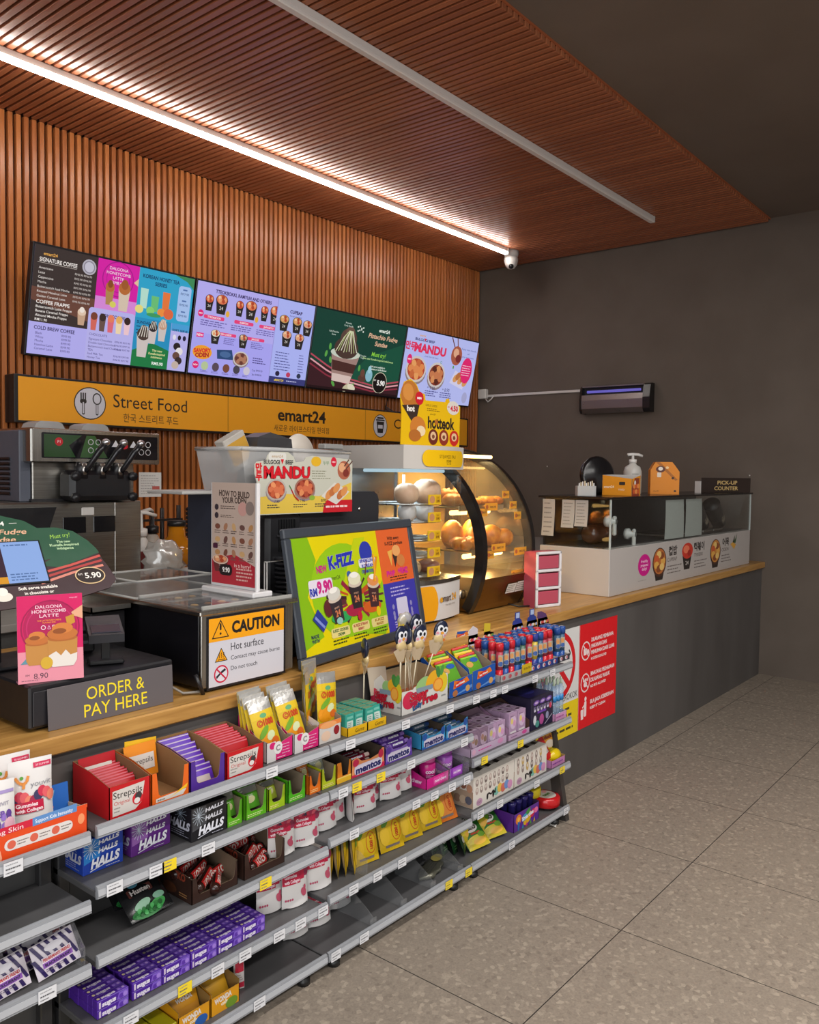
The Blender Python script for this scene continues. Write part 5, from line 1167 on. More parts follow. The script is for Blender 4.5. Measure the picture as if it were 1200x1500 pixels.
for k, (z, y0) in enumerate(((.475, .11), (.275, .035), (.115, .06))):
    b = MB(); b.box(.04, y0, z, WW-.035, CY_+.02, z+.008, C('#b09868', 'm'), .002); b.box(.04, y0-.006, z-.012, WW-.035, y0, z+.014, C('#c8c0b0', 'm'), .002); b.build('shelf', r)
    if k < 2:
        b = MB(); b.tube([(.07, y0+.06, z-.022), (WW-.07, y0+.06, z-.022)], .012, C('#ffcf80', 'G'), 10); b.build('lamp_tube', r)
b = MB(); b.tube([(.07, .16, .72), (WW-.07, .16, .72)], .008, C('#ffcf80', 'G'), 8); b.build('lamp_tube', r)
for k, (x, z, wd) in enumerate(((.10, .435, .07), (.20, .435, .07), (.25, .46, .11), (.10, .235, .07), (.20, .27, .12), (.16, .24, .06), (.05, .12, .08), (.32, .25, .11), (.32, .14, .11), (.365, .42, .06), (.36, .47, .06), (.34, .52, .06))):
    b = MB(); P = Pr('s'); P.rect(0, 0, wd, .036, '#e2a012'); P.ell(.016, .018, .011, .01, '#b05020'); P.txt('RM3.90', wd*.62, .018, .010, '#5a2808', w=wd*.5, bold=.02)
    y = CY_-math.sqrt(max(0, (RR-.035)**2-(z+.018-CZ_)**2)) if k > 6 else (.10 if z > .4 else .027 if z > .2 else .05)
    b.box(x, y-.002, z, x+wd, y, z+.036, C('#e2a012')); b.pr(P, (x, y-.0022, z)); b.build('price_card', r)
def pastry(lab, x, y, z, sx, sy, sz, lump=0, rz=0):
    b = MB(); b.ball((0, 0, sz*.9), sx, sy, sz, BREAD, 16, 9, lambda p, q, c: 1+lump*math.sin(9*p+4*q)*math.cos(8*c+5*q)); 
    x *= .82; q = math.radians(1); X = 3.07+x*math.cos(q)-y*math.sin(q); Y = 2.14+x*math.sin(q)+y*math.cos(q)
    return solo(b, 'pastry', lab, 'pastry', 'pastries in the warmer', (X, Y, CT+z), (0, 0, rz))
for k in range(4): pastry('crumbed fried pastry heaped at the left of the top warmer shelf', .09+.05*k, .17+.06*(k % 2), .485, .042, .05, .03+.012*(k % 2), .18, 40*k)
for k in range(3): pastry('flat golden pastry at the right of the top warmer shelf', .31+.075*k, .18, .485, .045, .05, .018, .08, 30*k)
for k in range(3): pastry('knobbly fried chicken piece at the left of the middle warmer shelf', .08+.05*k, .11+.05*(k % 2), .285, .045, .045, .03, .22, 50*k)
pastry('round golden bun leaning at the back of the middle warmer shelf, left', .15, .20, .285, .06, .05, .07)
pastry('round golden bun leaning in the centre of the middle warmer shelf', .27, .13, .285, .062, .05, .055); pastry('round golden bun behind the centre bun of the middle warmer shelf', .36, .20, .285, .06, .05, .07)
pastry('large golden bun at the right of the middle warmer shelf', .43, .13, .285, .07, .055, .055)
pastry('golden bun at the far right front of the middle warmer shelf', .50, .09, .285, .055, .045, .045, 0, 0)
for k in range(3): pastry('crumbed pastry piled at the far right of the top warmer shelf', .44+.04*k, .15+.05*(k % 2), .485, .04, .04, .022, .15, 35*k)
for k in range(4): pastry('knobbly fried piece at the front left of the middle warmer shelf', .07+.045*k, .075+.02*(k % 2), .285, .032, .03, .024, .22, 60*k)
for k, (x, y) in enumerate(((.10, .2), (.27, .22))):
    b = MB(); b.lathe([(.085, 0), (.095, .006), (.09, .01), (.08, .004)], C('#d8b868', 'm'), 28); x *= .8; q = math.radians(1)
    solo(b, 'round_tray', 'empty round tray on the lowest warmer shelf, '+('left' if k == 0 else 'right'), 'tray', 'round warmer trays', (3.07+x*math.cos(q)-y*math.sin(q), 2.14+x*math.sin(q)+y*math.cos(q), CT+.124))
def plight(name, loc, power, col, sx, sy):
    return area(name, loc, sx, sy, power, col)
plight('steamer_light', (2.81, 2.32, CT+.632), 1.1, (.75, .93, 1.0), .28, .16)
plight('warmer_light', (3.29, 2.36, CT+.455), 3.4, (1.0, .74, .36), .34, .05)
plight('warmer_light', (3.29, 2.31, CT+.255), 4, (1.0, .74, .36), .34, .05)
plight('warmer_light', (3.29, 2.40, CT+.70), 3.6, (1.0, .74, .36), .34, .05)
b = MB(); b.tube([(3.36, 2.13, CT+.02), (3.39, 2.09, CT+.008), (3.47, 2.06, CT+.006), (3.58, 2.08, CT+.006)], .004, C('#141214', 's'))
solo(b, 'power_cord', 'short black cord on the worktop in front of the pastry warmer', 'cord')
b = MB(); b.tube([(0.016*math.cos(a*PI/12), 0, .07+.05*math.sin(a*PI/12)) for a in range(25)], .006, C('#1a1614', 'g'), 6); solo(b, 'door_handle', 'oval black handle on the bronze base of the pastry warmer', 'handle', None, (3.36, 2.165, CT+.006))

# ------------------------------------------------------------------ pink drawer rack
r = root('drawer_rack', 'white three tier rack with pink drawers beside the pastry warmer', 'drawer unit', None, (3.435, 2.02, CT), (0, 0, -16))
b = MB()
for z in (.0, .085, .17, .255): b.box(0, 0, z, .165, .012, z+.014, C('#d8d4d6', 's'), .003); b.box(.003, .012, z+.002, .162, .09, z+.012, C('#b04a5c', 's'))
for x in (0, .152): b.box(x, 0, 0, x+.013, .012, .269, C('#d8d4d6', 's'), .003)
for x in (0.001, .155): b.box(x, .012, 0, x+.009, .09, .267, C('#b04a5c', 's'))
b.build('frame', r)
for z in (.016, .101, .186):
    b = MB(); b.box(.016, .004, z, .149, .085, z+.062, C('#b04a5c', 's'), .003); b.build('drawer', r)
b = MB(); b.box(0, 0, 0, .11, .10, .14, C('#1d1b1e', 's'), .008); b.box(.06, -.01, .03, .085, 0, .09, C('#c8c4c0', 's')); solo(b, 'tape_dispenser', 'black holder standing behind the pink drawer rack', 'holder', None, (3.74, 2.20, CT))

# ------------------------------------------------------------------ topping case at the pick-up end
r = root('topping_case', 'white and glass topping case with a black top at the far end of the worktop', 'display case', None, (4.02, 1.93, CT))
CW, CD, CH = 2.31, .42, .524
b = MB(); b.box(0, 0, 0, CW, CD, .25, C('#b5aeaa', 's'), .003); b.build('base', r)
b = MB()
for q in ((.0, 0, CW, .006), (0, 0, .006, CD), (CW-.006, 0, CW, CD)): b.box(q[0], q[1], .25, q[2], q[3], CH-.012, GLASS)
b.build('glass', r)
b = MB(); b.box(-.01, -.01, CH-.012, CW+.01, CD+.01, CH, C('#141214', 'g'), .002); b.build('top', r)
b = MB()
for x in (.0, CW-.008): b.box(x, -.001, .25, x+.008, .007, CH-.012, C('#b8c0be', 's'))
b.build('corner_trim', r)
b = MB(); b.box(.02, CD-.02, .25, CW-.02, CD-.008, CH-.014, C('#242124', 's')); b.build('back_panel', r)
b = MB(); b.box(.02, .05, .251, CW-.02, CD-.03, .256, C('#2a2829', 's'))
for k in range(5): b.box(1.0+.2*k, .09, .256, 1.18+.2*k, .32, .275, STEELH, .004)
b.build('well_deck', r)
P = Pr('s'); P.ell(.44, .135, .085, .062, '#c81484', 28)
for k, t in enumerate(['freshly', 'prepared', 'daily!']): P.txt(t, .44, .158-.022*k, .015, '#f0c8e0', w=.10, bold=.02)
for x, tk, te in ((.652, '컵밥', 'CUPBAP'), (1.085, '떡볶이', 'TTEOKBOKKI'), (1.585, '어묵', 'ODEN')):
    if te == 'TTEOKBOKKI': P.poly([(x-.05, .06), (x+.04, .06), (x+.07, .15), (x-.08, .15)], '#2a2422'); P.ell(x, .175, .09, .05, '#c83828'); P.ell(x-.02, .185, .05, .025, '#e87858'); P.ell(x+.03, .16, .03, .02, '#a82820'); P.txt('24', x-.005, .10, .025, '#d8d0c8', w=.05)
    else:
        P.poly([(x-.05, .03), (x+.05, .03), (x+.085, .12), (x-.085, .12)], '#2a2422'); P.ell(x, .135, .10, .085, '#4a2e24', 24); P.ell(x, .14, .088, .075, '#c8843c' if te == 'ODEN' else '#b86a34', 24)
        for k in range(7): P.ell(x+.05*math.cos(k*.9), .14+.042*math.sin(k*.9), .035, .022, ['#e0a850', '#8a4a28', '#e8c070', '#c85a30'][k % 4], 10)
    P.txt(tk, x+.20, .19, .042, '#2a2422', w=.13 if len(tk) < 3 else .18, bold=.03); P.txt(te, x+.19, .14, .022, '#5a504c', w=.15); P.dashes(x+.12, .05, x+.36, .11, 3, '#6a605c', fill=.3)
P.poly([(1.92, .17), (1.97, .23), (1.97, .17)], '#2a3a24'); P.poly([(1.96, .18), (2.02, .24), (1.99, .17)], '#3a5a34'); P.poly([(1.88, .17), (1.93, .18), (2.0, .16), (1.96, .13)], '#d8a040')
P.dashes(.36, .045, .52, .055, 1, '#9a9490')
b = MB(); b.pr(P, (0, 0, 0)); b.build('print', r)
def sheetp(lab, loc, w, h, rz=0):
    b = MB(); b.sheet(lambda u, v: (w*u, -.004*math.sin(2.5*v+u), h*v), 4, 6, C('#a8aba6', 'p')); b.sheet(lambda u, v: (w*u, .0006-.004*math.sin(2.5*v+u), h*v), 4, 6, C('#a8aba6', 'p'), True)
    return solo(b, 'paper_sheet', lab, 'paper', 'papers taped to the topping case', loc, (0, 0, rz))
sheetp('left one of two white sheets taped inside the topping case glass', (4.66+.12, 1.948, CT+.26), .29, .235); sheetp('right one of two white sheets taped inside the topping case glass', (5.10, 1.948, CT+.26), .28, .235)
for k, (y, h) in enumerate(((2.28, .20), (2.16, .15), (2.08, .14))):
    b = MB(); b.sheet(lambda u, v: (-.004+.012*math.sin(2*v), .075*(1-u), h*v), 3, 6, C('#a8a49e')); b.sheet(lambda u, v: (-.003+.012*math.sin(2*v), .075*(1-u), h*v), 3, 6, C('#a8a49e'), True)
    P = Pr(); P.dashes(.01, .01, .065, h-.01, 7, '#7a7672', fill=.25); b.pr(P, fn=lambda u, v, w: (-.0045+.012*math.sin(2*v/h)-w, .075-u, v))
    solo(b, 'order_slip', 'printed order slip stuck on the left glass of the topping case, '+('first from the back', 'middle one', 'nearest the front')[k], 'paper', 'order slips', (4.012, y-.02, CT+CH-.02-h))
for k, (x, z, lab) in enumerate(((4.15, .39, 'upper white tap of the jar lying in the topping case'), (4.40, .31, 'lower white tap of the jar lying in the topping case'))):
    r = root('jar_tap', lab, 'tap', 'white taps in the topping case', (x, 2.02, CT+z))
    b = MB(); b.lathe([(.03, 0), (.032, .02), (.02, .03), (.014, .06)], C('#b8b8b4', 's'), 16); o = b.build('spout', r); o.rotation_euler = (PI/2, 0, 0)
    b = MB(); b.box(-.012, -.06, -.075, .012, -.04, .03, C('#b8b8b4', 's'), .006); b.build('handle', r)
b = MB(); b.tube([(0, 0, 0), (.02, 0, 0), (.26, 0, 0), (.28, 0, 0)], [.04, .055, .055, .04], C('#4a2c1c', 'f'), 18); solo(b, 'glass_jar', 'brown jar lying on its side in the topping case', 'jar', None, (4.14, 2.12, CT+.315))
for k, (x, rr) in enumerate(((5.53, 52), (5.86, 50))):
    r = root('paper_cup_stack', ('left' if k == 0 else 'right')+' one of two black paper cup stacks lying in the topping case', 'cups', 'black cups in the topping case', (x+.18, 2.06, CT+.30), (0, -rr, 0))
    b = MB(); b.lathe([(.045, 0), (.055, .10), (.06, .22), (.062, .225)], C('#242222', 's')); b.build('cups', r)
    P = Pr('s'); P.txt('emart24', 0, .10, .012, '#c8b8a0', w=.05); P.dashes(-.03, .05, .03, .085, 4, '#b8a890'); P.rect(-.035, .215, .035, .222, '#b89058')
    b = MB(); b.pr(P, fn=lambda u, v, w: ((.0535+.04*(v-.1)+.003+w)*math.sin(u/.055), -(.0535+.04*(v-.1)+.003+w)*math.cos(u/.055), v)); b.build('print', r)
# things on top of the case
KT = CT+CH+.0005
r = root('hand_sanitizer', 'white pump bottle standing on the topping case', 'bottle', None, (4.76, 2.15, KT))
b = MB(); b.lathe([(.048, 0), (.053, .008), (.053, .14), (.045, .165), (.022, .18), (.02, .19)], C('#b8b4ae', 's')); b.build('body', r)
b = MB(); b.lathe([(.023, .19), (.023, .21), (.008, .213), (.007, .235)], C('#d0ccc8', 's'), 14); b.tube([(-.03, .02, .238), (.0, 0, .242), (.03, -.02, .24), (.055, -.035, .232)], .009, C('#d0ccc8', 's')); b.build('pump', r)
P = Pr('s'); P.dashes(-.03, .10, .01, .13, 2, '#8a8a86'); b = MB(); b.pr(P, fn=lambda u, v, w: ((.0535+w)*math.sin(u/.053-.6), -(.0535+w)*math.cos(u/.053-.6), v)); b.build('label', r)
r = root('leaflet_box', 'open orange box printed with fried chicken on the topping case', 'box', None, (4.32, 2.13, KT), (0, 0, -88))
b = MB(); w, d = .175, .12
b.prism([(0, 0, 0), (w, 0, 0), (w, 0, .095), (0, 0, .115)], (0, .003, 0), C('#d88a10'), C('#b8b4b0')); b.prism([(0, d, 0), (w, d, 0), (w, d, .115), (0, d, .118)], (0, -.003, 0), C('#d88a10'), C('#b8b4b0'))
b.prism([(0, 0, 0), (0, d, 0), (0, d, .118), (0, 0, .115)], (.003, 0, 0), C('#d88a10'), C('#b8b4b0')); b.prism([(w, 0, 0), (w, d, 0), (w, d, .115), (w, 0, .095)], (-.003, 0, 0), C('#d88a10'), C('#b8b4b0')); b.box(0, 0, 0, w, d, .003, C('#d88a10')); b.build('carton', r)
P = Pr(); P.txt('emart24', .04, .05, .014, '#f0dcc0', w=.06, bold=.02); P.rrect(.10, .06, .135, .078, .004, '#231c18'); P.txt('FRIED', .115, .035, .01, '#f0dcc0', w=.035)
b = MB(); b.pr(P, (0, 0, 0)); 
P = Pr(); P.poly([(0, 0), (.10, 0), (.10, .1), (.04, .10), (.0, .05)], '#8a3a24')
for k in range(6): P.ell(.03+.028*(k % 3), .025+.03*(k//3), .018, .014, ['#c8582c', '#e08a48'][k % 2], 10)
P.ell(.04, .075, .012, .012, '#e0d8d0'); b.pr(P, (w, 0, 0), (0, 1, 0), (0, 0, 1)); b.build('print', r)
r = root('stirrer_cup', 'square clear holder of wooden stirrers left of the orange box', 'holder', None, (4.03, 2.13, KT), (0, 0, -50))
b = MB(); b.box(0, 0, 0, .10, .06, .055, FROST, .002); b.build('holder', r)
for k in range(9):
    b = MB(); b.box(.008+.010*k, .01+.004*(k % 3), .004, .014+.010*k, .013+.004*(k % 3), .07+.004*(k % 4), C('#c8b89a' if k % 2 else '#d0ccc8', 's')); b.build('stirrer', r)
r = root('takeaway_bag', 'orange paper takeaway bag with folded top on the topping case', 'bag', None, (4.98, 2.13, KT), (0, 0, -58))
b = MB(); b.prism([(0, 0, 0), (.175, 0, 0), (.175, 0, .14), (.15, 0, .175), (.13, .0, .2), (.03, 0, .2), (.02, 0, .185), (.0, 0, .15)], (0, .09, 0), C('#d8820e'), C('#c8760c')); b.build('body', r)
P = Pr(); P.poly([(.03, .20), (.055, .20), (.165, .09), (.15, .085)], '#a8600a'); P.ell(.06, .155, .028, .02, '#5a2a1c'); P.ell(.06, .158, .014, .012, '#e8dcd0'); P.rrect(.04, .105, .065, .135, .004, '#e0d0c0'); P.txt('emart24', .035, .02, .008, '#5a3410', w=.03); P.ell(.15, .02, .008, .006, '#3a2010'); P.ell(.135, .10, .008, .008, '#3a2010')
P.ell(.10, .165, .01, .008, '#f0c890'); b = MB(); b.pr(P, (0, 0, 0)); b.build('print', r)
r = root('pickup_sign', 'dark pick-up counter sign standing on the topping case', 'sign', None, (5.72, 2.08, KT), (0, 0, -22))
b = MB(); b.box(0, 0, 0, .50, .004, .105, C('#332824', 's'), .001); b.box(0, .004, 0, .50, .05, .004, C('#c8c4c0', 's')); b.box(-.006, .0, 0, .0, .05, .08, C('#c8c4c0', 's')); b.box(.49, .004, 0, .50, .04, .1, C('#c8c4c0', 's')); b.build('panel', r)
P = Pr(); P.txt('PICK-UP', .26, .072, .026, '#d8b878', w=.20, bold=.02); P.txt('COUNTER', .25, .032, .026, '#d8b878', w=.24, bold=.02); b = MB(); b.pr(P, (0, 0, 0)); b.build('print', r)
b = MB(); b.lathe([(.01, 0), (.11, .01), (.115, .02), (.115, .04), (.10, .05)], C('#171517', 'g'), 30); o = solo(b, 'black_plate', 'black round plate standing on edge behind the orange box', 'plate', None, (4.50, 2.27, KT+.105)); o.rotation_euler = (PI/2-.15, 0, -.5)
# ------------------------------------------------------------------ goods on the shelves
D1, D2, D3B, D3C, D4B, D4C, D5, DR2, DR3, DA1, DA2, DA3 = .6865, .5475, .3865, .4055, .2185, .2335, .0615, .4485, .2515, .6795, .5225, .3765
YF = 1.74
def tray(w, d, hf, hb, hs, out, inn, notch=None, fin='p', hmid=None):
    """open display carton, front on y = 0: hf front wall, hs front end of the sides, hb back wall"""
    m, n = C(out, fin), C(inn, 'c'); b = MB(); t = .0018
    if notch:
        a, c, h2 = notch
        pts = [(0, 0, 0), (w, 0, 0), (w, 0, hs), (c, 0, hs), (c-.006, 0, h2+.006), (c-.012, 0, h2), (a+.012, 0, h2), (a+.006, 0, h2+.006), (a, 0, hs), (0, 0, hs)]
    else: pts = [(0, 0, 0), (w, 0, 0), (w, 0, hf), (0, 0, hf)]
    b.prism(pts, (0, t, 0), m, n)
    b.prism([(0, d, 0), (w, d, 0), (w, d, hb), (0, d, hb)], (0, -t, 0), m, n)
    for x, tt in ((0, t), (w, -t)):
        pr_ = [(x, 0, 0), (x, d, 0), (x, d, hb)]+([(x, d*.5, hmid)] if hmid else [])+[(x, 0, hs)]
        b.prism(pr_, (tt, 0, 0), m, n)
    b.box(t, t, 0, w-t, d-t, t, n)
    return b
def pillow(w, h, t, face, back=None, fin='s', nu=6, nv=8, seal=.1, zig=False):
    """flat sealed packet standing on its lower edge, face towards -y; returns builder and surface function"""
    def th(u, v):
        a = max(0, 1-abs(2*u-1)**2.6); q = min(1, max(0, (v-seal)/(1-2*seal)))
        return t*.5*(a**.7)*(max(0, math.sin(PI*q))**.55)+.0006
    F = lambda u, v: ((u-.5)*w, -th(u, v), v*h)
    B = lambda u, v: ((u-.5)*w, th(u, v), v*h)
    b = MB(); b.sheet(F, nu, nv, C(face, fin)); b.sheet(B, nu, nv, C(back or face, fin), True)
    b.surf = lambda a, q, k: (a, -th(min(1, max(0, a/w+.5)), min(1, max(0, q/h)))-k-.0004, q)
    return b
def pouch(w, h, t, face='#d6d2d0', fin='s', nu=8, nv=10):
    """stand-up pouch: round gusset below, flat sealed top"""
    def th(u, v): return (t*.5*(1-v**1.4)**.8*(max(0, 1-abs(2*u-1)**3))**.75)+.0006
    sh = lambda u, v: (u-.5)*w*(1-.04*math.sin(PI*v))
    F = lambda u, v: (sh(u, v), -th(u, v), v*h+.006*(1-abs(2*u-1)**2)*0+(.006*abs(2*u-1)**2*(1-v)))
    B = lambda u, v: (sh(u, v), th(u, v), v*h)
    b = MB(); b.sheet(F, nu, nv, C(face, fin)); b.sheet(B, nu, nv, C(face, fin), True)
    n = nu
    vs = [F(i/n, 0) for i in range(n+1)]+[B(i/n, 0) for i in range(n+1)]
    b.add(vs, [(i+1, i, n+1+i, n+2+i) for i in range(n)], C(face, fin))
    b.surf = lambda a, q, k: (a, -th(min(1, max(0, a/w+.5)), min(1, max(0, q/h)))-k-.0006, q)
    return b
def wrap(b, P, eps=.00025): b.pr(P, fn=b.surf, eps=eps, base=.0008); return b
def carton(w, d, h, col, fin='s', bev=.001):
    b = MB(); b.box(0, 0, 0, w, d, h, C(col, fin), bev); return b

# ---- left bay, top shelf
r = root('display_tray', 'orange display tray for kids gummies at the left edge of the top shelf', 'display box', 'gummy trays', (.56, 1.715, DA1))
tray(.41, .11, .07, .05, .062, '#d8481a', '#b0a090', fin='s').build('tray', r)
P = Pr('s'); P.poly([(.0, .055), (.285, .06), (.285, .075), (0, .075)], '#c8203c'); P.txt('Strong Skin', .22, .066, .010, '#f0d8d8', w=.09); P.poly([(.285, .058), (.385, .060), (.385, .078), (.285, .076)], '#5a88c0'); P.txt('Support Kids Immunity', .333, .067, .008, '#d8e0f0', w=.085, bold=.02)
P.rrect(.225, .022, .375, .046, .012, '#d8d0cc'); 
for k in range(3): P.ell(.24+.048*k, .034, .009, .009, '#d0604a'); P.dashes(.252+.048*k, .028, .278+.048*k, .04, 2, '#6a605e', fill=.35)
P.ell(.17, .012, .05, .045, '#e8a080'); P.ell(.165, .005, .045, .04, '#e09030'); P.ell(.395, .04, .008, .012, '#e89060')
b = MB(); b.pr(P, (0, 0, 0)); b.build('print', r)
b = MB(); b.box(0, 0, 0, .125, .003, .10, C('#1f5aa8', 's')); P = Pr('s'); P.ell(.0, .05, .04, .03, '#8a98b8'); P.ell(.062, .07, .018, .022, '#2f4a9a'); P.ell(.062, .052, .026, .012, '#c86a40'); P.ell(.05, .085, .012, .008, '#b8c4e0'); P.line([(.08, .05), (.09, .09)], .005, '#58a0c0'); P.ell(.062, .062, .02, .008, '#1a2448'); b.pr(P, (0, 0, 0))
solo(b, 'header_card', 'blue card with a cartoon ball standing behind the orange tray', 'card', None, (.845, 1.79, DA1), (-6, 0, 0))
def gummy(front=True, lav=False):
    b = pouch(.095, .142, .045)
    P = Pr('s')
    if lav:
        P.rect(-.044, .115, .044, .122, '#9a88b8', 6); P.txt('YOUVIT', .012, .095, .008, '#8a8498', w=.04)
        for k in range(14): P.ell(-.03+.012*(k % 6), .045+.010*(k//5)+.004*(k % 3), .006, .009, ['#6a4a9a', '#8a6ab8', '#5a3a88'][k % 3], 8)
        P.ell(.03, .05, .012, .016, '#d8a8b8'); P.txt('SLEEP', 0, .075, .012, '#6a4a9a', bold=.03)
    else:
        P.rect(.005, .122, .044, .133, '#c02a50', 4); P.txt('20 GUMMIES', .025, .1275, .004, '#f0d0d8', w=.03)
        P.ell(-.022, .105, .004, .004, '#5a9a3c'); P.line([(-.035, .108), (-.028, .096), (-.02, .092), (-.012, .096), (-.008, .108)], .006, '#d88a40'); P.line([(-.018, .095), (-.020, .082)], .006, '#d88a40'); P.txt('youvit', .018, .089, .011, '#8a8a90', w=.045)
        for k in range(9): P.ell(-.038+.0095*k, .057+.008*math.sin(k*1.3)+.001*k, .010, .012, ['#3a3458', '#c0304a', '#d85a60', '#e08068', '#a02848'][k % 5], 10)
        P.rect(-.046, .030, .02, .054, '#b8163c', 6, 3); P.txt('Gummies', -.015, .047, .008, '#f2dce0', w=.045, bold=.03); P.txt('with Collagen', -.010, .036, .007, '#f2dce0', w=.055, bold=.03)
    return wrap(b, P)
solo(gummy(), 'gummy_pouch', 'white gummy pouch with red berries standing behind the blue card', 'pouch', 'gummy pouches of the top shelf', (.885, 1.80, DA1+.03), (-4, 0, -8))
solo(gummy(), 'gummy_pouch', 'white gummy pouch half hidden behind the front berry pouch', 'pouch', 'gummy pouches of the top shelf', (.862, 1.855, DA1+.035), (-2, 0, -4))
solo(gummy(lav=True), 'gummy_pouch', 'white and lavender gummy pouch at the left picture edge', 'pouch', 'gummy pouches of the top shelf', (.785, 1.765, DA1+.012), (-6, 0, -8))
b = MB(); b.box(0, 0, 0, .08, .03, .14, C('#d87818', 's'), .002); solo(b, 'gummy_box', 'orange box at the far left behind the gummy pouches', 'box', None, (.735, 1.85, DA1+.02))
# ---- left bay, third shelf: striped packets
def friend():
    b = pillow(.10, .075, .018, '#c8c0c8', nu=10, nv=8, zig=True); P = Pr('s')
    for k in range(9):
        for j in range(5):
            xa = -.052+.0165*k-.006*j; ya = .002+.0142*j
            if -.05 < xa and xa+.008 < .05: P.poly([(xa, ya), (xa+.008, ya), (xa+.002, ya+.0142), (xa-.006, ya+.0142)], '#2c1f52')
    P.rect(-.034, .008, .034, .042, '#cfc3cc', 6, 3); P.rect(-.034, .020, .034, .031, '#7a4a9a', 6); P.txt('BLACKCURRANT', 0, .0255, .006, '#20183a', w=.06, bold=.03); P.txt("FISHERMAN'S FRIEND", 0, .0365, .0065, '#b83a3a', w=.062, bold=.03); P.dashes(-.03, .010, .03, .018, 2, '#6a6478'); P.ell(.0, .056, .022, .008, '#c8c4cc')
    return wrap(b, P)
for k, (x, y, z, rx, ry) in enumerate(((.915, 1.735, .008, -24, -8), (.885, 1.775, .014, -30, -6), (.925, 1.80, .02, -36, -4), (.80, 1.735, .004, -24, -6), (.775, 1.78, .012, -32, -6), (.86, 1.81, .02, -36, 0), (.70, 1.74, .004, -26, -5), (.68, 1.80, .012, -33, -5))):
    solo(friend(), 'mint_packet', 'striped purple mint packet in the left bay, '+['front right', 'behind the front right one', 'right at the back', 'front left', 'second row left', 'back centre', 'off the left edge', 'far back left'][k], 'mint packet', 'striped mint packets', (x, y, DA3+z), (rx, ry, 0))
r = root('display_box', 'small yellow carton on the bottom shelf at the left picture edge', 'box', None, (.68, 1.73, D5)); carton(.16, .12, .06, '#c8a820').build('carton', r)

# ---- second bay, top shelf: lozenge trays
def leafs(name, lab, cat, grp, n, x, y0, dy, z, w, h, t, col, P, tilt=-32, dz=0, jit=.004, fin='s', seam='#c8606c'):
    b = pillow(w, h, t, col, fin=fin, nu=5, nv=6)
    Q = Pr('s'); Q.rect(-w*.49, h*.93, w*.49, h*.975, seam, 5)
    if P: Q.ops += P.ops
    wrap(b, Q)
    o = None
    for k in range(n):
        loc = (x+jit*math.sin(k*2.3), y0+dy*k, z+dz*k); rot = (tilt+1.5*math.sin(k*1.7), 0, 2*math.sin(k*3.1))
        if o is None: o = solo(b, name, lab, cat, grp, loc, rot)
        else: again(o, None, loc, rot)
def stp(t2, c2): 
    P = Pr('s'); P.rect(-.036, .018, .036, .058, '#c9bfb8', 5, 4); P.txt('Strepsils', .0, .042, .014, '#2c2828', w=.062); P.txt(t2, -.012, .025, .006, c2, w=.03); return P
def stlabel(w, h, t2, c2, bg):
    P = Pr('s'); P.poly([(.008, .006), (w*.62, .008), (w*.78, h*.28), (w*.86, h-.008), (.008, h-.012)], '#c9c1bb'); P.txt('Strepsils', w*.44, h*.70, .016, '#2c2828', w=w*.70); P.txt(t2, w*.30, h*.46, .009, c2, w=w*.38); P.ell(w*.68, h*.42, .014, .015, '#c8202c'); P.ell(w*.70, h*.50, .009, .009, '#3a3436'); P.ell(w*.665, h*.36, .008, .007, '#d8d0cc'); P.dashes(.012, .012, w*.3, .028, 2, '#8a8480', fill=.35); return P
def lozbox(lab, x, w, out, inn, lp=None, d=.163, hf=.078, hb=.102, notch=None):
    r = root('display_tray', lab, 'display box', 'lozenge display trays', (x, 1.725, D1))
    tray(w, d, hf, hb, hf, out, inn, notch, 's', hmid=hb*.93).build('tray', r)
    if lp: b = MB(); b.pr(lp, (0, 0, 0)); b.build('print', r)
    return r
W1 = .108
lozbox('red lozenge tray nearest the left end of the top shelf', 1.03, W1, '#b8141c', '#7a5638', stlabel(W1, .078, 'Original', '#c05050', 0))
P = Pr('s'); P.dashes(-.12, .02, -.03, .055, 5, '#d88080', fill=.2)
b = MB(); b.pr(P, (1.0295, 1.725, D1), (0, -1, 0), (0, 0, 1)); 
leafs('lozenge_sachet', 'red lozenge sachet standing in the left red tray', 'sachet', 'red sachets in the left red tray', 8, 1.084, 1.762, .0115, D1+.002, .098, .07, .007, '#b0161f', None, -20, .0025)
solo(wrap(pillow(.098, .08, .007, '#a8141e', nu=5, nv=6), stp('Original', '#c05050')), 'lozenge_sachet', 'rearmost red lozenge sachet with visible white label in the left red tray', 'sachet', 'labelled sachets', (1.084, 1.858, D1+.03), (-10, 0, 0))
P = Pr('s'); P.poly([(.012, .005), (.09, .005), (.10, .018), (.012, .014)], '#cfc8c0'); P.poly([(.05, .008), (.10, .02), (.104, .03), (.062, .012)], '#e8b828'); P.dashes(.016, .006, .05, .012, 1, '#6a6460')
lozbox('orange lozenge tray with a nearly empty brown inside', 1.142, W1, '#d8601a', '#86603a', P, notch=(.014, .094, .018))
solo(wrap(pillow(.092, .085, .008, '#d8801c', nu=5, nv=6), stp('Orange', '#d87020')), 'lozenge_sachet', 'orange lozenge sachet at the back of the orange tray, front one', 'sachet', 'labelled sachets', (1.196, 1.846, D1+.028), (-10, 0, 0))
solo(wrap(pillow(.092, .085, .008, '#d8a81c', nu=5, nv=6), stp('Lemon', '#d87020')), 'lozenge_sachet', 'yellow lozenge sachet leaning behind the orange sachet', 'sachet', 'labelled sachets', (1.20, 1.862, D1+.034), (-6, 4, 0))
lozbox('purple lozenge tray with a brown inside right of the orange tray', 1.254, W1, '#4a2a86', '#8a643c', None, notch=(.014, .094, .018))
P = Pr('s'); P.rect(-.034, .01, .034, .05, '#b8a8a8', 4, 4)
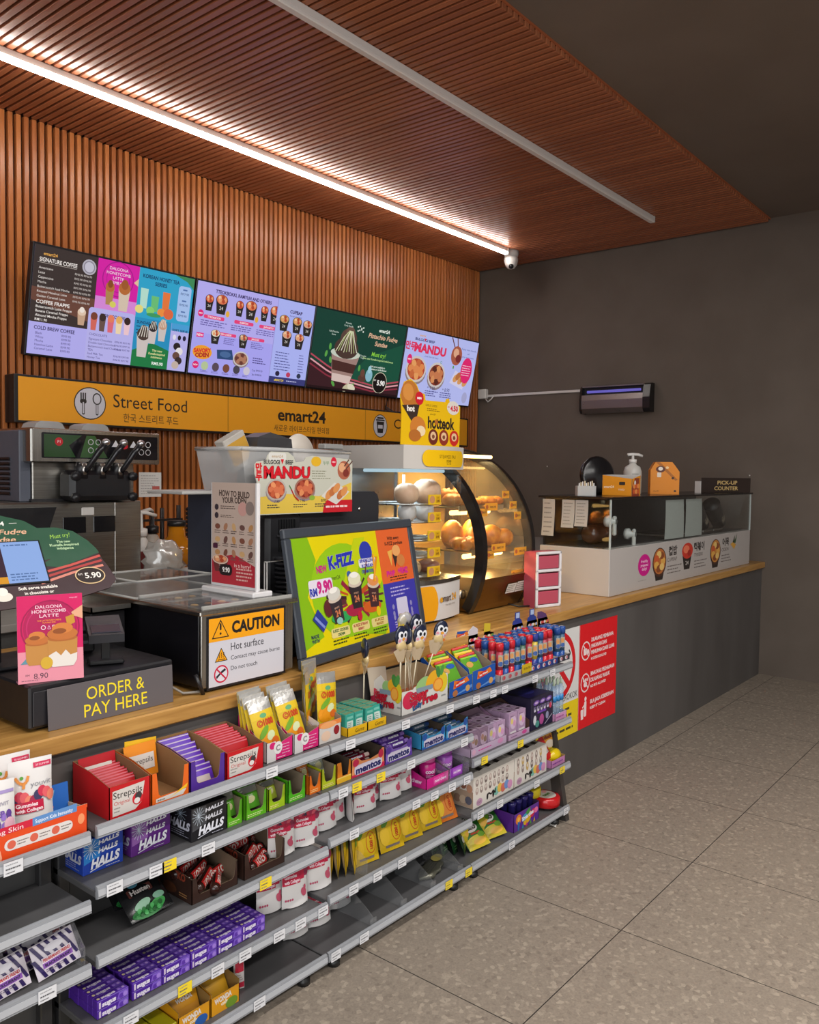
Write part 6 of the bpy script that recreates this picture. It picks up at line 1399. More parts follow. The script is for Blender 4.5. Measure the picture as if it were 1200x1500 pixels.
leafs('lozenge_sachet', 'purple and white lozenge sachet stacked in the purple tray', 'sachet', 'purple lozenge sachets', 9, 1.306, 1.745, .0125, D1-.028, .094, .068, .008, '#5a2aa8', P, -24, .0082, seam='#b8a8c0')
W2 = .125
lozbox('red lozenge tray beside the pink jelly tray on the top shelf', 1.368, W2, '#b8141c', '#7a5a40', stlabel(W2, .072, 'Original', '#c05050', 0), hf=.072, hb=.098)
leafs('lozenge_sachet', 'red lozenge sachet standing in the right red tray', 'sachet', 'red sachets in the right red tray', 9, 1.43, 1.765, .0108, D1+.002, .112, .074, .007, '#b0161f', None, -18, .003)
# vitamin jelly pouches in pink trays
def cpouch(seed=0):
    b = pillow(.082, .155, .016, '#c8a818', '#c8c4bc', 's', 8, 12, .06); P = Pr('k')
    P.rect(-.0405, .122, .0405, .155, '#cfcdc9', 6, 3, 'k'); P.rect(-.0405, .10, .0405, .122, '#d0b020', 6, 2, 's'); P.ell(0, .108, .012, .007, '#5a9a6a', 12, 's'); P.ring(-.018, .088, .010, .003, '#b8341c', 16, 's')
    P.txt('C', -.018, .088, .009, '#b8341c', fin='s', bold=.03); P.txt('1000', .012, .088, .017, '#b8341c', w=.036, bold=.05, fin='s')
    P.ell(-.01, .03, .03, .026, '#d88a14', 18, 's'); P.ell(-.012, .062, .024, .009, '#6a9a28', 14, 's', .7); P.ell(.008, .048, .016, .012, '#c8d0a0', 12, 's', .6); P.ell(.02, .03, .014, .012, '#c86018', 12, 's')
    return wrap(b, P)
cp = None
def jelly(lab, x, y, z, rx, ry=0, rz=0, grp='yellow jelly pouches in the pink trays'):
    global cp
    if cp is None: cp = solo(cpouch(), 'jelly_pouch', lab, 'pouch', grp, (x, y, z), (rx, ry, rz)); return cp
    return again(cp, lab, (x, y, z), (rx, ry, rz), group=grp)
def pinktray(lab, x, w, grp='pink jelly trays'):
    r = root('display_tray', lab, 'display box', grp, (x, 1.742, D1))
    m, n = C('#c8206c', 's'), C('#8a7a68', 'c'); b = MB(); t = .002; d = .125
    b.prism([(0, 0, 0), (w, 0, 0), (w, 0, .06), (w*.6, 0, .05), (w*.45, 0, .042), (0, 0, .058)], (0, t, 0), m, n); b.prism([(0, d, 0), (w, d, 0), (w, d, .115), (0, d, .115)], (0, -t, 0), m, n)
    for xx, tt in ((0, t), (w, -t)): b.prism([(xx, .03, 0), (xx, d, 0), (xx, d, .115), (xx, .03, .055)], (tt, 0, 0), m, n); b.prism([(xx, 0, 0), (xx, .03, 0), (xx, .03, .055), (xx, .015, .06), (xx, 0, .058)], (tt, 0, 0), C('#c8c4c2', 's'), n)
    b.box(0, 0, 0, w, d, .002, n); b.build('tray', r)
    P = Pr('s'); P.rect(.0, .0, w*.34, .056, '#c9c5c4'); P.ell(w*.22, .045, .012, .010, '#c8206c'); P.ell(w*.42, .036, .016, .018, '#d8d4d2'); P.txt('C', w*.42, .036, .016, '#8a8486', bold=.04); P.dashes(w*.58, .012, w*.93, .045, 4, '#e0a0c0', fill=.3); P.dashes(w*.4, .005, w*.8, .01, 1, '#e8c0d4')
    b = MB(); b.pr(P, (0, 0, 0)); b.build('print', r)
pinktray('left one of the two pink jelly trays on the top shelf', 1.52, .097); pinktray('right one of the two pink jelly trays on the top shelf', 1.624, .097)
jelly('front yellow jelly pouch leaning in the left pink tray', 1.568, 1.775, D1+.012, -20, -5); jelly('second yellow jelly pouch in the left pink tray', 1.562, 1.80, D1+.02, -16, -4); jelly('third yellow jelly pouch in the left pink tray', 1.558, 1.822, D1+.026, -12, -3); jelly('rearmost yellow jelly pouch in the left pink tray', 1.556, 1.84, D1+.03, -8, -2)
jelly('front yellow jelly pouch leaning in the right pink tray', 1.668, 1.778, D1+.014, -20, -5); jelly('second yellow jelly pouch in the right pink tray', 1.664, 1.805, D1+.022, -14, -4); jelly('rearmost yellow jelly pouch in the right pink tray', 1.662, 1.83, D1+.028, -10, -3)
r = root('display_tray', 'white and orange jelly tray beside the pink trays', 'display box', None, (1.727, 1.748, D1))
tray(.095, .125, .062, .10, .068, '#c4bdb8', '#8a7a68', None, 's').build('tray', r)
P = Pr('s'); P.rect(0, .048, .095, .062, '#d87a38'); P.ell(.04, .052, .035, .010, '#e09a60'); P.ell(.075, .03, .012, .014, '#8a2028'); P.ell(.03, .02, .02, .015, '#d8b8a0'); b = MB(); b.pr(P, (0, 0, 0)); b.build('print', r)
jelly('front yellow jelly pouch upright in the white and orange tray', 1.79, 1.775, D1+.045, -9, 5, 0, 'yellow jelly pouches in the white tray')
for k in range(4): jelly(['second', 'third', 'fourth', 'rearmost'][k]+' jelly pouch turned sideways in the white and orange tray', 1.745+.016*k-.004*(k % 2), 1.81+.014*k, D1+.05+.008*k, -4, 3, 38-8*k, 'yellow jelly pouches in the white tray')
# teal gum boxes in yellow trays
for j, (x, lab) in enumerate(((1.838, 'left'), (1.93, 'right'))):
    r = root('display_tray', lab+' one of the two yellow trays of teal gum boxes', 'display box', 'yellow gum trays', (x, 1.735, D1))
    tray(.09, .15, .026, .028, .026, '#d8a818', '#a08a68', None, 's').build('tray', r); P = Pr('s'); P.txt('Gums', .055, .013, .012, '#3a2c14', w=.04, sh=.25); b = MB(); b.pr(P, (0, 0, 0)); b.build('print', r)
    b = carton(.039, .022, .062, '#2f9080'); P = Pr('s'); P.rrect(.006, .008, .033, .040, .003, '#b8c8c0'); P.dashes(.009, .012, .030, .036, 4, '#3a6a60', fill=.35); P.rect(.006, .046, .033, .054, '#68b0a0'); b.pr(P, (0, 0, 0)); P = Pr('s'); P.rect(.002, .002, .037, .020, '#6a8a6a'); b.pr(P, (0, 0, .062), (1, 0, 0), (0, 1, 0))
    o = None
    for c in range(2):
        for q in range(5):
            if q == 0 and j == 0 and 0: continue
            loc = (x+.004+.042*c, 1.748+.024*q, D1+.0025); rot = (-12 if q == 0 and c == 1 and j == 1 else 0, 0, 0)
            lb = 'teal gum box standing in the %s yellow tray' % lab
            if o is None: o = solo(b, 'gum_box', lb, 'gum box', 'teal gum boxes in the %s tray' % lab, loc, rot)
            else: again(o, None, loc, rot)

# ---- third bay, top shelf: sugar free lollipops
r = root('display_tray', 'white sugar free lollipop box printed with fruit', 'display box', None, (2.115, 1.752, D1))
LW, LD = .26, .14
b = MB(); t = .002; m, n = C('#c9c5c0', 's'), C('#a08c6c', 'c')
b.prism([(0, 0, 0), (LW, 0, 0), (LW, 0, .10), (.235, 0, .105), (.225, 0, .118), (.21, 0, .112), (.205, 0, .125), (.19, 0, .12), (.18, 0, .10), (.14, 0, .108), (.11, 0, .09), (.07, 0, .085), (.06, 0, .078), (0, 0, .08)], (0, t, 0), m, n)
b.prism([(0, LD, 0), (LW, LD, 0), (LW, LD, .12), (0, LD, .12)], (0, -t, 0), m, n)
b.prism([(0, 0, 0), (0, LD, 0), (0, LD, .09), (0, LD*.88, .10), (0, LD*.75, .115), (0, LD*.65, .125), (0, LD*.55, .11), (0, LD*.4, .10), (0, LD*.2, .085), (0, 0, .08)], (t, 0, 0), m, n); b.prism([(LW, 0, 0), (LW, LD, 0), (LW, LD, .12), (LW, 0, .10)], (-t, 0, 0), m, n)
b.box(.002, .002, .03, LW-.002, LD-.002, .034, C('#a85a38', 'c')); b.build('tray', r)
def fruit(side):
    P = Pr('s'); k = .55 if side else 1
    P.ell(.115*k+.03*(1-k), .088, .04*k, .022, '#8ab070', 16, rot=.3); P.ell(.165*k+.03*side*.4, .095, .035*k+.004, .024, '#d8a020', 18, rot=.6); P.ell(.225*k, .075, .026*k+.004, .035, '#d0b828', 18); P.ell(.20*k, .115, .012, .022, '#3f7a38', 10, rot=.3); P.ell(.222*k, .118, .010, .02, '#4a8a40', 10, rot=-.3)
    P.ell(.20*k, .07, .026*k+.003, .024, '#d87a1c'); P.ell(.20*k, .07, .020*k+.003, .019, '#e0a040'); P.ell(.04*k, .045, .03*k+.004, .03, '#c02848'); P.ell(.075*k, .04, .03*k, .028, '#a81c3c')
    P.rrect(.08*k, .062, .17*k, .078, .003, '#7a8a98'); P.otxt('Sugar', .095*k, .055, .026, '#b81830', w=.10*k, bold=.05, rot=.06); P.otxt('Free', .155*k, .033, .026, '#b81830', w=.085*k, bold=.05, rot=.06); P.otxt('Lolly', .085*k, .018, .016, '#2a5a90', w=.05*k, bold=.04, rot=.2); P.dashes(.22*k, .02, .25*k, .032, 1, '#8a8a88')
    return P
b = MB(); b.pr(fruit(0), (0, 0, 0)); b.build('print', r); b = MB(); b.pr(fruit(1), (0, LD, 0), (0, -1, 0), (0, 0, 1)); b.build('side_print', r)
def lolly():
    b = MB(); b.tube([(0, 0, 0), (0, 0, .18)], .0021, C('#d8cdb4', 's'), 6)
    b.ball((0, 0, .212), .027, .009, .034, C('#1c2238', 'g'), 18, 10)
    b.add([(-.010, 0, .128), (.010, -.004, .128), (.022, 0, .148), (.030, .002, .165), (.018, -.010, .178), (0, -.012, .172), (-.018, -.010, .178), (-.030, .002, .165), (-.022, 0, .148), (0, .006, .16)],
          [(0, 1, 5), (1, 2, 4), (1, 4, 5), (2, 3, 4), (0, 5, 6), (0, 6, 8), (8, 6, 7), (0, 9, 1), (1, 9, 2), (2, 9, 3), (0, 8, 9), (8, 7, 9), (3, 9, 4), (7, 6, 9), (4, 9, 5), (5, 9, 6)], C('#b8a488', 'g'))
    b.ball((0, -.004, .182), .020, .010, .020, C('#c0a878', 'g'), 12, 7, lambda p, q, c: 1+.18*math.sin(5*p+2*c))
    P = Pr('g'); P.ell(0, .200, .021, .019, '#d8ccd0'); P.ell(-.010, .217, .0105, .012, '#d8d8dc'); P.ell(.010, .217, .0105, .012, '#d8d8dc'); P.ell(-.008, .216, .005, .0065, '#14161c'); P.ell(.008, .216, .005, .0065, '#14161c'); P.ell(0, .204, .0065, .005, '#d89030'); P.ell(-.015, .199, .005, .004, '#d8909c'); P.ell(.015, .199, .005, .004, '#d8909c')
    def fn(u, v, w):
        q = 1-(u/.0275)**2-((v-.212)/.0345)**2
        return (u, -.0092*math.sqrt(max(.02, q))-.0012-w*2, v)
    b.pr(P, fn=fn); return b
lo = None
for k, (x, y, z, rx, ry, rz, lab) in enumerate(((2.045, 1.86, -.0, 0, -3, 55, 'penguin lollipop leaning alone at the left of its box, seen from the side'), (2.165, 1.80, .03, 0, 0, 0, 'penguin lollipop standing front left in the white box'), (2.185, 1.795, .028, 3, 3, 75, 'lollipop turned edge-on beside the front left penguin'), (2.225, 1.80, .028, 4, 6, -8, 'penguin lollipop in the front centre of the white box'),
        (2.245, 1.82, .033, 2, 14, 70, 'lollipop turned edge-on right of the front centre penguin'), (2.25, 1.835, .055, 0, 10, 0, 'penguin lollipop behind the front centre one'), (2.262, 1.84, .045, 0, 18, 30, 'penguin lollipop leaning right at the back of the box'), (2.27, 1.83, .035, 2, 14, 80, 'lollipop turned edge-on at the back right'), (2.315, 1.83, .035, 4, 20, -15, 'penguin lollipop leaning far right, apart from the others'))):
    loc, rot = (x, y, D1+z+.002), (rx, ry, rz)
    if lo is None: lo = solo(lolly(), 'lollipop', lab, 'lollipop', 'penguin lollipops', loc, rot); lo.scale = (1.15, 1.15, 1.06)
    else: again(lo, lab, loc, rot)
b = MB(); b.tube([(0, 0, 0), (0, 0, .13)], .0019, C('#d0c4a8', 's'), 6); b.ball((0, 0, .155), .026, .010, .04, C('#b8a030', 'g'), 14, 8); b.ball((.01, 0, .178), .035, .014, .03, BAGGY, 14, 8, crumple)
solo(b, 'lollipop', 'yellow lollipop in a clear wrapper rising above the penguins', 'lollipop', 'penguin lollipops', (2.255, 1.87, D1+.11), (0, 2, 0))
b = MB(); b.prism([(0, 0, 0), (.09, 0, 0), (.075, 0, .09), (-.02, 0, .10)], (0, .002, 0), C('#b8aa98', 'c')); solo(b, 'card_flap', 'beige card flap standing behind the lollipop box', 'card', None, (2.10, 1.875, D1+.05))
# toy car candy trays
def hotw(x, w, lab, hf):
    r = root('display_tray', lab, 'display box', 'blue candy trays', (x, 1.758, D1))
    m, n = C('#1c50a0', 's'), C('#8a7a68', 'c'); b = MB(); d = .135; t = .002
    b.prism([(0, 0, 0), (w, 0, 0), (w, 0, hf), (0, 0, hf-.008)], (0, t, 0), m, n); b.prism([(0, d, 0), (w, d, 0), (w, d, .19), (w*.55, d, .195), (w*.5, d, .17), (0, d, .165)], (0, -t, 0), m, m)
    for xx, tt in ((0, t), (w, -t)): b.prism([(xx, 0, 0), (xx, d, 0), (xx, d, .14), (xx, .02, hf)], (tt, 0, 0), m, n)
    b.box(0, 0, 0, w, d, .002, n); b.build('tray', r)
    P = Pr('s')
    def flame(x, y, s): P.poly([(x-.05*s, y-.012*s), (x+.05*s, y+.004*s), (x+.035*s, y+.022*s), (x+.0*s, y+.012*s), (x-.045*s, y+.018*s)], '#d8701c'); P.ell(x-.012*s, y+.003*s, .032*s, .010*s, '#c82820', rot=.15); P.txt('Hot Wheels', x-.008*s, y+.004*s, .008*s, '#e8e0d8', w=.055*s, bold=.04, rot=.15)
    flame(w*.52, hf*.62, 1.0); P.poly([(0, 0), (w, .03), (w, .018), (0, -.0)], '#5a88c8'); P.ell(w*.25, .014, .016, .012, '#a86a40'); P.ell(w*.8, .02, .014, .012, '#c89a60')
    b = MB(); b.pr(P, (0, 0, 0)); b.build('print', r); b = MB(); P = Pr('s'); flame(w*.3, .145, .8); flame(w*.75, .172, .8); P.ell(w*.5, .12, .05, .025, '#c89a50'); P.ell(w*.75, .13, .03, .03, '#8a7a68'); b.pr(P, (0, d-.004, 0)); b.build('back_print', r)
hotw(2.392, .142, 'left one of the two blue candy trays with flame badges', .068); hotw(2.538, .152, 'right one of the two blue candy trays with flame badges', .082)
for j, x in enumerate((2.46, 2.612)):
    side = 'left' if j == 0 else 'right'; o = {}
    for k in range(7):
        c = ['#5a9a28', '#c83028', '#d8b020'][k % 3]; cn = ['green', 'red', 'yellow'][k % 3]
        loc = (x+.006*math.sin(k*2), 1.782+.014*k, D1+.03+.006*k); rot = (-34+2*k, 0, 3*math.sin(k*2.2)); lb = '%s candy packet in the %s blue tray' % (cn, side)
        if c not in o:
            P = Pr('s'); P.ell(.02, .075, .026, .010, '#2a5aa8'); P.ell(-.02, .06, .02, .012, '#c89a50'); P.rect(-.05, .088, .05, .093, {'#5a9a28': '#9ac840', '#c83028': '#d8605a', '#d8b020': '#e8d060'}[c], 4)
            o[c] = solo(wrap(pillow(.11, .095, .012, c, nu=6, nv=6), P), 'candy_packet', lb, 'candy packet', lb+'s', loc, rot)
        else: again(o[c], None, loc, rot)
# bubble tubes
def tubeM(body, cap, lab):
    b = MB(); b.lathe([(.0145, .0), (.015, .004), (.015, .04)], C(cap, 'g'), 16); b.lathe([(.0142, .04), (.0142, .115)], C(lab, 's'), 16); b.lathe([(.0165, .115), (.0165, .142), (.014, .146)], C(cap, 'g'), 16)
    Q = Pr('g'); Q.ell(0, 0, .008, .008, body); b.pr(Q, (0, 0, .1462), (1, 0, 0), (0, 1, 0))
    P = Pr('s'); P.rect(-.012, .055, .010, .10, '#a8a090', 6); P.ell(-.004, .085, .008, .010, '#c88a50'); P.ell(-.002, .065, .011, .009, '#3a5a98'); P.rect(.009, .055, .015, .10, '#d0ccc4', 2)
    b.pr(P, fn=lambda u, v, w: ((.0145+w)*math.sin(u/.0145-.45), -(.0145+w)*math.cos(u/.0145-.45), v)); return b
tubes = {}
def bub(c, x, y, z, lab, grp, rx=0, ry=0):
    cols = {'red': ('#c8a0a0', '#c0202e', '#a83a4c'), 'blue': ('#8a9ac0', '#234a90', '#3a5a78'), 'green': ('#8aa0c0', '#1f4a80', '#4a6a5a'), 'yellow': ('#c8a820', '#2a3a88', '#c8b040')}[c]
    if c not in tubes: tubes[c] = solo(tubeM(*cols), 'bubble_tube', lab, 'bubble tube', grp, (x, y, z), (rx, ry, 0))
    else: again(tubes[c], lab, (x, y, z), (rx, ry, 0), group=grp)
def btray(lab, x, w, out, d=.15):
    r = root('display_tray', lab, 'display box', 'bubble tube trays', (x, 1.752, D1)); tray(w, d, .026, .03, .026, out, '#b0aaa4', None, 's').build('tray', r)
    P = Pr('s')
    for k in range(int(w/.045)): P.ell(.025+.045*k, .013, .012, .009, '#c8c4cc' if out[1] in '23' else '#a8686a'); P.ell(.03+.045*k, .013, .005, .006, '#c8384a')
    b = MB(); b.pr(P, (0, 0, 0)); b.build('print', r)
btray('grey tray of red and blue bubble tubes', 2.718, .215, '#a8a4a4'); btray('blue printed tray of red, blue and yellow bubble tubes', 2.937, .235, '#2c3c80'); btray('dark tray of blue bubble tubes at the right end of the top shelf', 3.175, .10, '#3a3440', .12)
C1 = [['red', 'blue', 'red', 'blue', 'green'], ['red', 'blue', 'blue', 'red', 'blue'], ['blue', 'red', 'blue', 'red', 'blue'], ['red', 'blue', 'red', 'blue', 'blue']]
for j in range(4):
    for i in range(5): bub(C1[j][i], 2.742+.042*i, 1.774+.034*j, D1+.003, '%s bubble tube in row %s of the grey tray' % (C1[j][i], ['one (front)', 'two', 'three', 'four (back)'][j]), 'bubble tubes of the grey tray, row %d' % (j+1))
C2 = [['red', 'yellow', 'blue', 'red', 'red'], ['red', 'blue', 'blue', 'red', 'red'], ['blue', 'blue', 'red', 'blue', 'red'], ['red', 'blue', 'blue', 'red', 'blue']]
for j in range(4):
    for i in range(5): bub(C2[j][i], 2.962+.044*i, 1.774+.034*j, D1+.003, '%s bubble tube in row %s of the blue tray' % (C2[j][i], ['one (front)', 'two', 'three', 'four (back)'][j]), 'bubble tubes of the blue tray, row %d' % (j+1), 0, -6 if i > 2 and j == 0 else 0)
for j in range(3):
    for i in range(2): bub('blue', 3.20+.04*i, 1.775+.036*j, D1+.003, 'blue bubble tube of the small end tray, '+['front', 'middle', 'back'][j]+' row', 'bubble tubes of the end tray, row %d' % (j+1))
for k, (x, c, c2, lab) in enumerate(((2.72, '#c8c0c4', '#c04a78', 'white and pink toy card standing behind the grey tube tray'), (2.82, '#c8b030', '#5a8a40', 'yellow toy card standing behind the grey tube tray'), (3.05, '#2c3c88', '#8a98c8', 'left blue bottle shaped card behind the blue tube tray'), (3.17, '#2c3c88', '#a8b0d0', 'right blue bottle shaped card behind the blue tube tray'), (3.27, '#5a3a68', '#c84a58', 'purple rounded card at the right behind the blue tube tray'))):
    b = MB()
    if k in (2, 3): o_ = [(-.045, 0), (.045, 0), (.045, .06), (.03, .085), (.018, .09), (.018, .12), (-.018, .12), (-.018, .09), (-.03, .085), (-.045, .06)]
    elif k == 4: o_ = [(-.05, 0), (.05, 0), (.045, .05), (.02, .085), (-.02, .10), (-.05, .10)]
    elif k == 0: o_ = [(-.035, 0), (.05, 0), (.05, .05), (.03, .06), (.03, .09), (.0, .105), (-.03, .09), (-.035, .06)]
    else: o_ = [(-.04, 0), (.05, 0), (.045, .06), (.02, .065), (.02, .10), (-.02, .105), (-.025, .06)]
    b.prism([(x_, 0, z_) for x_, z_ in o_], (0, .003, 0), C(c, 's')); P = Pr('s')
    for q in range(9): P.ell(-.03+.008*q, .02+.035*abs(math.sin(q*2.1)), .009, .007, [c2, '#d8d0c8', '#c84a40', '#d8a030'][q % 4], 8)
    if k in (2, 3): P.rect(-.014, .095, .014, .117, '#a8b8d8')
    b.pr(P, (0, 0, 0)); solo(b, 'toy_card', lab, 'card', 'cards behind the bubble tubes', (x, 1.884, D1+.10), (0, 0, 0))
b = MB(); b.box(0, 0, 0, .07, .003, .035, C('#c8a820', 's')); P = Pr(); P.txt('RM4.90', .035, .018, .010, '#5a4410', w=.05); b.pr(P, (0, 0, 0)); solo(b, 'price_card', 'small yellow price card in front of the grey tube tray', 'card', None, (2.87, 1.745, D1+.008))

# ---- second bay, second shelf: sweets cartons
def halls(lab, x, y, w, c, c2, cname, h=.083):
    d = .11
    r = root('lozenge_carton', lab, 'carton', 'cough sweet cartons', (x, y, D2))
    carton(w, d, h, c).build('carton', r)
    def face(W):
        P = Pr('s'); P.poly([(W*.02, h*.30), (W*.42, h*.42), (W*.40, h*.98), (W*.02, h*.98)], c2)
        for k in range(14):
            a = k*.45; P.line([(W*.18, h*.72), (W*.18+.02*math.cos(a), h*.72+.024*math.sin(a))], .0012, '#c8d4e0')
        P.txt('HALLS', W*.54, h*.30, .021, '#dcdce4', w=W*.70, bold=.05, sh=.25, rot=.05); P.line([(W*.15, h*.08), (W*.62, h*.20)], .002, '#d0d0dc'); P.dashes(W*.55, h*.07, W*.9, h*.11, 1, '#b8b8c8')
        P.txt('HALLS', W*.62, h*.60, .011, '#dcdce4', w=W*.48, bold=.06, sh=.25, rot=.06); P.txt('HALLS', W*.64, h*.84, .009, '#dcdce4', w=W*.52, bold=.06, sh=.25, rot=.08)
        return P
    b = MB(); b.pr(face(w), (0, 0, 0)); P = Pr('s'); P.txt('HALLS', .06, h*.42, .02, '#c0c0cc', w=.085, bold=.06, sh=.25); P.dashes(.02, .006, .10, h*.26, 3, '#9a9aac', fill=.3)
    for k in range(12): P.line([(.065, h*.75), (.065+.025*math.cos(k*.52), h*.75+.02*math.sin(k*.52))], .001, '#9aa8b8')
    b.pr(P, (0, d, 0), (0, -1, 0), (0, 0, 1)); P = Pr('s'); P.txt('HALLS', w*.5, d*.3, .014, '#c8c8d0', w=w*.6, bold=.05); P.dashes(w*.1, d*.45, w*.9, d*.9, 3, '#a8a8b4', fill=.5); b.pr(P, (0, 0, h), (1, 0, 0), (0, 1, 0)); b.build('print', r)
halls('blue cough sweet carton on the second shelf', .998, 1.785, .104, '#1c3c9c', '#2a78c0', 'blue'); halls('purple cough sweet carton between the blue and the black one', 1.124, 1.785, .112, '#5a2478', '#8a5aa0', 'purple', .088); halls('black cough sweet carton on the second shelf', 1.27, 1.742, .112, '#1d1c1f', '#4a4a4e', 'black', .088)
def upack(lab, x, w, out, hs, inn='#8a7a64', d=.125, hb=None, grp='small gum trays'):
    r = root('display_tray', lab, 'display box', grp, (x, 1.745, D2)); tray(w, d, hs, hb or hs*1.12, hs, out, inn, (.008, w-.008, .02), 's').build('tray', r)
    P = Pr('s'); P.dashes(.006, .004, w-.006, .014, 2, '#d8e0a0' if out[1] in '4567' else '#e8d090', fill=.4); b = MB(); b.pr(P, (0, 0, 0)); b.build('print', r)
upack('first green gum tray beside the black carton', 1.385, .052, '#5aa81c', .065); upack('second green gum tray with a clear packet on top', 1.449, .074, '#5aa81c', .068); upack('yellow green gum tray between two green ones', 1.53, .062, '#98b81c', .062); upack('empty green gum tray', 1.603, .068, '#4aa41c', .066); upack('small orange gum tray', 1.686, .048, '#d86a18', .056); upack('small yellow green gum tray beside the orange carton', 1.738, .06, '#a8b420', .062)
def gpk(lab, x, y, z, w, h, c, rx, top='#c8ccc4'):
    b = pillow(w, h, .014, c, nu=6, nv=6); P = Pr('k'); P.rect(-w*.48, h*.7, w*.48, h*.98, top, 4, 2, 'k'); P.ell(0, h*.4, w*.25, h*.16, '#d8d4a0', 12, 's'); P.dashes(-w*.3, h*.5, w*.3, h*.62, 2, '#e8e8d8', 's'); wrap(b, P); return solo(b, 'gum_packet', lab, 'gum packet', 'gum packets in the small trays', (x, y, D2+z+.012), (rx, 0, 0))
gpk('green gum packet in the first green tray', 1.411, 1.768, .004, .046, .065, '#5aa82c', -18); gpk('second green gum packet in the first green tray', 1.411, 1.80, .006, .046, .065, '#4a982c', -18)
gpk('green gum packet in the second green tray', 1.486, 1.768, .004, .066, .062, '#5aa82c', -22); gpk('clear topped gum packet lying high in the second green tray', 1.486, 1.80, .02, .066, .07, '#7ab84c', -50)
gpk('yellow green gum packet in the yellow green tray', 1.561, 1.775, .004, .055, .055, '#a8b838', -22); gpk('clear gum packet at the back of the yellow green tray', 1.561, 1.815, .012, .055, .07, '#98a870', -30)
gpk('orange gum packet in the small orange tray', 1.71, 1.79, .01, .044, .07, '#c8702c', -18, '#d8a890'); gpk('second orange gum packet in the small orange tray', 1.71, 1.815, .014, .044, .07, '#d88a40', -14, '#d8b8a0'); gpk('clear gum packet in the small yellow green tray', 1.768, 1.79, .014, .054, .075, '#a8b0a4', -16); gpk('second clear gum packet in the small yellow green tray', 1.768, 1.82, .018, .054, .07, '#98a49c', -12)
# chew rolls
def rollbox(lab, x, w, c, c2, txtc, hs, tc='#20205a', notch=None, swoosh=None):
    r = root('display_tray', lab, 'display box', 'chew roll cartons', (x, 1.742, D2)); m, n = C(c, 's'), C('#4a3c30', 'c'); b = MB(); d = .135; t = .002
    b.prism([(0, 0, 0), (w, 0, 0), (w, 0, hs), (w*.92, 0, hs*1.02), (w*.84, 0, hs*.78), (w*.55, 0, hs*.66), (w*.3, 0, hs*.72), (w*.15, 0, hs*.98), (0, 0, hs*.9)] if not notch else [(0, 0, 0), (w, 0, 0), (w, 0, hs), (notch[1], 0, hs), (notch[1]-.006, 0, .02), (notch[0]+.006, 0, .02), (notch[0], 0, hs), (0, 0, hs)], (0, t, 0), m, n)
    b.prism([(0, d, 0), (w, d, 0), (w, d, hs*1.15), (0, d, hs*1.15)], (0, -t, 0), m, n)
    for xx, tt in ((0, t), (w, -t)): b.prism([(xx, 0, 0), (xx, d, 0), (xx, d, hs*1.15), (xx, 0, hs*.9 if xx == 0 else hs)], (tt, 0, 0), m, n)
    b.box(0, 0, 0, w, d, .002, n); b.build('tray', r)
    P = Pr('s')
    if txtc: P.poly([(0, 0), (w, 0), (w, hs*.26), (0, hs*.12)], c2); P.rrect(w*.08, hs*.08, w*.92, hs*.58, .012, '#c4bccc'); P.txt('mentos', w*.5, hs*.33, .021, tc, w=w*.76, bold=.045, rot=.03); P.ell(w*.12, hs*.72, .014, .012, c2); P.ell(w*.88, hs*.74, .012, .014, c2)
    else: P.rect(0, 0, w, .014, '#d8a828'); P.rect(0, .014, w, .018, '#e0c060')
    b = MB(); b.pr(P, (0, 0, 0)); b.build('print', r)
rollbox('empty orange chew carton with a cut-out front', 1.80, .062, '#d0781c', '', None, .064, notch=(.018, .054)); rollbox('orange and pink chew roll carton', 1.865, .155, '#d88a58', '#c0244a', 1, .062); rollbox('purple chew roll carton', 2.024, .138, '#7a5ab0', '#5a3a98', 1, .06); rollbox('left blue mint roll carton on the second shelf', 2.215, .136, '#3a90c0', '#2a5aa8', 1, .058); rollbox('right blue mint roll carton on the second shelf', 2.354, .134, '#4a9ac8', '#2a5aa8', 1, .058)
rolls = {}
def roll(kind, lab, x, y, z, rz=0):
    cs = {'red': ('#8a2438', '#c8b0a8'), 'purple': ('#5a3a90', '#8a6ab8'), 'blue': ('#5a7a94', '#2a4a88')}[kind]
    if kind not in rolls:
        b = MB(); b.tube([(-.062, 0, 0), (-.056, 0, 0), (.056, 0, 0), (.062, 0, 0)], [.006, .0095, .0095, .006], C(cs[0], 'g'), 12); P = Pr('s'); P.txt('mentos', 0, 0, .008, '#d8d8e4', w=.05, bold=.06); P.rect(-.055, -.006, -.035, .006, cs[1], 2, 3); P.rect(.035, -.006, .055, .006, cs[1], 2, 3)
        b.pr(P, fn=lambda u, v, w: (u, -(.0098+w)*math.cos(v/.0098+.6), (.0098+w)*math.sin(v/.0098+.6)))
        rolls[kind] = solo(b, 'chew_roll', lab, 'chew roll', lab+'s', (x, y, z), (0, 0, rz))
    else: again(rolls[kind], lab, (x, y, z), (0, 0, rz), group=lab+'s')
for k in range(4): roll('red', 'dark red chew roll lying in the orange and pink carton', 1.942+.004*(k % 2), 1.775+.021*(k % 4), D2+.012+.018*(k > 2)*0, 2)
for k in range(3): roll('red', 'dark red chew roll lying in the orange and pink carton', 1.942, 1.80+.021*k, D2+.031, -3)
for j in range(5):
    for k in range(6): roll('purple', 'purple chew roll stacked in the purple carton', 2.093, 1.755+.0205*k, D2+.012+.0188*j+.0, 0) if not (k < 1 and j > 2) and j < 4+(k > 2) else None
for x0, s in ((2.283, 'left'), (2.421, 'right')):
    for j in range(3):
        for k in range(6): roll('blue', 'blue and silver mint roll stacked in the %s blue carton' % s, x0, 1.755+.0205*k, D2+.012+.0188*j) if j < 2 or k > 2 else None
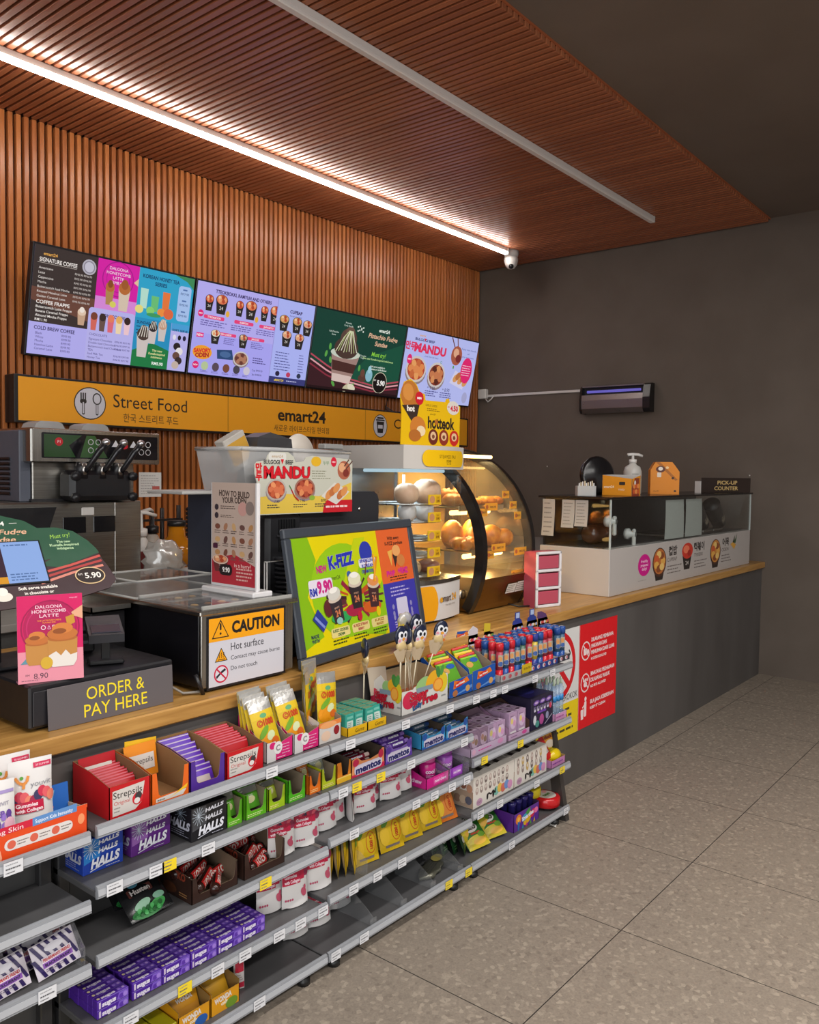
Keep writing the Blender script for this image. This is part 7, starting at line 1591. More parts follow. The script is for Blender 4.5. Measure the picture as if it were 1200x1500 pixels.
b = MB(); b.box(0, 0, 0, .13, .003, .03, C('#b8c0d0', 's')); P = Pr('s'); P.txt('mentos', .065, .015, .018, '#20307a', w=.10, bold=.05); b.pr(P, (0, 0, 0)); solo(b, 'header_card', 'pale card with a blue word standing behind the right blue mint carton', 'card', None, (2.355, 1.872, D2+.072))

# ---- third shelf: coffee candy, mint bag, collagen pouches, gum trays
def kopbox(lab, x, w, hs, grp='coffee candy cartons'):
    r = root('display_tray', lab, 'display box', grp, (x, 1.738, D3B)); d = .145; tray(w, d, .02, .082, hs, '#33201a', '#6a5846', (.014, w-.006, .02), 's').build('tray', r)
    P = Pr('s'); P.txt('KOPIKO', .075, .062, .018, '#8a3a28', w=.085, bold=.05, rot=-.05); P.ell(.05, .02, .03, .014, '#5a3420'); P.dashes(.09, .008, .13, .02, 2, '#a8784a'); b = MB(); b.pr(P, (0, d, 0), (0, -1, 0), (0, 0, 1)); b.build('print', r)
kopbox('left dark brown coffee candy carton', 1.268, .148, .066); kopbox('right dark brown coffee candy carton', 1.438, .146, .07)
kop = None
for k, (x, y, z, rx, ry, rz, s) in enumerate(((1.335, 1.78, .03, 28, 0, 38, 'left'), (1.33, 1.81, .045, 30, 0, 30, 'left'), (1.315, 1.835, .056, 30, 0, 26, 'left'), (1.37, 1.775, .016, 10, 0, 50, 'left'), (1.38, 1.80, .02, 10, 0, 20, 'left'), (1.35, 1.86, .05, 20, 0, 5, 'left'), (1.50, 1.80, .035, 24, 0, 36, 'right'), (1.52, 1.78, .016, 5, 0, 30, 'right'), (1.50, 1.775, .012, 5, 0, 10, 'right'), (1.53, 1.82, .018, 5, 0, 15, 'right'), (1.49, 1.845, .05, 25, 0, 8, 'right'), (1.49, 1.86, .062, 25, 0, 4, 'right'), (1.54, 1.845, .03, 10, 0, 40, 'right'))):
    lab = 'dark red coffee candy roll lying in the %s coffee carton' % s
    if kop is None:
        b = MB(); b.tube([(-.058, 0, 0), (-.05, 0, 0), (.05, 0, 0), (.058, 0, 0)], [.012, .0145, .0145, .012], C('#2e1712', 'g'), 12); P = Pr('s'); P.rect(-.042, -.014, .042, .014, '#b81c1c', 2, 8); P.txt('KOPIKO', 0, 0, .016, '#dcd4cc', w=.075, bold=.06)
        b.pr(P, fn=lambda u, v, w: (u, -(.0148+w)*math.cos(v/.0148+.7), (.0148+w)*math.sin(v/.0148+.7)))
        kop = solo(b, 'candy_roll', lab, 'candy roll', 'coffee candy rolls in the left carton', (x, y, D3B+z), (rx, 0, rz))
    else: again(kop, lab, (x, y, D3B+z), (rx, 0, rz), group='coffee candy rolls in the %s carton' % s)
b = pillow(.125, .12, .03, '#141517', nu=10, nv=10, fin='g'); P = Pr('s'); P.ell(-.01, .012, .045, .014, '#1f6a30'); P.ell(.02, .018, .024, .012, '#3a9a4a', rot=.2); P.ell(-.02, .03, .024, .010, '#8ab89a', rot=.2); P.ell(.03, .036, .018, .008, '#7aa890'); P.ell(-.02, .084, .014, .008, '#4a88a0'); P.rrect(-.044, .055, .024, .075, .003, '#5a302c'); P.txt('Husten', -.01, .065, .012, '#d8d0cc', w=.055, bold=.04); P.ell(.03, .088, .014, .005, '#3f7a3c')
for k in range(12): P.ell(-.04+.006*k, .010+.008*(k % 2), .006, .006, ['#2a7a38', '#4aa85a', '#1a5a28'][k % 3], 8)
wrap(b, P); o = solo(b, 'mint_bag', 'front black and green herbal mint bag lying on the third shelf', 'candy bag', 'herbal mint bags', (1.165, 1.752, D3B+.016), (-52, 0, 4))
again(o, 'second black and green herbal mint bag behind the front one', (1.155, 1.80, D3B+.032), (-58, 0, -6))
def collagen():
    b = pouch(.088, .122, .020); P = Pr('s')
    for k in range(9): P.ell(-.034+.0085*k, .092+.008*math.sin(k*1.4), .010, .012, ['#c8304a', '#a82a50', '#d8586a', '#8a2a4a', '#3a3048'][k % 5], 10)
    P.rect(-.043, .060, .015, .090, '#b81840', 5, 3); P.rect(.015, .068, .028, .09, '#b81840', 2, 2); P.txt('Gummies', -.016, .081, .0085, '#f0d8e0', w=.04, bold=.03); P.txt('with Collagen', -.012, .068, .008, '#f0d8e0', w=.05, bold=.03)
    for k in range(4): P.ell(-.034+.007*k, .022, .0028, .003, '#b84a68')
    P.ell(.026, .033, .009, .012, '#c0526a', rot=.5); P.ell(.03, .045, .004, .006, '#c0526a'); return wrap(b, P)
col = None
def coll(lab, x, y, z, rz=0, rx=-3, grp='collagen gummy pouches of the third shelf'):
    global col
    if col is None: col = solo(collagen(), 'collagen_pouch', lab, 'pouch', grp, (x, y, z), (rx, 0, rz))
    else: again(col, lab, (x, y, z), (rx, 0, rz), scale=(1, 1, 1.14) if 'fourth' in grp else None, group=grp)
for x, y, rz, lab in ((1.605, 1.775, -14, 'white collagen pouch right behind the brown carton edge, third shelf'), (1.70, 1.77, -14, 'white collagen pouch second from the left, third shelf'), (1.782, 1.775, -10, 'white collagen pouch third from the left, third shelf'), (1.845, 1.80, -10, 'white collagen pouch fourth from the left, set back, third shelf'), (1.90, 1.78, 55, 'collagen pouch turned edge-on in the middle of the row, third shelf'), (1.965, 1.775, -12, 'wide white collagen pouch right of the edge-on one, third shelf'), (2.03, 1.815, -10, 'white collagen pouch set back right of the wide one, third shelf'), (2.10, 1.782, -14, 'white collagen pouch standing second from the right, third shelf'), (2.175, 1.80, -20, 'rightmost white collagen pouch beside the pink gum tray')):
    coll(lab, x, y, (D3C if x > 1.72 else D3B)+.001, rz)
for i, (x, c, c2, lab, tl) in enumerate(((2.235, '#c82080', '#d84a9a', 'pink gum tray on the third shelf', .135), (2.362, '#8a34a8', '#a85ac0', 'purple gum tray on the third shelf', .088))):
    r = root('display_tray', lab, 'display box', 'bright gum trays', (x, 1.735, D3C)); tray(tl, .13, .036, .075, .036, c, '#2a1c28', None, 's').build('tray', r)
    P = Pr('s'); P.rrect(tl*.3, .006, tl*.92, .030, .004, c2); P.txt('cool chew', tl*.6, .018, .010, '#f0d8ec', w=tl*.5, bold=.03); b = MB(); b.pr(P, (0, 0, 0)); b.build('print', r); b = MB(); P = Pr('s'); P.txt('cool chew', .065, .022, .014, '#e8c8e0', w=.09, bold=.04); b.pr(P, (0, .13, 0), (0, -1, 0), (0, 0, 1)); b.build('side_print', r)
    r = root('gum_bottle', ('pink' if i == 0 else 'purple')+' gum bottle standing in the '+('pink' if i == 0 else 'purple')+' gum tray', 'gum bottle', 'gum bottles', (x+tl*.55, 1.79, D3C+.003))
    b = MB(); b.lathe([(.026, 0), (.03, .006), (.03, .06), (.026, .068)], C(c2 if i else c, 'g'), 18); b.build('body', r); b = MB(); b.lathe([(.027, .068), (.028, .072), (.028, .088), (.022, .092)], C('#8a3a98' if i else '#d85aa0', 'g'), 18); b.build('cap', r)
    P = Pr('s'); P.txt('cool', 0, .038, .014, '#e8d0e8', w=.035, bold=.04); P.dashes(-.016, .015, .016, .026, 2, '#e0b8e0'); b = MB(); b.pr(P, fn=lambda u, v, w: ((.0303+w)*math.sin(u/.03-.5), -(.0303+w)*math.cos(u/.03-.5), v)); b.build('label', r)
    b = MB(); b.prism([(0, 0, 0), (tl*.4, 0, 0), (tl*.4, 0, .10), (tl*.1, 0, .08)], (0, .002, 0), C(c, 's')); solo(b, 'header_card', ('pink' if i == 0 else 'purple')+' card behind the '+('pink' if i == 0 else 'purple')+' gum bottle', 'card', None, (x+tl*.5, 1.855, D3C+.004))

# ---- fourth shelf: purple chew packs, collagen, yellow jelly
def sugus():
    b = carton(.0822, .0205, .021, '#4a2290', 's', .0012); P = Pr('s'); P.poly([(.050, .002), (.08, .002), (.08, .019), (.056, .019)], '#7a58c0'); P.txt('sugus', .030, .0105, .011, '#dcd4e4', w=.036, bold=.05); P.rect(.004, .003, .009, .018, '#c8b8d0'); P.ell(.062, .009, .006, .006, '#5a34a0', 10); P.ell(.072, .01, .006, .006, '#9a7ad0', 10); b.pr(P, (0, 0, 0))
    P = Pr('s'); P.txt('sugus', .032, .010, .009, '#cfc4d8', w=.036, bold=.05); P.rect(.056, .003, .079, .017, '#6a48b0'); P.ell(.06, .010, .004, .004, '#9a7ad0', 8); P.ell(.072, .010, .004, .004, '#b89ad8', 8); P.rect(.003, .0185, .079, .0198, '#2a1458'); P.ell(.008, .010, .004, .004, '#d8c8a0', 8); b.pr(P, (0, 0, .021), (1, 0, 0), (0, 1, 0)); return b
sg = None
for j in range(7):
    for i in range(6):
        x = 1.005+.0832*i+(.010 if i > 0 else 0); y = 1.738+.0209*j
        for k in range(2):
            if k == 1 and (j == 0 and i == 0) and 0: continue
            lab = 'small purple fruit chew pack in the block on the fourth shelf, %s layer' % ('top' if k else 'bottom'); grp = 'purple chew packs, %s layer' % ('top' if k else 'bottom')
            loc = (x+(.0015*math.sin(i*5+j*3)), y, D4B+.0005+.0213*k); 
            if sg is None: sg = solo(sugus(), 'chew_pack', lab, 'chew pack', grp, loc)
            else: again(sg, lab, loc, group=grp)
b = MB(); b.box(0, 0, 0, .17, .06, .004, C('#8a8280', 'c')); P = Pr(); P.poly([(.05, .01), (.08, .01), (.07, .05), (.04, .05)], '#c8a850'); P.dashes(.09, .01, .16, .05, 4, '#4a4644'); b.pr(P, (0, 0, .004), (1, 0, 0), (0, 1, 0)); solo(b, 'loose_card', 'printed card lying behind the left end of the purple chew block', 'card', None, (1.0, 1.8905-.06+.06-.062+.058, D4B+.05), (58, 0, 0))
coll('left white collagen pouch on the fourth shelf', 1.585, 1.80, D4B+.001, -14, -3, 'collagen gummy pouches of the fourth shelf'); coll('middle white collagen pouch on the fourth shelf', 1.655, 1.77, D4B+.001, -12, -3, 'collagen gummy pouches of the fourth shelf'); coll('right white collagen pouch on the fourth shelf', 1.755, 1.77, D4C+.001, -12, -3, 'collagen gummy pouches of the fourth shelf')
def lemon(c, c2):
    b = pillow(.105, .135, .022, c, '#b8a890', 's', 8, 10, .05); P = Pr('s'); P.rect(-.05, .122, .05, .134, '#c8b860', 6, 1, 'k'); P.ell(.0, .06, .045, .05, c2, 20); P.ell(-.02, .098, .026, .011, '#5a8a28', 14, rot=.9); P.ring(.02, .062, .022, .0025, '#c8501c', 20, ry=.034); P.txt('C', .02, .078, .012, '#b8341c', bold=.04); P.txt('1000', .02, .055, .012, '#b8341c', w=.028, bold=.05, rot=PI/2); P.rect(-.03, .012, .03, .02, '#b8a8a0', 6, 1, 'k'); P.ell(-.03, .05, .018, .03, '#e0b828'); return wrap(b, P)
lm = None
for k, (x, y, rx, rz, lab) in enumerate(((1.965, 1.765, -14, -8, 'front yellow lemon jelly bag, first from the left'), (2.095, 1.765, -18, -8, 'shiny yellow lemon jelly bag, second from the left'), (2.11, 1.79, -16, -8, 'yellow lemon jelly bag behind the shiny one'), (2.20, 1.768, -20, -8, 'yellow lemon jelly bag, third from the left'), (2.225, 1.795, -18, -8, 'yellow lemon jelly bag behind the third one'), (2.315, 1.77, -22, -8, 'yellow lemon jelly bag beside the orange one'), (2.335, 1.80, -20, -8, 'yellow lemon jelly bag behind the one beside the orange bag'), (1.925, 1.775, -6, 38, 'lemon jelly bag turned edge-on at the left end'), (1.895, 1.79, -5, 42, 'second lemon jelly bag turned edge-on at the left end'), (1.865, 1.80, -4, 46, 'third lemon jelly bag turned edge-on at the left end'), (1.84, 1.81, -4, 50, 'outermost lemon jelly bag turned edge-on at the left end'))):
    if lm is None: lm = solo(lemon('#c8a414', '#d8b418'), 'jelly_bag', lab, 'jelly bag', 'yellow jelly bags of the fourth shelf', (x, y, D4C+.002), (rx, 0, rz))
    else: again(lm, lab, (x, y, D4C+.002), (rx, 0, rz))
solo(lemon('#c86a20', '#d8843a'), 'jelly_bag', 'orange jelly bag at the right end of the fourth shelf', 'jelly bag', 'jelly bags', (2.405, 1.765, D4C+.002), (-26, 0, -8))

# ---- bottom shelf
def wonda(x, w, lab):
    r = root('display_tray', lab, 'display box', 'coffee sachet boxes', (x, 1.735, D5)); tray(w, .14, .05, .085, .062, '#d09018', '#8a6a34', None, 's').build('tray', r)
    P = Pr('s'); P.txt('WONDA', w*.42, .036, .014, '#d8d0c8', w=w*.6, bold=.06, rot=.06); P.txt('coffee', w*.5, .022, .010, '#f0e0c0', w=w*.3, bold=.04); P.ell(w*.72, .012, .02, .014, '#2858a0' if x < 1.3 else '#6a8a28'); b = MB(); b.pr(P, (0, 0, 0)); b.build('print', r)
wonda(1.225, .097, 'left yellow coffee sachet box on the bottom shelf'); wonda(1.326, .094, 'right yellow coffee sachet box on the bottom shelf')
P = Pr('s'); P.txt('WONDA', 0, .06, .010, '#d8d0c8', w=.05, bold=.05); P.rect(-.04, .02, .04, .04, '#c88a30', 4)
leafs('coffee_sachet', 'golden coffee sachet standing in the left yellow box', 'sachet', 'coffee sachets in the left box', 6, 1.273, 1.76, .016, D5+.004, .085, .085, .010, '#c88a18', P, -24)
leafs('coffee_sachet', 'golden coffee sachet standing in the right yellow box', 'sachet', 'coffee sachets in the right box', 4, 1.372, 1.765, .018, D5+.004, .085, .08, .010, '#d09a20', None, -30)
r = root('snack_box', 'lime yellow cartons left of the coffee sachet boxes', 'box', 'lime cartons', (1.125, 1.735, D5)); carton(.045, .13, .045, '#a8a018').build('carton', r); P = Pr('s'); P.dashes(.005, .01, .04, .03, 2, '#4a4810'); b = MB(); b.pr(P, (0, 0, 0)); b.build('print', r)
again(r, 'second lime yellow carton beside the coffee sachet boxes', (1.175, 1.735, D5)); again(r, 'leftmost lime yellow carton on the bottom shelf of the second bay', (1.07, 1.74, D5))
b = pillow(.03, .10, .014, '#c9c3c2', nu=4, nv=8); P = Pr('s'); P.rect(-.012, .05, .012, .085, '#b8203c', 3, 3); P.rect(-.014, .004, .014, .02, '#b8203c', 3, 2); P.dashes(-.01, .025, .01, .045, 3, '#8a7a7c', fill=.3); wrap(b, P); solo(b, 'stick_pack', 'single white and red stick pack right of the coffee boxes', 'sachet', None, (1.452, 1.775, D5+.001), (-3, 0, -20))
coll('left collagen pouch on the bottom shelf', 1.735, 1.85, D5+.001, -12, -3, 'collagen gummy pouches of the bottom shelf'); coll('right collagen pouch on the bottom shelf', 1.83, 1.845, D5+.001, -12, -3, 'collagen gummy pouches of the bottom shelf'); coll('collagen pouch set back on the right of the bottom shelf', 1.95, 1.87, D5+.001, -12, -3, 'collagen gummy pouches of the bottom shelf')
b = MB(); b.ball((0, 0, .012), .095, .035, .014, C('#7a786a', 'k'), 24, 8, lambda p, q, c: 1+.12*math.sin(14*p+5*q)); P = Pr('s'); P.ell(.06, .0, .03, .02, '#a89a50', 12); P.dashes(-.06, -.02, .05, .015, 4, '#4a4a44'); b.pr(P, (0, 0, .026), (1, 0, 0), (0, 1, 0)); solo(b, 'flat_snack_bag', 'flat silver grey bag lying between the clear dividers', 'snack bag', None, (2.34, 1.79, D5), (0, 0, 18))
def milo():
    b = pillow(.115, .13, .03, '#2a6a24', '#1f5a20', 's', 10, 10, .06); P = Pr('s'); P.rect(-.056, .0, .056, .045, '#b8a41c', 8, 4); P.ell(.0, .035, .05, .018, '#c8b830'); P.ell(.01, .025, .035, .014, '#d8a840'); P.ell(-.005, .09, .036, .022, '#d0ccc8', 20); P.txt('MILO', -.005, .09, .018, '#33201a', w=.055, bold=.08); P.rrect(-.02, .058, .03, .066, .003, '#b83a28'); P.ell(.03, .05, .02, .012, '#6a9a30'); return wrap(b, P)
ml = solo(milo(), 'choco_bag', 'front left green and yellow malt snack bag on the bottom shelf', 'snack bag', 'malt snack bags', (2.60, 1.752, D5+.010), (-50, -5, -14)); ml.scale = (.92, .9, .88)
again(ml, 'front right green and yellow malt snack bag on the bottom shelf', (2.72, 1.756, D5+.011), (-52, -4, -16)); again(ml, 'malt snack bag lying behind the front left one', (2.58, 1.785, D5+.034), (-52, 6, -8)); again(ml, 'malt snack bag lying behind the front right one', (2.70, 1.79, D5+.036), (-54, 0, -14))
b = MB(); b.box(-.075, -.01, 0, .075, .01, .012, C('#1fa838', 's'), .004)
for k in range(7): b.ball((-.06+.02*k, .0, .014), .012, .016, .012, C('#2ab848', 'g'), 8, 6)
solo(b, 'green_garland', 'bright green crinkled plastic strip above the malt snack bags', 'strip', None, (2.60, 1.80, D5+.125), (0, 0, 30))
for k in range(4): solo(wrap(pillow(.055, .085, .016, '#16361c', fin='g', nu=6, nv=6), Pr('s').ell(0, .05, .016, .012, '#b8b8ac').dashes(-.015, .012, .015, .03, 2, '#5a8a4a')), 'snack_packet', 'small dark green snack packet left of the malt bags, '+['nearest', 'second', 'third', 'farthest'][k], 'snack packet', 'small dark green packets', (2.535-.028*k, 1.775+.025*k, D5+.006), (-22, 10*(k % 2), 30-10*k))
r = root('display_tray', 'purple candy tube box with colourful splashes on the bottom shelf', 'display box', None, (2.81, 1.735, D5)); tray(.195, .13, .072, .08, .075, '#5a2a88', '#3a2448', None, 's').build('tray', r)
P = Pr('s'); P.ell(.035, .045, .022, .020, '#d87a28'); P.ell(.035, .045, .010, .01, '#f0b040'); P.poly([(.03, 0), (.04, 0), (.045, .035), (.028, .035)], '#2a6aa8'); P.ell(.105, .03, .035, .02, '#d8a820', rot=.5); P.ell(.10, .05, .03, .012, '#3a8a3c', rot=.6); P.ell(.145, .04, .02, .014, '#c82848', rot=.7); P.ell(.17, .045, .016, .012, '#e06a9a'); P.ell(.08, .04, .02, .014, '#3a98b8', rot=.3)
P.txt('Smarties', .105, .042, .016, '#e0dce8', w=.09, bold=.06, rot=.12)
for k in range(4): P.poly([(.06+.03*k, 0), (.075+.03*k, 0), (.07+.03*k, .02)], ['#2a8aa8', '#c82878', '#58a030', '#c8a020'][k])
b = MB(); b.pr(P, (0, 0, 0)); b.build('print', r)
tb = None
for j in range(3):
    for i in range(4):
        loc = (2.84+.045*i, 1.765+.036*j, D5+.004)
        if tb is None:
            b = MB(); b.lathe([(.016, 0), (.016, .092), (.0175, .093), (.0175, .105), (.015, .107)], C('#2a2464', 'g'), 16); P = Pr('s'); P.ell(0, 0, .010, .010, '#6a5aa0'); P.ell(0, .002, .006, .005, '#c8c0d0'); b.pr(P, (0, 0, .1072), (1, 0, 0), (0, 1, 0)); tb = solo(b, 'candy_tube', 'dark blue candy tube standing in the purple candy box', 'candy tube', 'candy tubes in the purple box', loc)
        else: again(tb, None, loc)
for x, y, z, c, c2, lab in ((3.06, 1.83, .06, '#c8b420', '#4a9a70', 'yellow round tape candy tin raised behind the red one'), (3.13, 1.775, .012, '#b81c20', '#c8c0b8', 'red round tape candy tin at the right end of the bottom shelf')):
    r = root('candy_tin', lab, 'tin', 'round tape candy tins', (x, y, D5+z)); b = MB(); b.lathe([(.058, 0), (.062, .005), (.062, .036), (.056, .042)], C(c, 'g'), 28); b.build('tin', r); P = Pr('s'); P.ell(0, 0, .044, .044, c2, 24); P.txt('tape', 0, .0, .018, '#3a6a30' if c2[1] == 'c' else '#d8c830', w=.05, bold=.05); P.ell(.02, .02, .012, .01, '#d88a90'); b = MB(); b.pr(P, (0, 0, .042), (1, 0, 0), (0, 1, 0)); b.build('label', r)
b = MB(); b.box(0, 0, 0, .10, .10, .058, C('#2a2a2e', 's'), .003); solo(b, 'black_carton', 'black carton under the yellow tape candy tin', 'box', None, (3.01, 1.785, D5)); 
b = MB(); b.box(0, 0, 0, .06, .08, .0115, C('#3a383a', 's')); solo(b, 'black_tray', 'flat black tray under the red tape candy tin', 'tray', None, (3.10, 1.745, D5))

# ---- right bay: blind boxes and the rest
r = root('display_tray', 'clear fronted pale purple toy box on the second shelf of the right bay', 'display box', None, (2.50, 1.735, DR2)); w = .245
b = tray(w, .14, .03, .115, .03, '#b8a0b8', '#8a7080', None, 's'); b.build('tray', r)
P = Pr('s'); P.dashes(.05, .01, .14, .02, 1, '#c04a90'); P.ell(.02, .015, .012, .01, '#d0a0b8'); P.ell(.2, .018, .02, .010, '#c888b0'); b = MB(); b.pr(P, (0, 0, 0)); b.build('print', r)
b = MB(); b.box(.002, .001, .03, .15, .0025, .118, GLASS); b.box(.0, .001, .03, .0015, .136, .118, GLASS); b.build('window', r)
bb = {}
def blind(kind, lab, x, y, z, grp):
    if kind not in bb:
        c, c2 = {'lilac': ('#a88aa8', '#c8b0c8'), 'white': ('#b4aaa2', '#c8c0b8'), 'plum': ('#8a6a84', '#b89ab0')}[kind]
        b = carton(.058, .042, .088, c if kind != 'white' else '#c8c1ba'); P = Pr('s'); P.ell(.029, .05, .022, .028, c2); P.ell(.02, .055, .009, .012, '#d8c070' if kind == 'lilac' else '#a8786a'); P.ell(.038, .045, .01, .012, '#c890b8' if kind == 'lilac' else '#8a6a5a'); P.rect(.008, .006, .05, .014, '#d0c8cc'); P.dashes(.008, .07, .05, .08, 1, '#7a5a78'); b.pr(P, (0, 0, 0)); P = Pr('s'); P.rect(.006, .006, .052, .036, c2); P.ell(.029, .021, .012, .008, '#5a3a50' if kind != 'white' else '#5a4a40'); b.pr(P, (0, 0, .088), (1, 0, 0), (0, 1, 0))
        bb[kind] = solo(b, 'blind_box', lab, 'toy box', grp, (x, y, z))
    else: again(bb[kind], lab, (x, y, z), group=grp)
for j in range(3):
    for i in range(4):
        k = 'plum' if i < 2 else 'lilac'; zz = DR2+.003+(.03 if 0 else .0)
        blind(k, '%s toy box packed in the clear fronted purple toy box' % k, 2.504+.0595*i, 1.741+.044*j, zz+.0, '%s boxes in the clear fronted box' % k)
r = root('display_tray', 'lilac open toy box left of the dark purple carton', 'display box', None, (2.756, 1.735, DR2)); w = .158; tray(w, .14, .022, .118, .05, '#a07a98', '#4a3028', None, 's').build('tray', r)
P = Pr('s'); P.rect(0, 0, w, .022, '#b898b4'); P.ell(.12, .012, .018, .008, '#c84a90'); P.dashes(.02, .006, .08, .014, 1, '#7a4a78'); b = MB(); b.pr(P, (0, 0, 0)); b.build('print', r)
for j in range(3):
    for i in range(2): blind('lilac', 'lilac toy box packed in the lilac open box', 2.772+.065*i, 1.742+.044*j, DR2+.003+.012, 'lilac boxes in the lilac open box')
r = root('toy_carton', 'dark purple toy carton with small printed figures beside the clear tubes', 'carton', None, (2.922, 1.732, DR2)); w, h, d = .178, .132, .15; carton(w, d, h, '#252038').build('carton', r)
P = Pr('s')
for k in range(3): P.ell(.04+.05*k, h*.84, .024, .010, '#6a4a98', rot=.1); P.ell(.04+.05*k, h*.84, .014, .005, '#b89ac8')
for k in range(6): P.rrect(.022+.026*k, h*.56, .038+.026*k, h*.72, .004, '#c0b8cc'); P.ell(.03+.026*k, h*.68, .006, .007, '#4a3a6a')
P.rect(.05, h*.48, .12, h*.55, '#6a3aa0'); P.ell(.085, h*.26, .018, .022, '#a84a88'); P.ell(.03, h*.3, .012, .02, '#c8c8d0'); P.ell(.05, h*.16, .016, .014, '#4a8a80'); P.ell(.13, h*.32, .012, .016, '#8a8aa8'); P.line([(.11, h*.06), (.17, h*.3)], .003, '#b8b4c4'); P.ell(.155, h*.6, .01, .012, '#c03a58')
b = MB(); b.pr(P, (0, 0, 0)); P = Pr('s'); P.poly([(.01, .02), (w-.01, .01), (w-.02, .13), (.03, .14)], '#2a2464'); P.ell(w*.5, .08, .045, .03, '#3a3a90'); b.pr(P, (0, 0, h), (1, 0, 0), (0, 1, 0)); b.build('print', r)
r = root('display_tray', 'pink tray of clear liquid tubes at the right end of the second shelf', 'display box', None, (3.108, 1.725, DR2)); tray(.10, .13, .03, .035, .03, '#c890b8', '#b8a8b0', None, 's').build('tray', r); P = Pr('s'); P.dashes(.01, .008, .09, .022, 1, '#a04a88'); b = MB(); b.pr(P, (0, 0, 0)); b.build('print', r)
ct = None
for j in range(3):
    for i in range(3):
        loc = (3.128+.03*i, 1.745+.036*j, DR2+.003); lab = 'clear liquid tube with blue band in the pink tray, %s row' % ['front', 'middle', 'back'][j]; grp = 'clear tubes, row %d' % (j+1)
        if ct is None:
            ct = root('liquid_tube', lab, 'tube', grp, loc)
            b = MB(); b.lathe([(.0125, 0), (.0125, .13), (.008, .136), (.008, .145)], TUBEC, 14); b.build('tube', ct); b = MB(); b.lathe([(.013, .075), (.013, .10)], C('#2a7ab8', 's'), 14); b.build('band', ct); b = MB(); b.lathe([(.007, .145), (.005, .155), (.007, .165), (.003, .175)], C('#b8c8b0', 'g'), 10); b.build('cap', ct)
        else: again(ct, lab, loc, group=grp)
# animal blind cartons
def animal(x, w, lab):
    r = root('toy_carton', lab, 'carton', 'white toy cartons', (x, 1.728, DR3)); h, d = .118, .15; b = MB(); b.box(0, 0, 0, w, d, h, C('#d2cbc2', 's'), .001); b.box(-.0008, .001, .002, 0, d-.001, h*.55, C('#a8907c', 's')); b.build('carton', r)
    P = Pr('s'); n = 8 if w > .26 else 6
    for j in range(2):
        for i in range(n): 
            P.ell(w*(.08+.105*i if n == 8 else .10+.14*i), h*(.80-.26*j), .010, .014 if n == 8 else .018, ['#8a7a74', '#a8928a', '#6a5c58', '#b89a5a' if n == 6 else '#9a8a84'][(i*3+j) % 4], 10); P.ell(w*(.08+.105*i if n == 8 else .10+.14*i), h*(.83-.26*j), .006, .007, '#c8bcb4', 8)
    for k, c in enumerate(['#7ab0a0', '#d8b050', '#c86a5a', '#6a8ac0', '#c88ab0']): P.ell(w*(.55+.085*k), h*.24+.006*(k % 2), .018, .018, c, 10)
    P.ell(w*.14, h*.16, .02, .014, '#b890a8'); P.dashes(w*.09, h*.12, w*.2, h*.2, 2, '#7a5a70'); P.txt('cow', w*.42, h*.26, .03, '#221c1c', w=w*.24, bold=.05, rot=.15) if 0 else None
    P.line([(w*.32, h*.14), (w*.36, h*.3), (w*.42, h*.22), (w*.47, h*.32), (w*.52, h*.2), (w*.52, h*.36)], .006, '#221c1c'); P.ell(w*.33, h*.2, .006, .012, '#221c1c'); P.ell(w*.47, h*.2, .006, .014, '#221c1c')
    b = MB(); b.pr(P, (0, 0, 0))
    P = Pr('s')
    for k in range(int(w/.06)): P.poly([(.02+.06*k, .03), (.05+.06*k, .035), (.052+.06*k, .06), (.022+.06*k, .055)], '#3a3230'); P.rect(.005+.06*k, .01, .007+.06*k, .14, '#a49a90')
    b.pr(P, (0, 0, h), (1, 0, 0), (0, 1, 0)); P = Pr('s')
    for k in range(5): P.ell(.02+.028*k, .075+.01*(k % 2), .014, .016, ['#8a5a48', '#b88a70', '#a87a68'][k % 3], 10); P.ell(.025+.026*k, .03, .016, .016, ['#5a5a68', '#b08a60', '#8a6a58', '#c0a890'][k % 4], 10)
    b.pr(P, (0, d, 0), (0, -1, 0), (0, 0, 1), base=.0014); b.build('print', r)
animal(2.512, .28, 'left white toy carton with rows of small animals'); animal(2.798, .25, 'right white toy carton with larger animals')
r = root('display_tray', 'pink edged tray of yellow duck candy at the right end of the third level', 'display box', None, (3.085, 1.725, DR3)); tray(.118, .15, .03, .045, .032, '#b87aa8', '#9a7a4a', None, 's').build('tray', r); P = Pr('s'); P.dashes(.01, .008, .11, .022, 1, '#7a3a88'); b = MB(); b.pr(P, (0, 0, 0)); b.build('print', r)
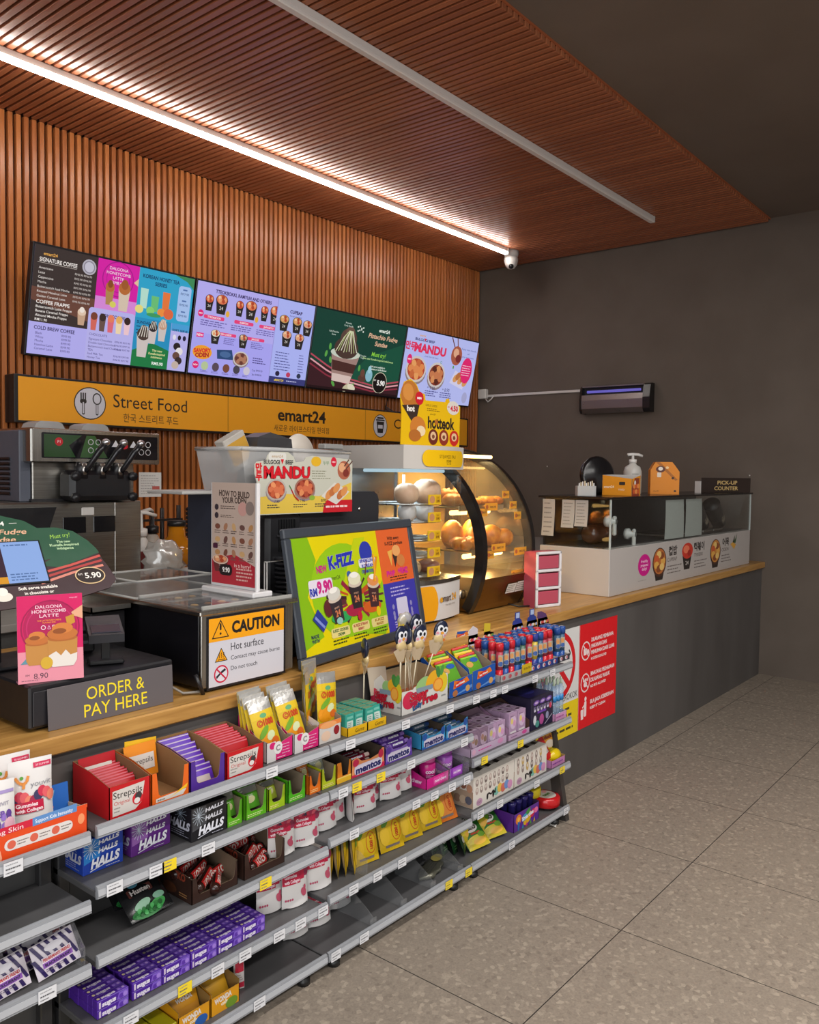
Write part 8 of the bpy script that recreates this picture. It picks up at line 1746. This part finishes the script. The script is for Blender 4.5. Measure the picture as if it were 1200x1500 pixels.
b = pillow(.085, .13, .03, '#d0b414', nu=8, nv=10); P = Pr('s'); P.ell(.0, .085, .03, .026, '#c88a20'); P.txt('duck', 0, .09, .014, '#8a2818', w=.045, bold=.06, rot=.2); P.ell(.01, .06, .025, .018, '#d8c8b8'); wrap(b, P); o = solo(b, 'duck_candy', 'yellow duck candy bag standing at the back of the pink edged tray', 'candy bag', 'yellow duck candy bags', (3.15, 1.79, DR3+.02), (-6, 4, -20))
b = MB(); b.ball((0, 0, .028), .045, .03, .03, C('#d0b414', 'g'), 14, 8); solo(b, 'duck_candy', 'round yellow candy lying at the front of the pink edged tray', 'candy', 'yellow candies', (3.165, 1.762, DR3+.003))
b = pillow(.06, .125, .014, '#b81c20', nu=6, nv=8); P = Pr('s'); P.rect(-.02, .05, .02, .09, '#c8bcb8', 4, 3); P.dashes(-.016, .055, .016, .085, 4, '#5a5454', fill=.3); P.rect(-.028, .004, .028, .02, '#c8a828', 4, 2); wrap(b, P); solo(b, 'red_packet', 'red packet with a white label leaning left in the pink edged tray', 'candy packet', None, (3.118, 1.752, DR3+.008), (-10, -28, -10))
b = pillow(.07, .10, .012, '#b8686a', nu=6, nv=6); solo(b, 'pink_packet', 'pale red packet lying behind the right white toy carton', 'candy packet', None, (3.055, 1.885, DR3+.04), (0, -30, 0))
b = MB(); b.sheet(lambda u, v: (.055*u, .03*v, .004+.004*math.sin(5*u+3*v)), 5, 3, C('#d8d4ce')); b.sheet(lambda u, v: (.055*u, .03*v, .003+.004*math.sin(5*u+3*v)), 5, 3, C('#d8d4ce'), True)
solo(b, 'paper_scrap', 'small crumpled white paper scrap on the floor at the foot of the shelf', 'paper', None, (3.09, 1.70, .001), (0, 0, 20))
for x, z, lab in ((3.78, 1.57, 'tiny white wall plug left of the black round plate'), (2.02, 1.51, 'tiny white wall plug right of the pick-up sign'), (1.95, .40, 'tiny white wall plug low on the dark wall near the floor')):
    b = MB(); b.lathe([(.006, 0), (.005, .003)], C('#c8c4c0', 's'), 8); o = solo(b, 'wall_plug', lab, 'wall plug', 'wall plugs', (XW-.0005, x, z), (0, -90, 0))
